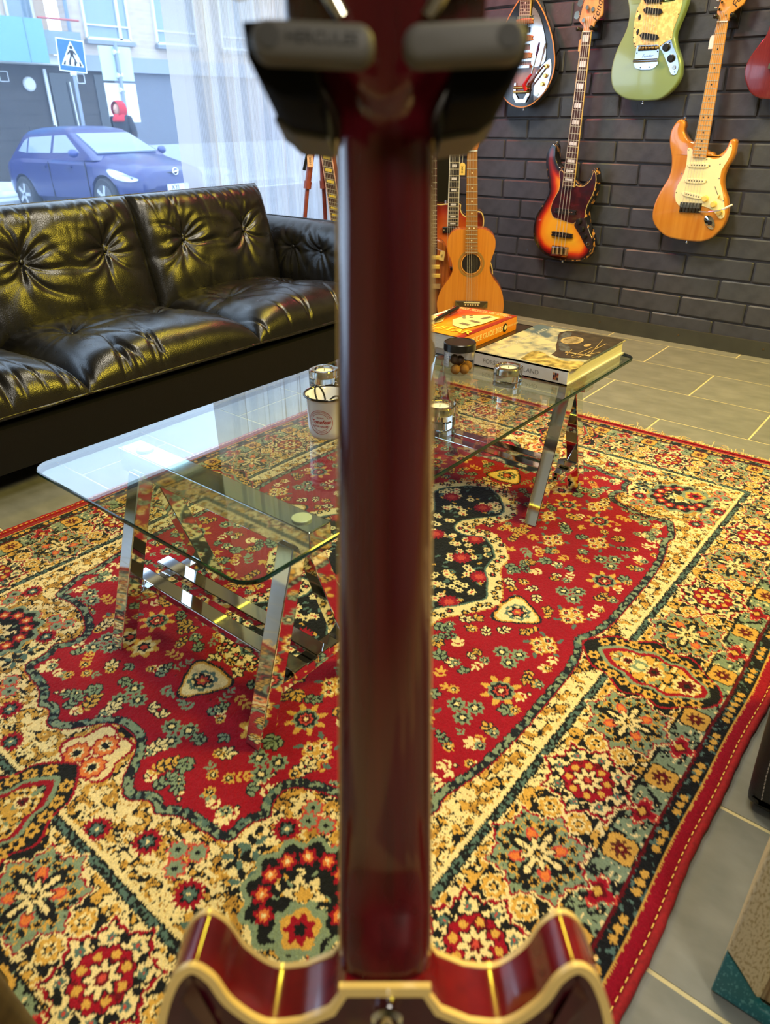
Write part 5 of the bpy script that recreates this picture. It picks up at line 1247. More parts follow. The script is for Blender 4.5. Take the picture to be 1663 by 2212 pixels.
    pg = MB().prism(pgo, 0, 0.0018).build('pickguard', M_CREAM, t)
    MB().prism(inset(pgo, 0.0018), 0.0016, 0.0026).build('pickguard_face', tort, pg)
    MB().prism(spline(mm([(78,132),(104,135),(114,112),(132,81),(150,52),(158,28),(151,6),(137,8),(120,24),(98,53),(74,81),(58,100),(63,115)]), 3), 0, 0.0022).build('control_plate', mat('dull_control_plate', (64, 52, 54), 0.3, 0.6), t)
    for k, (x, y) in enumerate(((80,119),(99,88),(118,59))): knob(t, x / 1000, y / 1000, 0.002, 0.0135 if k < 2 else 0.011, 0.014, M_BLACKPL)
    ucyl('jack_socket', t, (0.137, 0.028, 0.002), 0.008, 0.004, M_NICKEL)
    for (x0, y0, x1, y1) in ((-41, 165, 56, 149), (-46, 66, 52, 46)):
        cx, cy = (x0 + x1) / 2000, (y0 + y1) / 2000
        pk = MB().prism(spline([(-0.047, -0.009), (0.047, -0.011), (0.049, 0.0), (0.047, 0.009), (-0.047, 0.011), (-0.049, 0.0)], 4), 0.001, 0.010, 0.0015, 2, both=False).build('pickup', M_BLACKPL, t, loc=(cx, cy, 0), rot=(0, 0, -0.02))
        for k in range(8): ucyl('pole_piece', pk, (-0.035 + k * 0.01, 0, 0.010), 0.0022, 0.0008, M_NICKEL)
    br = MB().prism([(-0.043, -0.040), (0.043, -0.038), (0.043, 0.004), (-0.042, 0.006)], 0, 0.003).build('bridge', M_CHROME, t)
    for k in range(4): MB().tube([(-0.032 + k * 0.0215, 0.0, 0.009), (-0.032 + k * 0.0215, -0.030, 0.008)], 0.0085, 12).build('saddle', M_NICKEL, br, smooth=50)
    MB().box((0, -0.037, 0.008), (0.086, 0.004, 0.014)).build('bridge_lip', M_CHROME, br)
    fret_neck(t, ((-0.004, 0.844), (0.033, 0.842)), ((-0.017, 0.259), (0.036, 0.262)), 0.842, 20, 0.010, M_ROSEWOOD, wood('dark_amber', (196, 140, 60), (170, 112, 44)), 'block_bass', M_PEARL, 4, (-0.034, 0.036, -0.002), 0.014, binding=0.0016, m_binding=M_CREAM, depth=0.024, extra=0.05)
    hw = wood('pink_lit_maple', (226, 168, 118), (206, 146, 98), 0.25, 0.6, 80, 3)
    hd = spline(mm([(-4,844),(-6,860),(-27,880),(-27,895),(-16,950),(-4,1010),(14,1050),(42,1056),(56,1030),(60,985),(64,945),(69,903),(61,889),(44,876),(37,862),(38,850),(34,842)]), 4)
    MB().prism(hd, -0.013, 0.002, 0.003, 2).build('headstock', hw, t, smooth=40)
    lettering(t, 'Fender', 0.036, M_INK, Matrix.Translation((0.052, 0.925, 0.0026)) @ Matrix.Rotation(R(80), 4, 'Z'), shear=0.35, extrude=0.0001)
    ucyl('string_retainer', t, (0.030, 0.917, 0.002), 0.008, 0.007, M_NICKEL)
    for k in range(4):
        x, y = -0.003 + k * 0.010, 0.882 + k * 0.042
        ucyl('tuner', t, (x, y, 0.002), 0.008, 0.014, M_NICKEL)
        kx = x - 0.042
        MB().tube([(x - 0.01, y + 0.014, -0.008), (kx + 0.012, y + 0.018, -0.008)], 0.0025, 8).build('tuner_shaft', M_NICKEL, t, smooth=60)
        MB().prism(spline([(-0.011, -0.010), (0.004, -0.014), (0.012, 0.0), (0.006, 0.015), (-0.009, 0.012), (-0.013, 0.0)], 4), -0.011, -0.006, 0.001, 1).build('tuner_button', M_NICKEL, t, loc=(kx, y + 0.021, 0))
    strap_button(t, -0.084, 0.431, -0.02, 1); strap_button(t, 0.010, -0.058, -0.02, -1)
    price_tag(t, -0.016, 0.800, -0.016, (-0.006, 0.845, -0.01), None, '2995€')
bass()
wall_hanger(1.563, 1.222, 'black forked wall hanger holding the sunburst bass')

# --- green short-scale with pearl pickguard
def mustang():
    t = empty('electric_guitar', 'pale green electric guitar with gold pearl pickguard and chrome tailpiece plate', 'guitar', mtx=wall_frame(1.2947, 1.1347), group='guitars hanging on the brick wall')
    ol = spline(mm([(-121,185),(-108,152),(-101,125),(-100,101),(-103,79),(-109,61),(-119,39),(-131,12),(-140,-18),(-145,-51),(-144,-80),(-138,-106),(-128,-126),(-113,-142),(-91,-156),(-63,-167),(-27,-172),(13,-174),(43,-173),(70,-171),(89,-163),(107,-150),(124,-133),(137,-113),(144,-93),(143,-70),(138,-46),(128,-24),(115,-2),(104,20),(98,40),(98,56),(103,77),(111,101),(118,127),(122,152),(121,169),(113,185),(101,194),(91,192),(83,177),(71,166),(51,161),(28,166),(8,180),(-58,186),(-74,190),(-86,204),(-93,220),(-105,226),(-115,220),(-122,205)]), 3)
    MB().prism(ol, -0.042, 0.0, 0.008, 4).build('body', mat('sage_green_lacquer', (132, 156, 112), 0.14, coat=0.7), t, smooth=50)
    pearl = mat('gold_pearl', (226, 190, 120), 0.2, c2=(250, 226, 150), ns=70, coat=0.5, detail=6, fac=(0.45, 0.62))
    pg = MB().prism(mm([(-68,139),(-72,114),(-72,87),(-70,59),(-65,31),(-54,12),(-47,8),(-44,19),(39,16),(46,6),(53,14),(62,23),(77,27),(88,32),(87,50),(90,71),(96,94),(102,116),(105,140),(105,153),(98,174),(92,165),(79,155),(72,152),(53,149),(31,152),(19,160),(10,171),(-52,176),(-59,156)]), 0, 0.0024).build('pickguard', pearl, t)
    for x, y in ((-64,130),(-69,75),(-60,25),(24,148),(98,110),(84,38),(10,80),(48,12),(-52,15),(-66,45),(0,22)): ucyl('screw', pg, (x / 1000, y / 1000, 0.0024), 0.0023, 0.0008, M_BLACKDOT)
    for x, y, a in ((-2,127,-0.17),(-2,45,-0.17),(-5,163,-0.05)):
        pk = MB().prism([(-0.041, 0.0), (-0.030, -0.0095), (0.030, -0.0095), (0.041, 0.0), (0.030, 0.0095), (-0.030, 0.0095)], 0.002, 0.009, 0.0008, 1, both=False).build('pickup', M_BLACKPL, t, loc=(x / 1000, y / 1000, 0), rot=(0, 0, a))
    for x, y in ((-53,110),(-52,63)):
        s_ = ubox('slide_switch', t, (x / 1000, y / 1000, 0.0026), (0.006, 0.018, 0.003), M_BLACKPL, rot=(0, 0, -0.1))
        ubox('slide_switch_button', t, (x / 1000, y / 1000, 0.005), (0.009, 0.008, 0.004), M_BLACKPL)
    pl = MB().prism(mm([(-46,17),(39,16),(44,5),(49,-48),(40,-59),(21,-66),(-18,-65),(-42,-58),(-50,-45),(-49,-16),(-48,8)]), 0, 0.003).build('tailpiece_plate', mat('brushed_chrome', (214, 220, 228), 0.14, 1.0), t)
    MB().box((-0.002, 0.006, 0.006), (0.072, 0.016, 0.006)).build('bridge', M_BLACKPL, pl)
    for k in range(6): MB().tube([(-0.036 + k * 0.0136, 0.006, 0.010), (-0.026 + k * 0.0136, 0.006, 0.010)], 0.005, 10).build('saddle', M_BRASS, pl, smooth=60)
    MB().tube([(-0.050, -0.035, 0.010), (0.049, -0.035, 0.010)], 0.006, 12).build('tail_bar', M_CHROME, pl, smooth=60)
    lettering(pl, 'Fender', 0.016, M_INK, Matrix.Translation((0.002, -0.020, 0.0032)), shear=0.35, extrude=0.0001)
    for x, y in ((-20, -58), (16, -58), (-43, -8), (40, -6)): ucyl('screw', pl, (x / 1000, y / 1000, 0.003), 0.0025, 0.0008, M_BLACKDOT)
    cp = MB().prism(spline(mm([(46,5),(59,17),(73,26),(87,29),(94,14),(113,-14),(126,-39),(133,-61),(130,-81),(121,-87),(107,-82),(93,-59),(74,-29),(57,-6)]), 3), 0, 0.0028).build('control_plate', MATS['brushed_chrome'], t)
    for x, y in ((73, 5), (99, -32)): knob(t, x / 1000, y / 1000, 0.0028, 0.0145, 0.014, M_BLACKPL)
    ucyl('jack_socket', t, (0.116, -0.063, 0.0028), 0.007, 0.004, M_NICKEL); ucyl('screw', cp, (0.121, -0.078, 0.0028), 0.0025, 0.0008, M_BLACKDOT); ucyl('screw', cp, (0.083, 0.020, 0.0028), 0.0025, 0.0008, M_BLACKDOT)
    fret_neck(t, ((-0.038, 0.60), (0.000, 0.60)), ((-0.046, 0.176), (0.010, 0.174)), 0.60, 22, 0.0095, M_ROSEWOOD, M_MAPLE, 'dot', M_WHITEPL, 6, (-0.034, 0.034, 0.006), 0.015, depth=0.024, extra=0.03)
    MB().prism(spline(mm([(-38,600),(-42,620),(-44,640),(-34,720),(-20,770),(6,775),(24,745),(34,700),(24,660),(10,630),(0,600)]), 4), -0.012, 0.002, 0.003, 2).build('headstock', M_MAPLE, t, smooth=40)
    strap_button(t, 0.003, -0.174, -0.02, -1)
mustang()
wall_hanger(1.313, 1.747, 'black forked wall hanger above the pale green guitar')

# --- black teardrop hollow-body
def teardrop():
    t = empty('electric_guitar', 'black teardrop-shaped electric guitar with mirror pickguard beside the grey stand fork', 'guitar', mtx=wall_frame(1.8486, 1.0990), group='guitars hanging on the brick wall')
    Rr = [(39,238),(63,211),(88,176),(111,136),(130,95),(142,55),(150,15),(149,-22),(140,-56),(123,-87),(101,-112),(73,-135),(44,-150),(16,-156)]
    def axis(y): return -9 + (241 - y) * 11 / 399.0
    left = [(2 * axis(y) - x, y) for x, y in Rr[::-1]]
    ol = spline(mm([(10, 268)] + Rr + [(2, -157)] + left + [(-28, 268)]), 4)
    bm_ = burst('dark_edge_burst', -0.004, 0.0, 0.19, 0.24, ((0.0, (150, 96, 56)), (0.35, (140, 84, 48)), (0.52, (60, 40, 34)), (0.64, (20, 20, 24)), (1.0, (16, 17, 20))))
    MB().prism(ol, -0.050, -0.002, 0.004, 2).build('body', mat('black_lacquer', (18, 18, 21), 0.1, coat=0.7), t, smooth=40)
    MB().prism(inset(ol, 0.004), -0.003, 0.0).build('top', bm_, t)
    v, f = ring_strip(ol, -0.0025, 0.0042, 0.003); MB().add(v, f).build('binding', mat('amber_binding', (206, 138, 62), 0.3), t)
    mir = mat('mirror_acrylic', (225, 232, 240), 0.06, 0.85)
    MB().prism(spline(mm([(23,213),(37,207),(56,184),(76,148),(95,97),(104,57),(104,21),(90,5),(72,-1),(50,0),(39,9),(38,30),(27,61),(21,141),(22,181)]), 3), 0.002, 0.005).build('pickguard', mir, t)
    MB().prism(spline(mm([(128,24),(137,-5),(135,-36),(124,-77),(103,-106),(70,-129),(64,-124),(61,-77),(63,-44),(69,-21),(93,3),(113,16)]), 3), 0.001, 0.004).build('control_plate', mir, t)
    for x, y in ((116,-2),(114,-37),(103,-68)): knob(t, x / 1000, y / 1000, 0.004, 0.0095, 0.013, M_BRASS)
    ucyl('jack_socket', t, (0.081, -0.107, 0.004), 0.006, 0.003, M_NICKEL)
    for x, y in ((-9, 165), (-4, 104), (-2, 41)):
        pk = MB().prism(spline([(-0.036, -0.010), (0.036, -0.010), (0.040, 0.0), (0.036, 0.010), (-0.036, 0.010), (-0.040, 0.0)], 3), 0, 0.010, 0.002, 2, both=False).build('pickup', mat('copper_cover', (190, 116, 66), 0.25, 0.7), t, loc=(x / 1000, y / 1000, 0))
        for s in (-0.016, 0.016): ubox('pickup_surround', pk, (0, s, 0.003), (0.078, 0.009, 0.005), M_CHROME)
    MB().box((-0.002, 0.0, 0.010), (0.075, 0.010, 0.014)).build('bridge', M_CHROME, t)
    tp = MB().prism(mm([(-38,-60),(-30,-60),(-27,-105),(-12,-124),(14,-124),(28,-105),(32,-62),(42,-60),(42,-110),(24,-138),(-22,-138),(-40,-112)]), 0.004, 0.008).build('tailpiece', M_CHROME, t)
    for y in (-78, -96): MB().tube([(-0.034, y / 1000, 0.014), (0.036, y / 1000, 0.014)], 0.006, 12).build('roller', M_BRASS, tp, smooth=60)
    MB().tube([(0.030, -0.090, 0.016), (0.020, -0.070, 0.022), (0.040, -0.048, 0.028), (0.058, -0.029, 0.030)], [0.010, 0.0085, 0.006, 0.0045], 10).build('vibrato_lever', mat('red_lever', (190, 26, 34), 0.3), t, smooth=60)
    MB().tube([(0.058, -0.029, 0.030), (0.072, 0.02, 0.032), (0.077, 0.040, 0.033)], 0.004, 8).build('vibrato_arm', M_CHROME, t, smooth=60)
    MB().tube([(0.076, 0.036, 0.033), (0.081, 0.060, 0.033), (0.085, 0.084, 0.033)], [0.004, 0.0058, 0.004], 10).build('vibrato_grip', mat('plum_grip', (60, 24, 66), 0.3), t, smooth=60)
    MB().tube([(0.045, -0.075, 0.020), (0.075, -0.04, 0.024), (0.110, 0.0, 0.022)], 0.0045, 8).build('strap_cable', mat('dark_lever', (70, 40, 34), 0.4), t, smooth=60)
    fret_neck(t, ((-0.043, 0.60), (-0.003, 0.598)), ((-0.033, 0.187), (0.016, 0.184)), 0.60, 21, 0.012, M_ROSEWOOD, M_MAPLE, 'dot', mat('red_lit_dot', (236, 210, 200), 0.3), 6, (-0.034, 0.030, 0.002), 0.018, binding=0.0016, m_binding=M_CREAM, depth=0.026, extra=0.03)
    MB().prism(spline(mm([(-43,600),(-52,650),(-46,740),(-20,770),(4,740),(8,650),(-3,600)]), 4), -0.012, 0.002, 0.003, 2).build('headstock', M_BLACKPL, t, smooth=40)
    strap_button(t, 0.002, -0.157, -0.025, -1)
teardrop()
wall_hanger(1.871, 1.710, 'black forked wall hanger above the teardrop guitar')

# --- dark red double-cut at the edge of the picture
def cherry():
    t = empty('electric_guitar', 'dark red slab-bodied guitar cut off at the edge of the photo', 'guitar', mtx=wall_frame(0.7860, 1.1084), group='guitars hanging on the brick wall')
    L_ = [(-84, 150), (-74, 108), (-79,55),(-93,32),(-110,5),(-123,-20),(-129,-47),(-125,-74),(-112,-101),(-92,-127),(-67,-142),(-42,-148),(-17,-150)]
    Rr = [(-x * 0.98, y) for x, y in L_[::-1]]
    ol = spline(mm([(-40, 190), (-62, 205), (-84, 190)] + L_ + Rr + [(84, 190), (62, 205), (40, 190), (24, 172), (-24, 172)]), 3)
    MB().prism(ol, -0.044, 0.0, 0.006, 3).build('body', mat('cherry_lacquer', (116, 42, 44), 0.2, c2=(104, 34, 38), ns=12, stretch=(30, 2, 1), coat=0.5), t, smooth=50)
    MB().prism(mm([(10, 120), (70, 130), (76, 60), (60, 0), (30, -30), (24, 60)]), 0, 0.002).build('pickguard', M_BLACKPL, t)
    MB().prism([(-0.038, -0.010), (0.038, -0.010), (0.038, 0.010), (-0.038, 0.010)], 0, 0.010, 0.002, 2).build('pickup', M_BLACKPL, t, loc=(0, 0.02, 0))
    MB().box((0, -0.045, 0.008), (0.09, 0.016, 0.014)).build('bridge', M_CHROME, t)
    fret_neck(t, ((-0.0215, 0.58), (0.0215, 0.58)), ((-0.027, 0.14), (0.027, 0.14)), 0.625, 22, 0.010, M_ROSEWOOD, mat('cherry_neck', (110, 40, 42), 0.25, coat=0.5), 'dot', M_WHITEPL, 6, (-0.03, 0.03, -0.045), 0.016, depth=0.026, extra=0.03)
    MB().prism(spline(mm([(-21,580),(-36,620),(-42,740),(0,760),(42,740),(36,620),(21,580)]), 4), -0.012, 0.002, 0.003, 2).build('headstock', M_BLACKPL, t, smooth=40)
cherry()
wall_hanger(0.786, 1.700, 'black forked wall hanger above the dark red guitar')

# ------------------------------------------------------------------ guitars standing in the corner
AZ = R(32.619)
def stand_frame(Rg, lean=0.0):
    n = Vector((math.cos(AZ), math.sin(AZ), 0)); rt = Vector((math.sin(AZ), -math.cos(AZ), 0))
    up = (Vector((0, 0, 1)) + n * lean).normalized(); z = rt.cross(up)
    return frame(n * Rg, rt, up, z)
def a_stand(root_label, Rg, x, ztop, group='black floor stands in the corner'):
    """small A-frame floor stand that carries a guitar by its lower edge"""
    t = empty('guitar_stand', root_label, 'guitar stand', mtx=stand_frame(Rg), group=group)
    for s in (-1, 1):
        MB().tube([(x + s * 0.15, 0.008, 0.06), (x + s * 0.07, ztop + 0.012, -0.05), (x + s * 0.03, ztop + 0.22, -0.10)], 0.008, 10).build('leg', M_BLACKSTEEL, t, smooth=60)
        MB().tube([(x + s * 0.08, ztop - 0.012, -0.05), (x + s * 0.08, ztop - 0.012, 0.04), (x + s * 0.08, ztop + 0.02, 0.048)], 0.007, 10).build('cradle', M_RUBBER, t, smooth=60)
    MB().tube([(x, ztop + 0.22, -0.10), (x, 0.008, -0.26)], 0.008, 10).build('rear_leg', M_BLACKSTEEL, t, smooth=60)
    MB().tube([(x - 0.03, ztop + 0.22, -0.10), (x + 0.03, ztop + 0.22, -0.10)], 0.009, 10).build('crosspiece', M_BLACKSTEEL, t, smooth=60)
    return t
def parlor():
    t = empty('acoustic_guitar', 'small honey-coloured acoustic guitar standing behind the books', 'guitar', mtx=stand_frame(3.265), group='guitars standing in the corner')
    body = mm([(-30,482),(-57,482),(-81,475),(-98,459),(-107,433),(-106,403),(-98,377),(-85,350),(-80,323),(-81,303),(-94,275),(-114,247),(-131,219),(-141,190),(-144,155),(-130,97),(-96,62),(-44,46),(8,43),(66,46),(116,66),(147,100),(158,150),(155,182),(147,214),(131,245),(108,272),(90,299),(83,319),(85,346),(92,373),(100,399),(102,429),(95,452),(76,471),(52,483),(21,486)])
    ol = spline(body, 3)
    top = wood('spruce_top', (214, 138, 44), (196, 116, 30), 0.3, 0.5, 120, 2)
    side = mat('orange_side', (180, 96, 34), 0.25, coat=0.5)
    MB().prism(ol, -0.095, -0.002, 0.004, 2).build('body', side, t, smooth=40)
    # top with a round hole
    hc = (0.001, 0.341); hr = 0.041; n = 40
    hole = [(hc[0] + hr * math.cos(2 * PI * k / n), hc[1] + hr * math.sin(2 * PI * k / n)) for k in range(n)]
    bm = bmesh.new(); o1 = [bm.verts.new((p[0], p[1], 0.0)) for p in ol]; h1 = [bm.verts.new((p[0], p[1], 0.0)) for p in hole]
    e1 = [bm.edges.new((o1[i], o1[(i + 1) % len(o1)])) for i in range(len(o1))] + [bm.edges.new((h1[i], h1[(i + 1) % n])) for i in range(n)]
    bmesh.ops.triangle_fill(bm, use_beauty=True, use_dissolve=False, edges=e1)
    me = bpy.data.meshes.new('soundboard'); bm.normal_update()
    if sum(q.normal.z for q in bm.faces) < 0: bmesh.ops.reverse_faces(bm, faces=bm.faces)
    bm.to_mesh(me); bm.free(); me.materials.append(top); so = bpy.data.objects.new('soundboard', me); col.objects.link(so); so.parent = t
    MB().lathe([(0.0412, -0.0018), (0.0412, -0.0005), (0.001, -0.0012)], 32).build('soundhole', mat('hole_dark', (26, 16, 12), 0.9), t, loc=(hc[0], hc[1], 0.0012 - 0.0016))
    def ringp(r0, r1, m, nm):
        v = []; f = []
        for k in range(48):
            a = 2 * PI * k / 48
            for rr in (r0, r1): v.append((hc[0] + rr * math.cos(a), hc[1] + rr * math.sin(a), 0.0006))
        for k in range(48): k2 = (k + 1) % 48; f.append((2 * k, 2 * k + 1, 2 * k2 + 1, 2 * k2))
        MB().add(v, f).build(nm, m, so)
    ringp(0.0415, 0.0445, mat('rosette_light', (226, 160, 70), 0.4), 'rosette'); ringp(0.050, 0.058, mat('rosette_green', (150, 112, 50), 0.4), 'rosette'); ringp(0.046, 0.0475, mat('rosette_dark', (100, 60, 26), 0.4), 'rosette')
    br = MB().prism(mm([(-61,154),(84,154),(84,180),(-61,180)]), 0, 0.007, 0.001, 1, both=False).build('bridge', mat('olive_bridge', (70, 56, 30), 0.4), t)
    MB().box((0.013, 0.174, 0.0085), (0.072, 0.0035, 0.005)).build('saddle', mat('bone', (236, 222, 170), 0.4), br)
    for k in range(6): ucyl('bridge_pin', br, (-0.015 + k * 0.0112, 0.164, 0.007), 0.0034, 0.002, mat('bone_pin', (226, 190, 140), 0.4))
    for s, pts in ((1, [(60, 154), (84, 154), (84, 178), (72, 166)]), (-1, [(-37, 154), (-61, 154), (-61, 178), (-49, 166)])): MB().prism(mm(pts), 0.007, 0.008).build('bridge_wing', mat('olive_wing', (96, 82, 42), 0.4), br)
    fret_neck(t, ((-0.039, 0.786), (0.002, 0.786)), ((-0.027, 0.384), (0.027, 0.385)), 0.612, 19, 0.008, wood('worn_board', (176, 118, 40), (150, 92, 28), 0.3, 0.3, 90, 4), mat('orange_neck', (176, 100, 36), 0.3, coat=0.4), 'dot', mat('pearl_dot', (250, 236, 190), 0.3), 6, (-0.014, 0.042, 0.174), 0.011, depth=0.028, extra=0.04)
    hd = mm([(-39,789),(-47,812),(-46,900),(-38,930),(-12,936),(8,930),(9,815),(2,789)])
    MB().prism(hd, -0.014, 0.002, 0.003, 2).build('headstock', mat('orange_head', (200, 120, 40), 0.3, coat=0.4), t)
    for k in range(3):
        for s in (-1, 1): MB().sphere(((-0.019 + s * 0.036), 0.84 + k * 0.03, -0.006), 0.007, 10, 6).build('tuner_button', M_WHITEPL, t, smooth=180)
parlor()
a_stand('black floor stand under the small honey-coloured acoustic guitar', 3.32, 0.008, 0.030)
def archtop():
    t = empty('archtop_guitar', 'sunburst archtop guitar with a rounded cutaway behind the small acoustic', 'guitar', mtx=stand_frame(3.50), group='guitars standing in the corner')
    body = mm([(-150,559),(-121,562),(-63,562),(-60,540),(-50,520),(-35,510),(-14,516),(12,530),(30,530),(43,517),(50,492),(49,465),(46,435),(52,395),(69,352),(92,310),(104,277),(107,240),(100,190),(80,145),(40,105),(-20,88),(-90,85),(-160,88),(-225,110),(-268,150),(-290,200),(-294,250),(-284,295),(-262,340),(-240,380),(-232,420),(-238,470),(-236,510),(-215,545),(-185,560)])
    ol = spline(body, 3)
    MB().prism(ol, -0.08, -0.004, 0.004, 2).build('body', mat('dark_side', (64, 22, 20), 0.2, coat=0.5), t, smooth=40)
    MB().prism(inset(ol, 0.004), -0.006, 0.0, 0.003, 2, both=False).build('top', burst('amber_burst', -0.10, 0.36, 0.26, 0.34, ((0.0, (220, 128, 52)), (0.40, (206, 100, 44)), (0.58, (150, 44, 26)), (0.74, (70, 18, 20)), (1.0, (40, 14, 18)))), t, smooth=40)
    for z in (-0.006, -0.08):
        v, f = ring_strip(ol, z, 0.0045, 0.006); MB().add(v, f).build('binding', M_CREAM, t)
    pk = MB().prism(mm([(-139,463),(-46,463),(-46,436),(-139,436)]), 0.0, 0.012, 0.003, 2).build('pickup', M_BLACKPL, t)
    for x in (-133, -52): ucyl('screw', pk, (x / 1000, 0.45, 0.012), 0.003, 0.001, M_CHROME)
    fret_neck(t, ((-0.117, 0.860), (-0.077, 0.860)), ((-0.115, 0.466), (-0.069, 0.468)), 0.620, 21, 0.014, M_EBONY, mat('dark_side', (64, 22, 20)), 'bar', M_PEARL, 6, (-0.12, -0.064, 0.28), 0.026, binding=0.0025, m_binding=M_WHITEPL, depth=0.03, extra=0.03)
    MB().prism(mm([(-117,862),(-135,900),(-140,990),(-97,1000),(-54,990),(-60,900),(-77,862)]), -0.014, 0.002, 0.003, 2).build('headstock', M_BLACKPL, t)
    MB().box((-0.092, 0.28, 0.012), (0.09, 0.012, 0.024)).build('bridge', M_EBONY, t)
    ucyl('strap_button', t, (-0.128, 0.561, -0.03), 0.006, 0.012, M_CHROME, rot=(-PI / 2, 0, 0))
    price_tag(t, -0.060, 0.706, 0.016, (-0.060, 0.795, 0.02), mat('yellow_tag', (240, 204, 110), 0.8), '2180€', sc_=1.15)
archtop()
a_stand('black floor stand under the sunburst archtop guitar', 3.56, -0.09, 0.072)
def three_pickup():
    t = empty('electric_guitar', 'natural striped-grain electric guitar with cream pickups mostly hidden by the red neck', 'guitar', mtx=stand_frame(3.36), group='guitars standing in the corner')
    body = mm([(-165,428),(-140,424),(-120,405),(-110,375),(-104,330),(-92,290),(-80,250),(-72,205),(-76,160),(-100,118),(-140,98),(-190,92),(-240,98),(-285,120),(-308,160),(-310,205),(-300,250),(-284,300),(-276,350),(-272,395),(-254,425),(-222,430),(-205,412),(-182,412)])
    MB().prism(spline(body, 3), -0.044, 0.0, 0.008, 3).build('body', wood('striped_grain', (190, 108, 40), (120, 56, 20), 0.25, 0.5, 110, 3), t, smooth=50)
    yp = mat('aged_cream', (240, 200, 80), 0.35)
    for y in (350, 309, 270):
        pk = MB().prism([(-0.036, -0.009), (0.036, -0.009), (0.036, 0.009), (-0.036, 0.009)], 0, 0.011, 0.003, 2, both=False).build('pickup', yp, t, loc=(-0.177 + (0.004 if y < 280 else 0), y / 1000, 0))
    MB().box((-0.18, 0.225, 0.008), (0.09, 0.022, 0.016)).build('bridge', M_NICKEL, t)
    fret_neck(t, ((-0.212, 0.845), (-0.171, 0.845)), ((-0.210, 0.366), (-0.155, 0.364)), 0.632, 21, 0.009, M_ROSEWOOD, M_MAPLE, 'dot', M_WHITEPL, 6, (-0.208, -0.156, 0.228), 0.016, depth=0.024, extra=0.03)
    MB().prism(mm([(-212,846),(-222,870),(-218,1000),(-190,1010),(-160,985),(-165,880),(-171,846)]), -0.013, 0.002, 0.003, 2).build('headstock', M_MAPLE, t)
    price_tag(t, -0.131, 0.361, 0.013, (-0.165, 0.385, 0.012), mat('yellow_tag', (240, 204, 110), 0.8), '145', rz=-0.15)
three_pickup()
a_stand('black floor stand under the striped-grain electric guitar', 3.42, -0.19, 0.076)
# --- guitar neck and red-brown tubular stand by the curtain
def curtain_side():
    Rg = 3.45
    k = Rg / 3.3
    t = empty('electric_guitar', 'electric guitar with yellow block inlays leaning in front of the curtain', 'guitar', mtx=stand_frame(Rg), group='guitars standing in the corner')
    yb = mat('yellow_block', (238, 206, 60), 0.25, coat=0.4)
    fret_neck(t, ((-0.70, 0.90), (-0.660, 0.892)), ((-0.645, 0.420), (-0.592, 0.412)), 0.62, 22, 0.010, M_ROSEWOOD, mat('red_neck', (150, 30, 34), 0.25, coat=0.4), 'block', yb, 6, (-0.630, -0.568, 0.24), 0.016, binding=0.003, m_binding=mat('pink_lit_binding', (240, 190, 170), 0.3), depth=0.026, extra=0.03)
    MB().prism(mm([(-702,903),(-722,940),(-735,1040),(-700,1056),(-668,1030),(-656,930),(-660,894)]), -0.013, 0.002, 0.003, 2).build('headstock', M_BLACKPL, t)
    bo = [(-690,430),(-672,446),(-648,420),(-615,402),(-590,412),(-560,430),(-538,410),(-530,350),(-520,290),(-500,230),(-500,170),(-520,120),(-570,92),(-640,92),(-700,120),(-724,170),(-724,230),(-706,290),(-694,360)]
    MB().prism(spline(mm(bo), 3), -0.045, 0.0, 0.008, 3).build('body', mat('dark_cherry', (110, 26, 30), 0.2, coat=0.6), t, smooth=50)
    for y in (350, 290): MB().prism([(-0.036, -0.018), (0.036, -0.018), (0.036, 0.018), (-0.036, 0.018)], 0, 0.009, 0.003, 2).build('pickup', M_CHROME, t, loc=(-0.612 + (350 - y) * 0.00012, y / 1000, 0))
    MB().box((-0.6, 0.24, 0.008), (0.085, 0.016, 0.014)).build('bridge', M_CHROME, t)
    s = empty('tripod', 'red-brown tubular tripod with a price tag in front of the curtain', 'tripod', mtx=stand_frame(Rg))
    rb = mat('red_brown_enamel', (150, 74, 58), 0.35, c2=(130, 58, 46), ns=30)
    top = Vector((-0.690, 1.02, -0.04))
    for pts in ([top, (-0.757, 0.640, 0.0), (-0.845, 0.008, 0.05)], [top, (-0.690, 0.640, -0.03), (-0.700, 0.008, -0.12)], [top, (-0.640, 0.640, -0.12), (-0.58, 0.008, -0.26)]):
        p = [Vector(q) for q in pts]
        MB().tube([p[0], p[1]], 0.0140, 12).build('upper_leg', rb, s, smooth=60)
        MB().tube([p[1], p[2]], 0.0095, 12).build('lower_leg', rb, s, smooth=60)
        d = (p[1] - p[0]).normalized(); MB().tube([p[1] - d * 0.016, p[1] + d * 0.016], 0.0175, 12).build('collar', rb, s, smooth=60)
    MB().tube([top - Vector((0, 0.03, 0)), top + Vector((0, 0.04, 0))], 0.028, 14).build('head', rb, s, smooth=60)
    MB().bar((-0.752, 0.77, -0.016), (-0.772, 0.70, -0.012), 0.012, 0.018).build('clamp', M_BLACKPL, s)
    price_tag(s, -0.735, 0.742, 0.018, (-0.715, 0.84, 0.012), mat('peach_tag', (250, 190, 140), 0.8), '1450€', sc_=1.25)
    a_stand('black floor stand under the guitar with yellow block inlays', Rg + 0.06, -0.60, 0.076)
curtain_side()
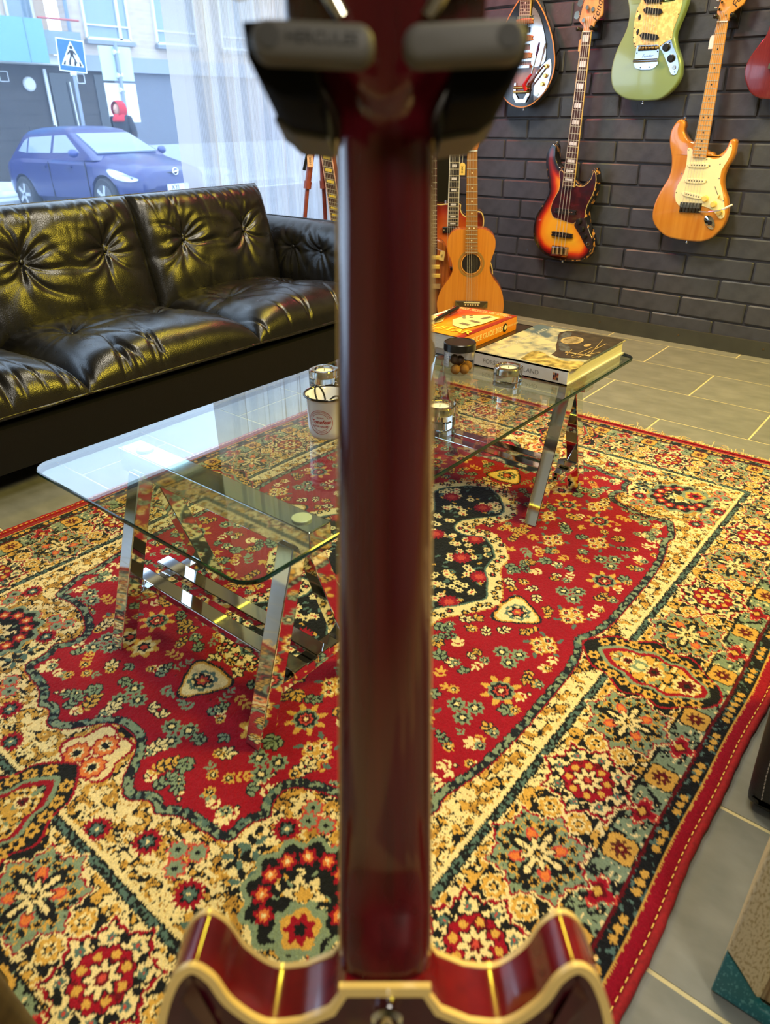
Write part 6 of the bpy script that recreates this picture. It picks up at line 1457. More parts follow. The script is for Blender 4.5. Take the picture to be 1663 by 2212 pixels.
# ------------------------------------------------------------------ the red guitar in the foreground, seen from behind
GM = frame((0.2671, 0.2183, 0.9050), (0.6328, -0.7743, -0.0047), (0.1993, 0.1570, 0.9673), (-0.7483, -0.6130, 0.2536))
def cherry_wood(name, c, c2):
    return mat(name, c, 0.16, c2=c2, ns=1.0, stretch=(90, 5, 90), coat=0.6, detail=6)
def red_guitar():
    t = empty('semi_hollow_guitar', 'cherry red double-cutaway guitar with cream binding seen from behind', 'guitar', mtx=GM)
    mw = cherry_wood('cherry_mahogany', (80, 12, 21), (62, 9, 17)); mb = cherry_wood('cherry_flame', (120, 18, 24), (104, 14, 22)); mk = cherry_wood('cherry_back', (70, 16, 27), (58, 12, 23))
    right = [(31, -444), (47, -454), (66, -455), (83, -441), (92.5, -424), (103, -416), (113, -421.5), (121, -438), (127, -462), (130, -490), (127, -525), (122, -555), (128, -595), (150, -640), (178, -690), (192, -740), (186, -790), (160, -832), (110, -860), (50, -871), (0, -873)]
    ol = [(x, y) for x, y in right] + [(-x, y) for x, y in right[-2::-1]]
    ol = spline(mm(ol[1:-1]), 6, closed=False)
    front = [(0.022, -0.432)] + [(0.031, -0.446)] + ol + [(-0.031, -0.446)] + [(-0.022, -0.432)]
    zf, zb = -0.007, 0.031
    MB().prism(front, zf, zb).build('rim', mb, t, smooth=40)
    # arched back and top, rising from the binding
    def plate(z0, h, sg, m, nm):
        n = len(front); v = []; f = []; c = Vector((0, -0.65))
        rings = [(0.0, 0.0), (0.006, 0.0), (0.02, 0.35), (0.05, 0.75)]
        for off, hh in rings:
            p = inset(front, off) if off < 0.021 else [((q[0]) * 0.62, c.y + (q[1] - c.y) * 0.62) for q in front]
            v += [(q[0], q[1], z0 + sg * h * hh) for q in p]
        for i in range(len(rings) - 1):
            for k in range(n):
                k2 = (k + 1) % n; f.append((i * n + k, i * n + k2, (i + 1) * n + k2, (i + 1) * n + k))
        f.append(tuple(len(rings) * n - n + k for k in range(n)))
        MB().add(v, f).build(nm, m, t, smooth=60)
    plate(zb + 0.0004, 0.010, 1, mk, 'back'); plate(zf - 0.0004, 0.010, -1, mk, 'top')
    for z, nm in ((zf - 0.0005, 'binding'), (zb - 0.0030, 'binding')):
        v, f = ring_strip([(p[0] * 1.004, -0.65 + (p[1] + 0.65) * 1.004) for p in front], z, 0.005, 0.0038); MB().add(v, f).build(nm, M_CREAM, t, smooth=40)
    # neck and headstock lofted in one piece
    secs = []
    def hw(y): return 0.0213 + (0.0272 - 0.0213) * min(1, max(0, -y / 0.40))
    def sm(x): x = min(1, max(0, x)); return x * x * (3 - 2 * x)
    ys = sorted(set([round(0.002 * k - 0.004, 4) for k in range(20)] + [-0.436, -0.43, -0.424, -0.415, -0.405, -0.395, -0.38, -0.36] + [-0.34 + 0.02 * k for k in range(16)] + [-0.012, 0.042, 0.055, 0.08, 0.11, 0.14, 0.16, 0.166]))
    n = 22; v = []; f = []
    for y in ys:
        if y <= 0.0:
            w = hw(y); zr = -0.0165; zt = 0.0 + 0.026 * sm((-0.385 - y) / 0.05); ex = 1.0 + 0.9 * sm((-0.36 - y) / 0.06)
        else:
            w = 0.0213 + sm((y - 0.006) / 0.036) * 0.0205 - 0.006 * sm((y - 0.07) / 0.09); zr = -0.0165 + max(0, y - 0.004) * 0.30
            zt = zr + 0.0165 - 0.0025 * sm(y / 0.012) + 0.0; ex = 1 + 2.2 * sm((y - 0.008) / 0.03)
        row = []
        for k in range(n + 1):
            a = PI * k / n; c_, s_ = math.cos(a), math.sin(a); p = 2.0 * ex
            q = (abs(c_) ** p + abs(s_) ** p) ** (-1 / p); xx = w * c_ * q
            vol = 0.0065 * sm((y - 0.001 - 0.017 * (xx / 0.021) ** 2) / 0.011) * (1 - sm((y - 0.014) / 0.05))
            row.append((xx, y, zr + (zt - zr) * s_ * q + vol * s_))
        v += row
    m_ = n + 1
    for i in range(len(ys) - 1):
        for k in range(n): f.append((i * m_ + k, (i + 1) * m_ + k, (i + 1) * m_ + k + 1, i * m_ + k + 1))
        f.append((i * m_ + n, (i + 1) * m_ + n, (i + 1) * m_, i * m_))
    f += [tuple(range(m_)), tuple(reversed([(len(ys) - 1) * m_ + k for k in range(m_)]))]
    MB().add(v, f).build('neck', mw, t, smooth=60)
    fb = MB().add([(s * (hw(y) + 0.0006), y, z) for y in (0.0, -0.46) for s in (-1, 1) for z in (-0.0165, -0.0225)], [(0, 1, 3, 2), (4, 6, 7, 5), (0, 4, 5, 1), (2, 3, 7, 6), (0, 2, 6, 4), (1, 5, 7, 3)]).build('fingerboard', M_ROSEWOOD, t)
    for s in (-1, 1):
        MB().add([(s * (hw(y) + o_), y, z) for y in (0.0, -0.45) for o_ in (0.0002, 0.0010) for z in (-0.0160, -0.0228)], [(0, 1, 3, 2), (4, 6, 7, 5), (0, 4, 5, 1), (2, 3, 7, 6), (0, 2, 6, 4), (1, 5, 7, 3)]).build('neck_binding', M_CREAM, fb)
    # cream cap line at the heel
    MB().box((0, -0.4315, zb - 0.0010), (0.050, 0.004, 0.004)).build('heel_binding', M_CREAM, t)
    MB().lathe([(0.0100, 0), (0.0100, 0.002), (0.0072, 0.004), (0.0065, 0.009), (0.0085, 0.012), (0.0090, 0.016), (0.006, 0.018)], 24).build('strap_button', M_CHROME, t, smooth=40, loc=(0.001, -0.452, zb + 0.0006))
    ucyl('rim_screw', t, (0.1195, -0.431, 0.012), 0.0022, 0.001, M_BRASS, rot=(0, PI / 2, 0))
    for k in range(3):
        for s in (-1, 1):
            y = 0.051 + k * 0.040; zz = 0.0 + y * 0.30 - 0.001
            tu = ucyl('tuner', t, (s * 0.027, y, zz), 0.0085, 0.006, M_NICKEL, rot=(-0.29, 0, 0))
            MB().tube([(s * 0.024, y - 0.004, zz + 0.004), (s * 0.0165, y - 0.016, zz + 0.004)], [0.004, 0.0034], 10).build('tuner_gear', M_NICKEL, t, smooth=60)
            MB().tube([(s * 0.034, y, zz + 0.003), (s * 0.050, y, zz + 0.003)], 0.003, 8).build('tuner_shaft', M_NICKEL, t, smooth=60)
            MB().sphere((s * 0.057, y, zz + 0.003), 0.0085, 12, 8, (0.9, 1.1, 0.6)).build('tuner_button', M_CREAM, t, smooth=180)
red_guitar()
def neck_stand():
    t = empty('guitar_stand', 'black and grey neck-hang stand gripping the headstock of the red guitar', 'guitar stand', mtx=GM)
    def rr(x0, x1, y0, y1, r):
        out = []
        for cx, cy, a0 in ((x1 - r, y1 - r, 0), (x0 + r, y1 - r, 90), (x0 + r, y0 + r, 180), (x1 - r, y0 + r, 270)):
            for k in range(7): a = R(a0 + 15 * k); out.append((cx + r * math.cos(a), cy + r * math.sin(a)))
        return out
    tx_ = None
    for s in (-1, 1):
        x0, x1 = (-0.0490, -0.0038) if s < 0 else (0.0066, 0.0518)
        tilt = R(-3 * -s)
        c = ((x0 + x1) / 2, 0.0182)
        pts = rr(x0 - c[0], x1 - c[0], -0.0068, 0.0066, 0.0062)
        pad = MB().prism(pts, 0.0, 0.013, 0.0035, 3).build('locking_arm', M_RUBBER, t, smooth=40, loc=(c[0], c[1], 0.034), rot=(0, 0, R(2.5) * s))
        ucyl('pivot_cap', pad, (s * 0.0155, 0.0004, 0.0125), 0.0042, 0.0009, mat('dark_cap', (58, 57, 56), 0.6))
        if s < 0: lettering(pad, 'HERCULES', 0.0056, mat('letter_dark', (30, 30, 30), 0.6), Matrix.Translation((0.0035, 0.0002, 0.0132)), extrude=0.0003)
        o = 0.0015 if s > 0 else 0.0
        arm = [(s * 0.0545 + o, 0.0300), (s * 0.0530 + o, 0.0180), (s * 0.0490 + o, 0.0100), (s * 0.0410 + o, 0.0042), (s * 0.0255, 0.0015), (s * 0.0255, 0.0120), (s * 0.0290, 0.0200), (s * 0.0330, 0.0310)]
        MB().prism(arm, -0.052, 0.031, 0.002, 2).build('fork_arm', mat('foam_black', (15, 16, 19), 0.85, spec=0.1, bump=0.15, ns=200, bd=0.0005), t, smooth=40)
    for s in (-1, 1):
        MB().prism([(s * 0.0490, 0.0098), (s * 0.0410, 0.0040), (s * 0.0255, 0.0013), (s * 0.0255, -0.0007), (s * 0.0415, 0.0020), (s * 0.0498, 0.0080)], -0.052, -0.016).build('arm_sole', mat('yoke_grey', (84, 82, 78), 0.55), t)
    MB().prism(rr(-0.050, 0.050, 0.006, 0.034, 0.010), -0.080, -0.050, 0.004, 2).build('yoke', mat('yoke_grey', (84, 82, 78), 0.55), t, smooth=40)
    inv = GM.inverted()
    top = GM @ Vector((0, 0.012, -0.075)); hd = Vector((0.7727, 0.6348, 0)); foot = Vector((top.x, top.y, 0.0)) + hd * 0.015
    def L(p): return inv @ Vector(p)
    MB().tube([L(top), L((foot.x, foot.y, 0.45))], 0.011, 14).build('inner_pole', M_CHROME, t, smooth=60)
    MB().tube([L((foot.x, foot.y, 0.52)), L((foot.x, foot.y, 0.06))], 0.015, 14).build('outer_pole', M_BLACKSTEEL, t, smooth=60)
    MB().tube([L((foot.x, foot.y, 0.54)), L((foot.x, foot.y, 0.49))], 0.020, 14).build('clutch', M_BLACKPL, t, smooth=60)
    side = Vector((0.6348, -0.7727, 0))
    for a in (-1, 0, 1):
        d = (-hd * (0.9 if a == 0 else 0.62) + side * a * 0.55)
        e_ = foot + d * 0.30
        MB().tube([L((foot.x, foot.y, 0.10)), L((foot.x + d.x * 0.15, foot.y + d.y * 0.15, 0.055)), L((e_.x, e_.y, 0.012))], 0.0085, 10).build('leg', M_BLACKSTEEL, t, smooth=60)
        MB().sphere(L((e_.x, e_.y, 0.012)), 0.012, 10, 8).build('rubber_foot', M_BLACKPL, t, smooth=180)
neck_stand()

# ------------------------------------------------------------------ amplifier and black case at the right
def amp():
    t = empty('amplifier', 'cream and teal vintage amplifier with striped grille cloth on the tiles', 'amplifier', (0.587, -0.013, 0.0))
    W, D, H = 0.48, 0.22, 0.44
    tw = mat('cream_tweed', (216, 198, 154), 0.75, c2=(176, 152, 104), ns=1.0, stretch=(60, 420, 150), bump=0.4, bd=0.0008, detail=3, fac=(0.5, 0.62))
    teal = mat('teal_vinyl', (34, 108, 112), 0.5, c2=(96, 160, 158), ns=1.0, stretch=(300, 300, 150), detail=3, fac=(0.56, 0.66))
    gr = mat('striped_grille', (196, 172, 130), 0.9, c2=(120, 88, 56), ns=1.0, stretch=(20, 260, 12), bump=0.4, bd=0.001)
    MB().box((D / 2 + 0.012, -W / 2, H / 2 + 0.003), (D - 0.024, W, H)).build('cabinet', tw, t)
    fw_ = 0.045
    # front frame: four cream rails, teal toe
    def rail(pts, m, nm, z1=0.012):
        b = MB().prism(pts, 0.0, z1, 0.004, 3, both=False); v = [(0.012 - p[2], -p[0], p[1]) for p in b.v]
        return MB().add(v, [q for q in b.f]).build(nm, m, t, smooth=40)
    zt = 0.078
    rail([(0.0, zt + 0.010), (fw_, zt - 0.032), (fw_, H), (0.0, H)], tw, 'front_rail')
    rail([(W, zt), (W - fw_, zt), (W - fw_, H), (W, H)], tw, 'front_rail')
    rail([(fw_, H - fw_), (W - fw_, H - fw_), (W - fw_, H), (fw_, H)], tw, 'front_rail')
    rail([(0.0, 0.004), (W, 0.004), (W, 0.026), (fw_ + 0.004, 0.026), (fw_ - 0.004, 0.034), (fw_, zt - 0.034), (0.0, zt + 0.008)], teal, 'toe_board', 0.011)
    MB().box((0.016, -W / 2, H / 2), (0.006, W - 2 * fw_ + 0.01, H - 0.06)).build('grille_cloth', gr, t)
    for y in (0.04, W - 0.04):
        for x in (0.05, D - 0.03): ucyl('foot', t, (x, -y, 0.0), 0.012, 0.004, M_BLACKPL)
    MB().tube([(0.12, -0.14, H + 0.004), (0.12, -0.16, H + 0.022), (0.12, -0.32, H + 0.022), (0.12, -0.34, H + 0.004)], 0.008, 10).build('handle', M_BLACKPL, t, smooth=60)
amp()
def black_case():
    t = empty('guitar_case', 'black leather case with white stitching leaning beside the rug at the photo edge', 'case', (0.885, 0.032, 0.002), rot=(R(-3.0), 0, 0))
    b = MB().prism(spline([(0.0, 0.03), (0.006, 0.008), (0.03, 0.0), (0.12, 0.0), (0.20, 0.0), (0.226, 0.008), (0.232, 0.05), (0.232, 0.2), (0.232, 0.34), (0.22, 0.39), (0.18, 0.40), (0.05, 0.40), (0.012, 0.39), (0.0, 0.34), (0.0, 0.2)], 4), 0.0, 0.30, 0.018, 4)
    MB().add([(p[2], -p[0], p[1]) for p in b.v], b.f).build('shell', leather('case_leather', (26, 25, 26), 0.5), t, smooth=50)
    st = MB()
    for k in range(46): st.box((-0.0004, -0.019 - 0.0004 * max(0, 6 - k), 0.030 + k * 0.0075), (0.0014, 0.0012, 0.0048))
    o = st.build('stitching', M_THREAD, t); o['kind'] = 'stuff'
black_case()
# dark wooden stool leg at the other edge
def stool():
    t = empty('stool', 'dark wooden stool whose leg shows at the lower left photo edge', 'stool', (-0.056, 0.538, 0))
    w_ = wood('olive_walnut', (86, 70, 40), (62, 50, 30), 0.4, 0.2, 60, 60)
    MB().lathe([(0.15, 0.42), (0.16, 0.43), (0.16, 0.45), (0.15, 0.46)], 36).build('seat', w_, t, smooth=40)
    for k in range(4):
        a = R(45 + 90 * k); MB().tube([(0.10 * math.cos(a), 0.10 * math.sin(a), 0.43), (0.155 * math.cos(a), 0.155 * math.sin(a), 0.0)], [0.018, 0.014], 12).build('leg', w_, t, smooth=60)
stool()
# ------------------------------------------------------------------ the street outside
SZ = -0.66
def sy(y): return SZ - 0.025 * (y - 13.6)
M_ASPH = mat('wet_asphalt', (100, 104, 110), 0.6, c2=(126, 130, 136), ns=1.2, detail=6)
M_SNOW = mat('dirty_snow', (214, 222, 232), 0.9, c2=(180, 190, 202), ns=3)
st = struct(MB().add([(-20, 3.1, sy(3.1)), (40, 3.1, sy(3.1)), (40, 15.6, sy(15.6)), (-20, 15.6, sy(15.6))], [(0, 1, 2, 3)]).build('street', M_ASPH))
pv = struct(MB().box((10, 17.4, -0.62), (60, 3.6, 0.16)).build('pavement', mat('pavement_slabs', (160, 164, 168), 0.8, c2=(196, 204, 212), ns=1.5)))
for i, (x, y, z, sx_, sy_, sz_) in enumerate(((7.4, 17.6, -0.5, 1.4, 0.45, 0.20), (10.6, 17.6, -0.5, 1.2, 0.3, 0.18), (6.8, 16.5, -0.52, 1.2, 0.3, 0.12), (13.4, 17.8, -0.5, 1.4, 0.4, 0.22))):
    tag(MB().sphere((0, 0, 0), 1.0, 20, 10, (sx_, sy_, sz_)).build('snow_bank', M_SNOW, None, smooth=180, loc=(x, y, z)), ('low snow bank at the foot of the dark doorway wall', 'long snow bank against the dark wall across the street', 'flat snow patch beyond the rear of the blue car', 'snow bank below the grey wall behind the curtain')[i], 'snow')
# building across the street
def building():
    t = empty('building', 'cream brick building with a dark ground floor across the street', 'building', (0, 19.0, 0))
    cb = mat('cream_brick', (226, 208, 190), 0.85)
    m, nt, b = nodes_of('cream_brick_bond'); br = nt.nodes.new('ShaderNodeTexBrick'); mp = nt.nodes.new('ShaderNodeMapping'); mp.inputs['Rotation'].default_value = (PI / 2, 0, 0)
    nt.links.new(coords(nt), mp.inputs[0]); nt.links.new(mp.outputs[0], br.inputs[0])
    br.inputs['Color1'].default_value = (*lin((192, 176, 164)), 1); br.inputs['Color2'].default_value = (*lin((182, 164, 150)), 1); br.inputs['Mortar'].default_value = (*lin((196, 184, 176)), 1)
    br.inputs['Scale'].default_value = 1.0; br.inputs['Brick Width'].default_value = 0.29; br.inputs['Row Height'].default_value = 0.1; br.inputs['Mortar Size'].default_value = 0.008; br.offset = 0.0
    nt.links.new(br.outputs[0], b.inputs['Base Color']); b.inputs['Roughness'].default_value = 0.9
    dk = mat('dark_cladding', (66, 62, 62), 0.7, c2=(56, 53, 53), ns=2); gy = mat('grey_cladding', (104, 110, 124), 0.7)
    def wl(x0, x1, z0, z1, m_, nm='wall', y=0.0, d=0.3): return MB().box(((x0 + x1) / 2, y + d / 2, (z0 + z1) / 2), (x1 - x0, d, z1 - z0)).build(nm, m_, t)
    wl(11.1, 22, 2.29, 7.2, m); wl(2.0, 9.0, 2.02, 7.2, m); wl(9.0, 11.1, 4.9, 7.2, m)
    wl(2.0, 12.2, -0.6, 2.02, dk, 'ground_floor_wall', 0.12); wl(12.2, 22, -0.6, 1.95, gy, 'ground_floor_wall', 0.10)
    for i in range(9): MB().box((7.1, 0.115, -0.4 + i * 0.28), (9.8, 0.012, 0.012)).build('cladding_joint', mat('joint_dark', (60, 58, 58), 0.8), t)
    wl(11.1, 22, 1.95, 2.29, mat('band_grey', (140, 148, 162), 0.7), 'floor_band', -0.06, 0.4); wl(9.0, 11.1, 2.03, 2.22, mat('band_cream', (214, 212, 206), 0.7), 'floor_band', -0.3, 0.6)
    wl(7.0, 10.08, 2.03, 2.88, mat('pale_blue_panel', (108, 156, 178), 0.5), 'balcony_panel', -0.7, 0.05); MB().box((9.64, -0.705, 2.45), (0.015, 0.01, 0.85)).build('panel_joint', mat('joint_blue', (110, 140, 156), 0.6), t)
    wl(10.08, 11.1, 2.22, 2.70, mat('balcony_glass', (122, 138, 142), 0.25), 'balcony_glass', -0.5, 0.03)
    wl(9.0, 11.1, 2.22, 4.9, mat('recess_wall', (196, 176, 158), 0.8), 'recess_wall', 0.9)
    MB().tube([(10.1, -0.5, 2.93), (11.12, -0.5, 2.93)], 0.022, 8).build('handrail', mat('red_rail', (180, 92, 92), 0.5), t, smooth=60)
    MB().tube([(11.08, -0.1, 7.0), (11.08, -0.1, 2.0)], 0.045, 10).build('downpipe', mat('pipe_blue', (120, 138, 160), 0.5), t, smooth=60)
    gl = mat('window_reflection', (120, 140, 156), 0.08, spec=0.9); wf = mat('white_frame', (212, 216, 220), 0.5)
    def window(x0, x1, z0, z1, y=-0.02, bars=()):
        w_ = MB().box(((x0 + x1) / 2, y + 0.03, (z0 + z1) / 2), (x1 - x0, 0.05, z1 - z0)).build('window', gl, t)
        for c, d in ((((x0 + x1) / 2, y, z0), (x1 - x0, 0.08, 0.06)), (((x0 + x1) / 2, y, z1), (x1 - x0, 0.08, 0.06)), ((x0, y, (z0 + z1) / 2), (0.06, 0.08, z1 - z0)), ((x1, y, (z0 + z1) / 2), (0.06, 0.08, z1 - z0))) + tuple(((b_, y, (z0 + z1) / 2), (0.08, 0.08, z1 - z0)) for b_ in bars): MB().box(c, d).build('window_frame', wf, w_)
        MB().box(((x0 + x1) / 2, y - 0.02, z0 + 0.28), (x1 - x0, 0.05, 0.035)).build('window_rail', wf, w_)
        MB().box(((x0 + x1) / 2, y - 0.05, z0 - 0.08), (x1 - x0 + 0.14, 0.18, 0.09)).build('window_sill', mat('sill_zinc', (128, 136, 146), 0.5), w_)
    window(11.55, 12.78, 2.65, 4.3, bars=(12.5,)); window(13.6, 14.9, 2.65, 4.3); window(15.8, 17.1, 2.65, 4.3); window(9.05, 9.9, 2.6, 4.3, 0.88, bars=(9.7,)); window(10.1, 10.75, 2.2, 4.3, 0.88)
    window(7.0, 8.4, 2.9, 4.3, -0.02)
    gl2 = mat('dark_door_glass', (52, 58, 64), 0.2)
    for x0, x1 in ((10.42, 11.02), (11.62, 12.0)):
        d = wl(x0, x1, -0.45, 1.88, gl2, 'door', 0.09, 0.05)
    MB().box((10.30, 0.06, 0.75), (0.07, 0.05, 2.4)).build('door_post', wf, t); MB().tube([(10.88, 0.02, 1.70), (10.92, 0.02, 0.5)], 0.018, 8).build('door_pull', wf, t, smooth=60)
    MB().lathe([(0.15, 0), (0.15, 0.05), (0.12, 0.08)], 24).build('wall_lamp', mat('milk_glass', (214, 216, 220), 0.4), t, loc=(9.87, 0.11, 1.63), rot=(PI / 2, 0, 0))
    for c in ((9.30, 1.77), (11.25, 1.78)):
        for dx, dz, sx_, sz_ in ((0, 0.1, 0.22, 0.02), (0, -0.1, 0.22, 0.02), (0.1, 0, 0.02, 0.22), (-0.1, 0, 0.02, 0.22)): MB().box((c[0] + dx, 0.10, c[1] + dz), (sx_, 0.02, sz_)).build('vent_frame', wf, t)
    wl(12.9, 22, -0.6, 0.25, mat('plinth_pale', (170, 176, 186), 0.8), 'plinth', 0.0, 0.12)
    for x in (9.3, 9.75): MB().bar((x, -0.6, 0.75), (x, -0.6, -0.5), 0.03, 0.03).build('rail_post', dk, t)
    MB().bar((9.2, -0.6, 0.78), (9.95, -0.6, 0.75), 0.03, 0.03).build('rail_top', dk, t)
    MB().box((12, 0.6, 7.3), (21, 1.4, 0.2)).build('roof', mat('roof_edge', (150, 150, 156), 0.8), t)
building()
# signs
def pole_sign():
    y = 16.0; t = empty('crossing_sign', 'blue pedestrian crossing sign with white triangle on a grey pole', 'sign', (9.31, y, sy(y)), rot=(0, 0, 0))
    t.location.z = -0.54; z0 = -t.location.z
    pole = mat('galvanised', (140, 152, 172), 0.5, 0.3)
    MB().tube([(0, 0.04, 0), (0.0, 0.04, z0 + 2.3)], 0.038, 10).build('pole', pole, t, smooth=60)
    c = z0 + 2.04; h = 0.29
    e_ = empty('sign_plate'); e_.parent = t; e_.location = (0.0, 0.0, c); e_.rotation_euler = (0, R(4), R(-6))
    bl = mat('sign_blue', (0, 98, 190), 0.4); wh = mat('sign_white', (240, 244, 246), 0.4)
    def pl(pts, d0, m_, nm):
        b = MB().prism(pts, 0, 0.004); return MB().add([(p[0], -d0 - p[2], p[1]) for p in b.v], [q[::-1] for q in b.f]).build(nm, m_, e_)
    pl([(-h, -h), (h, -h), (h, h), (-h, h)], 0.0, wh, 'border'); pl([(-h + 0.02, -h + 0.02), (h - 0.02, -h + 0.02), (h - 0.02, h - 0.02), (-h + 0.02, h - 0.02)], 0.006, bl, 'plate')
    pl([(-0.235, -0.185), (0.235, -0.185), (0.0, 0.255)], 0.012, wh, 'triangle')
    for k in range(4): pl([(-0.20 + k * 0.115, -0.175), (-0.155 + k * 0.115, -0.175), (-0.135 + k * 0.1, -0.10), (-0.165 + k * 0.1, -0.10)], 0.018, M_INK, 'stripe')
    for pts in ([(-0.028, 0.115), (0.028, 0.115), (0.034, 0.160), (0.0, 0.185), (-0.034, 0.160)], [(-0.045, 0.10), (0.045, 0.10), (0.035, -0.01), (-0.03, -0.01)], [(-0.03, 0.0), (0.0, 0.0), (-0.05, -0.13), (-0.085, -0.13)], [(0.0, 0.0), (0.035, 0.0), (0.105, -0.13), (0.07, -0.13)], [(-0.045, 0.09), (-0.03, 0.06), (-0.085, 0.0), (-0.10, 0.02)], [(0.04, 0.09), (0.03, 0.06), (0.085, 0.01), (0.095, 0.035)]): pl(pts, 0.018, M_INK, 'walking_figure')
    MB().tube([(-0.05, 0.02, -0.315), (0.05, 0.02, -0.315)], 0.05, 8).build('clamp', wh, e_)
pole_sign()
def back_sign():
    y = 16.0; t = empty('sign_back', 'pale sign plates seen from the back on a grey pole', 'sign', (10.34, y, -0.54))
    pole = MATS['galvanised']; z0 = 0.54
    MB().tube([(0, -0.06, 0), (0, -0.06, z0 + 2.32)], 0.04, 10).build('pole', pole, t, smooth=60)
    MB().box((0, 0.0, z0 + 1.94), (0.77, 0.02, 0.63)).build('upper_plate', mat('pale_green_plate', (190, 212, 208), 0.5), t)
    MB().box((0, 0.0, z0 + 1.20), (0.77, 0.02, 0.75)).build('lower_plate', mat('white_plate', (240, 244, 246), 0.5), t)
    for z in (2.15, 1.72, 1.45, 0.95): MB().tube([(-0.06, -0.05, z0 + z), (0.06, -0.05, z0 + z)], 0.05, 8).build('clamp', mat('clamp_zinc', (216, 222, 228), 0.4), t, smooth=60)
back_sign()
# person with a red hood
def person():
    y = 15.2; gz = -0.54
    t = empty('person', 'person in a red hood and dark coat walking behind the blue car', 'person', (9.74, y, gz), rot=(0, 0, R(196)))
    # facing local +x; one continuous body grown from a skeleton
    bones = {'pelvis': (0, 0, 0.95, 0.15), 'waist': (0.0, 0, 1.12, 0.155), 'chest': (0.02, 0, 1.34, 0.165), 'neck': (0.05, 0, 1.50, 0.065), 'head': (0.07, 0, 1.60, 0.085),
             'lsh': (0.0, 0.20, 1.42, 0.085), 'lel': (-0.03, 0.27, 1.15, 0.062), 'lwr': (0.10, 0.25, 0.93, 0.048), 'lha': (0.15, 0.24, 0.86, 0.04), 'rsh': (0.0, -0.20, 1.42, 0.085), 'rel': (-0.06, -0.27, 1.15, 0.062), 'rwr': (0.04, -0.26, 0.93, 0.048), 'rha': (0.08, -0.25, 0.86, 0.04),
             'lhi': (0, 0.10, 0.88, 0.105), 'lkn': (0.12, 0.11, 0.48, 0.075), 'lan': (0.05, 0.11, 0.09, 0.05), 'lto': (0.20, 0.12, 0.04, 0.04), 'rhi': (0, -0.10, 0.88, 0.105), 'rkn': (0.0, -0.11, 0.48, 0.075), 'ran': (-0.20, -0.11, 0.10, 0.05), 'rto': (-0.06, -0.12, 0.04, 0.04)}
    names = list(bones); E_ = [('pelvis', 'waist'), ('waist', 'chest'), ('chest', 'neck'), ('neck', 'head'), ('chest', 'lsh'), ('lsh', 'lel'), ('lel', 'lwr'), ('lwr', 'lha'), ('chest', 'rsh'), ('rsh', 'rel'), ('rel', 'rwr'), ('rwr', 'rha'), ('pelvis', 'lhi'), ('lhi', 'lkn'), ('lkn', 'lan'), ('lan', 'lto'), ('pelvis', 'rhi'), ('rhi', 'rkn'), ('rkn', 'ran'), ('ran', 'rto')]
    me = bpy.data.meshes.new('body'); me.from_pydata([bones[k][:3] for k in names], [(names.index(a), names.index(b)) for a, b in E_], [])
    o = bpy.data.objects.new('body', me); col.objects.link(o); o.parent = t
    sk_ = o.modifiers.new('skin', 'SKIN')
    for i, k in enumerate(names):
        sv = me.skin_vertices[0].data[i]; sv.radius = (bones[k][3], bones[k][3] * (1.2 if k in ('chest', 'waist', 'pelvis') else 1.0)); sv.use_root = (k == 'pelvis')
    o.modifiers.new('smooth', 'SUBSURF').levels = 2; o.modifiers['smooth'].render_levels = 2
    me.materials.append(mat('dark_coat', (44, 46, 54), 0.8))
    sk2 = mat('skin_tone', (206, 160, 138), 0.6)
    MB().sphere((0.095, 0, 1.605), 0.098, 18, 14, (0.95, 0.78, 1.2)).build('face', sk2, t, smooth=180)
    MB().sphere((0.19, 0, 1.60), 0.017, 10, 8, (1.2, 0.8, 1.3)).build('nose', sk2, t, smooth=180)
    for s in (-1, 1): MB().sphere((0.172, s * 0.032, 1.625), 0.011, 8, 6, (0.6, 1, 0.7)).build('eye', M_INK, t, smooth=180)
    MB().box((0.182, 0, 1.545), (0.006, 0.035, 0.007)).build('mouth', mat('lips', (150, 80, 76), 0.6), t)
    hood = MB(); n = 24; v = []; f = []
    for i in range(11):
        p = i / 10; x = 0.165 - 0.29 * p; r = 0.142 * math.sin(PI * (0.34 + 0.66 * (1 - p))) ** 0.7 if p > 0.02 else 0.118
        r = 0.125 + 0.03 * math.sin(p * PI) if p < 0.75 else 0.146 * math.sqrt(max(0.0, 1 - ((p - 0.5) / 0.5) ** 2)) + 0.004
        for k in range(n): a = 2 * PI * k / n; v.append((x, 0.92 * r * math.cos(a), 1.615 + 1.12 * r * math.sin(a) - 0.02 * p))
    for i in range(10):
        for k in range(n): k2 = (k + 1) % n; f.append((i * n + k, i * n + k2, (i + 1) * n + k2, (i + 1) * n + k))
    f.append(tuple(10 * n + k for k in range(n)))
    red = mat('red_hood', (206, 44, 58), 0.9)
    hood.add(v, f).build('hood', red, t, smooth=180)
    MB().lathe([(0.15, 1.38), (0.165, 1.42), (0.14, 1.47), (0.115, 1.52), (0.10, 1.53)], 24, (0.05, 0, 0)).build('scarf', red, t, smooth=180)
    for s, k in ((1, 'lha'), (-1, 'rha')):
        h = Vector(bones[k][:3])
        MB().sphere(h + Vector((0.03, 0, -0.03)), 0.042, 12, 8, (0.9, 0.55, 1.1)).build('hand', sk2, t, smooth=180)
        for q in range(4): MB().tube([h + Vector((0.05 - 0.018 * q, 0, -0.06)), h + Vector((0.055 - 0.018 * q, -0.006 * s, -0.10 + 0.006 * abs(q - 1)))], [0.009, 0.007], 8).build('finger', sk2, t, smooth=60)
        MB().tube([h + Vector((0.055, 0, -0.02)), h + Vector((0.085, -0.01 * s, -0.05))], [0.010, 0.008], 8).build('thumb', sk2, t, smooth=60)
person()
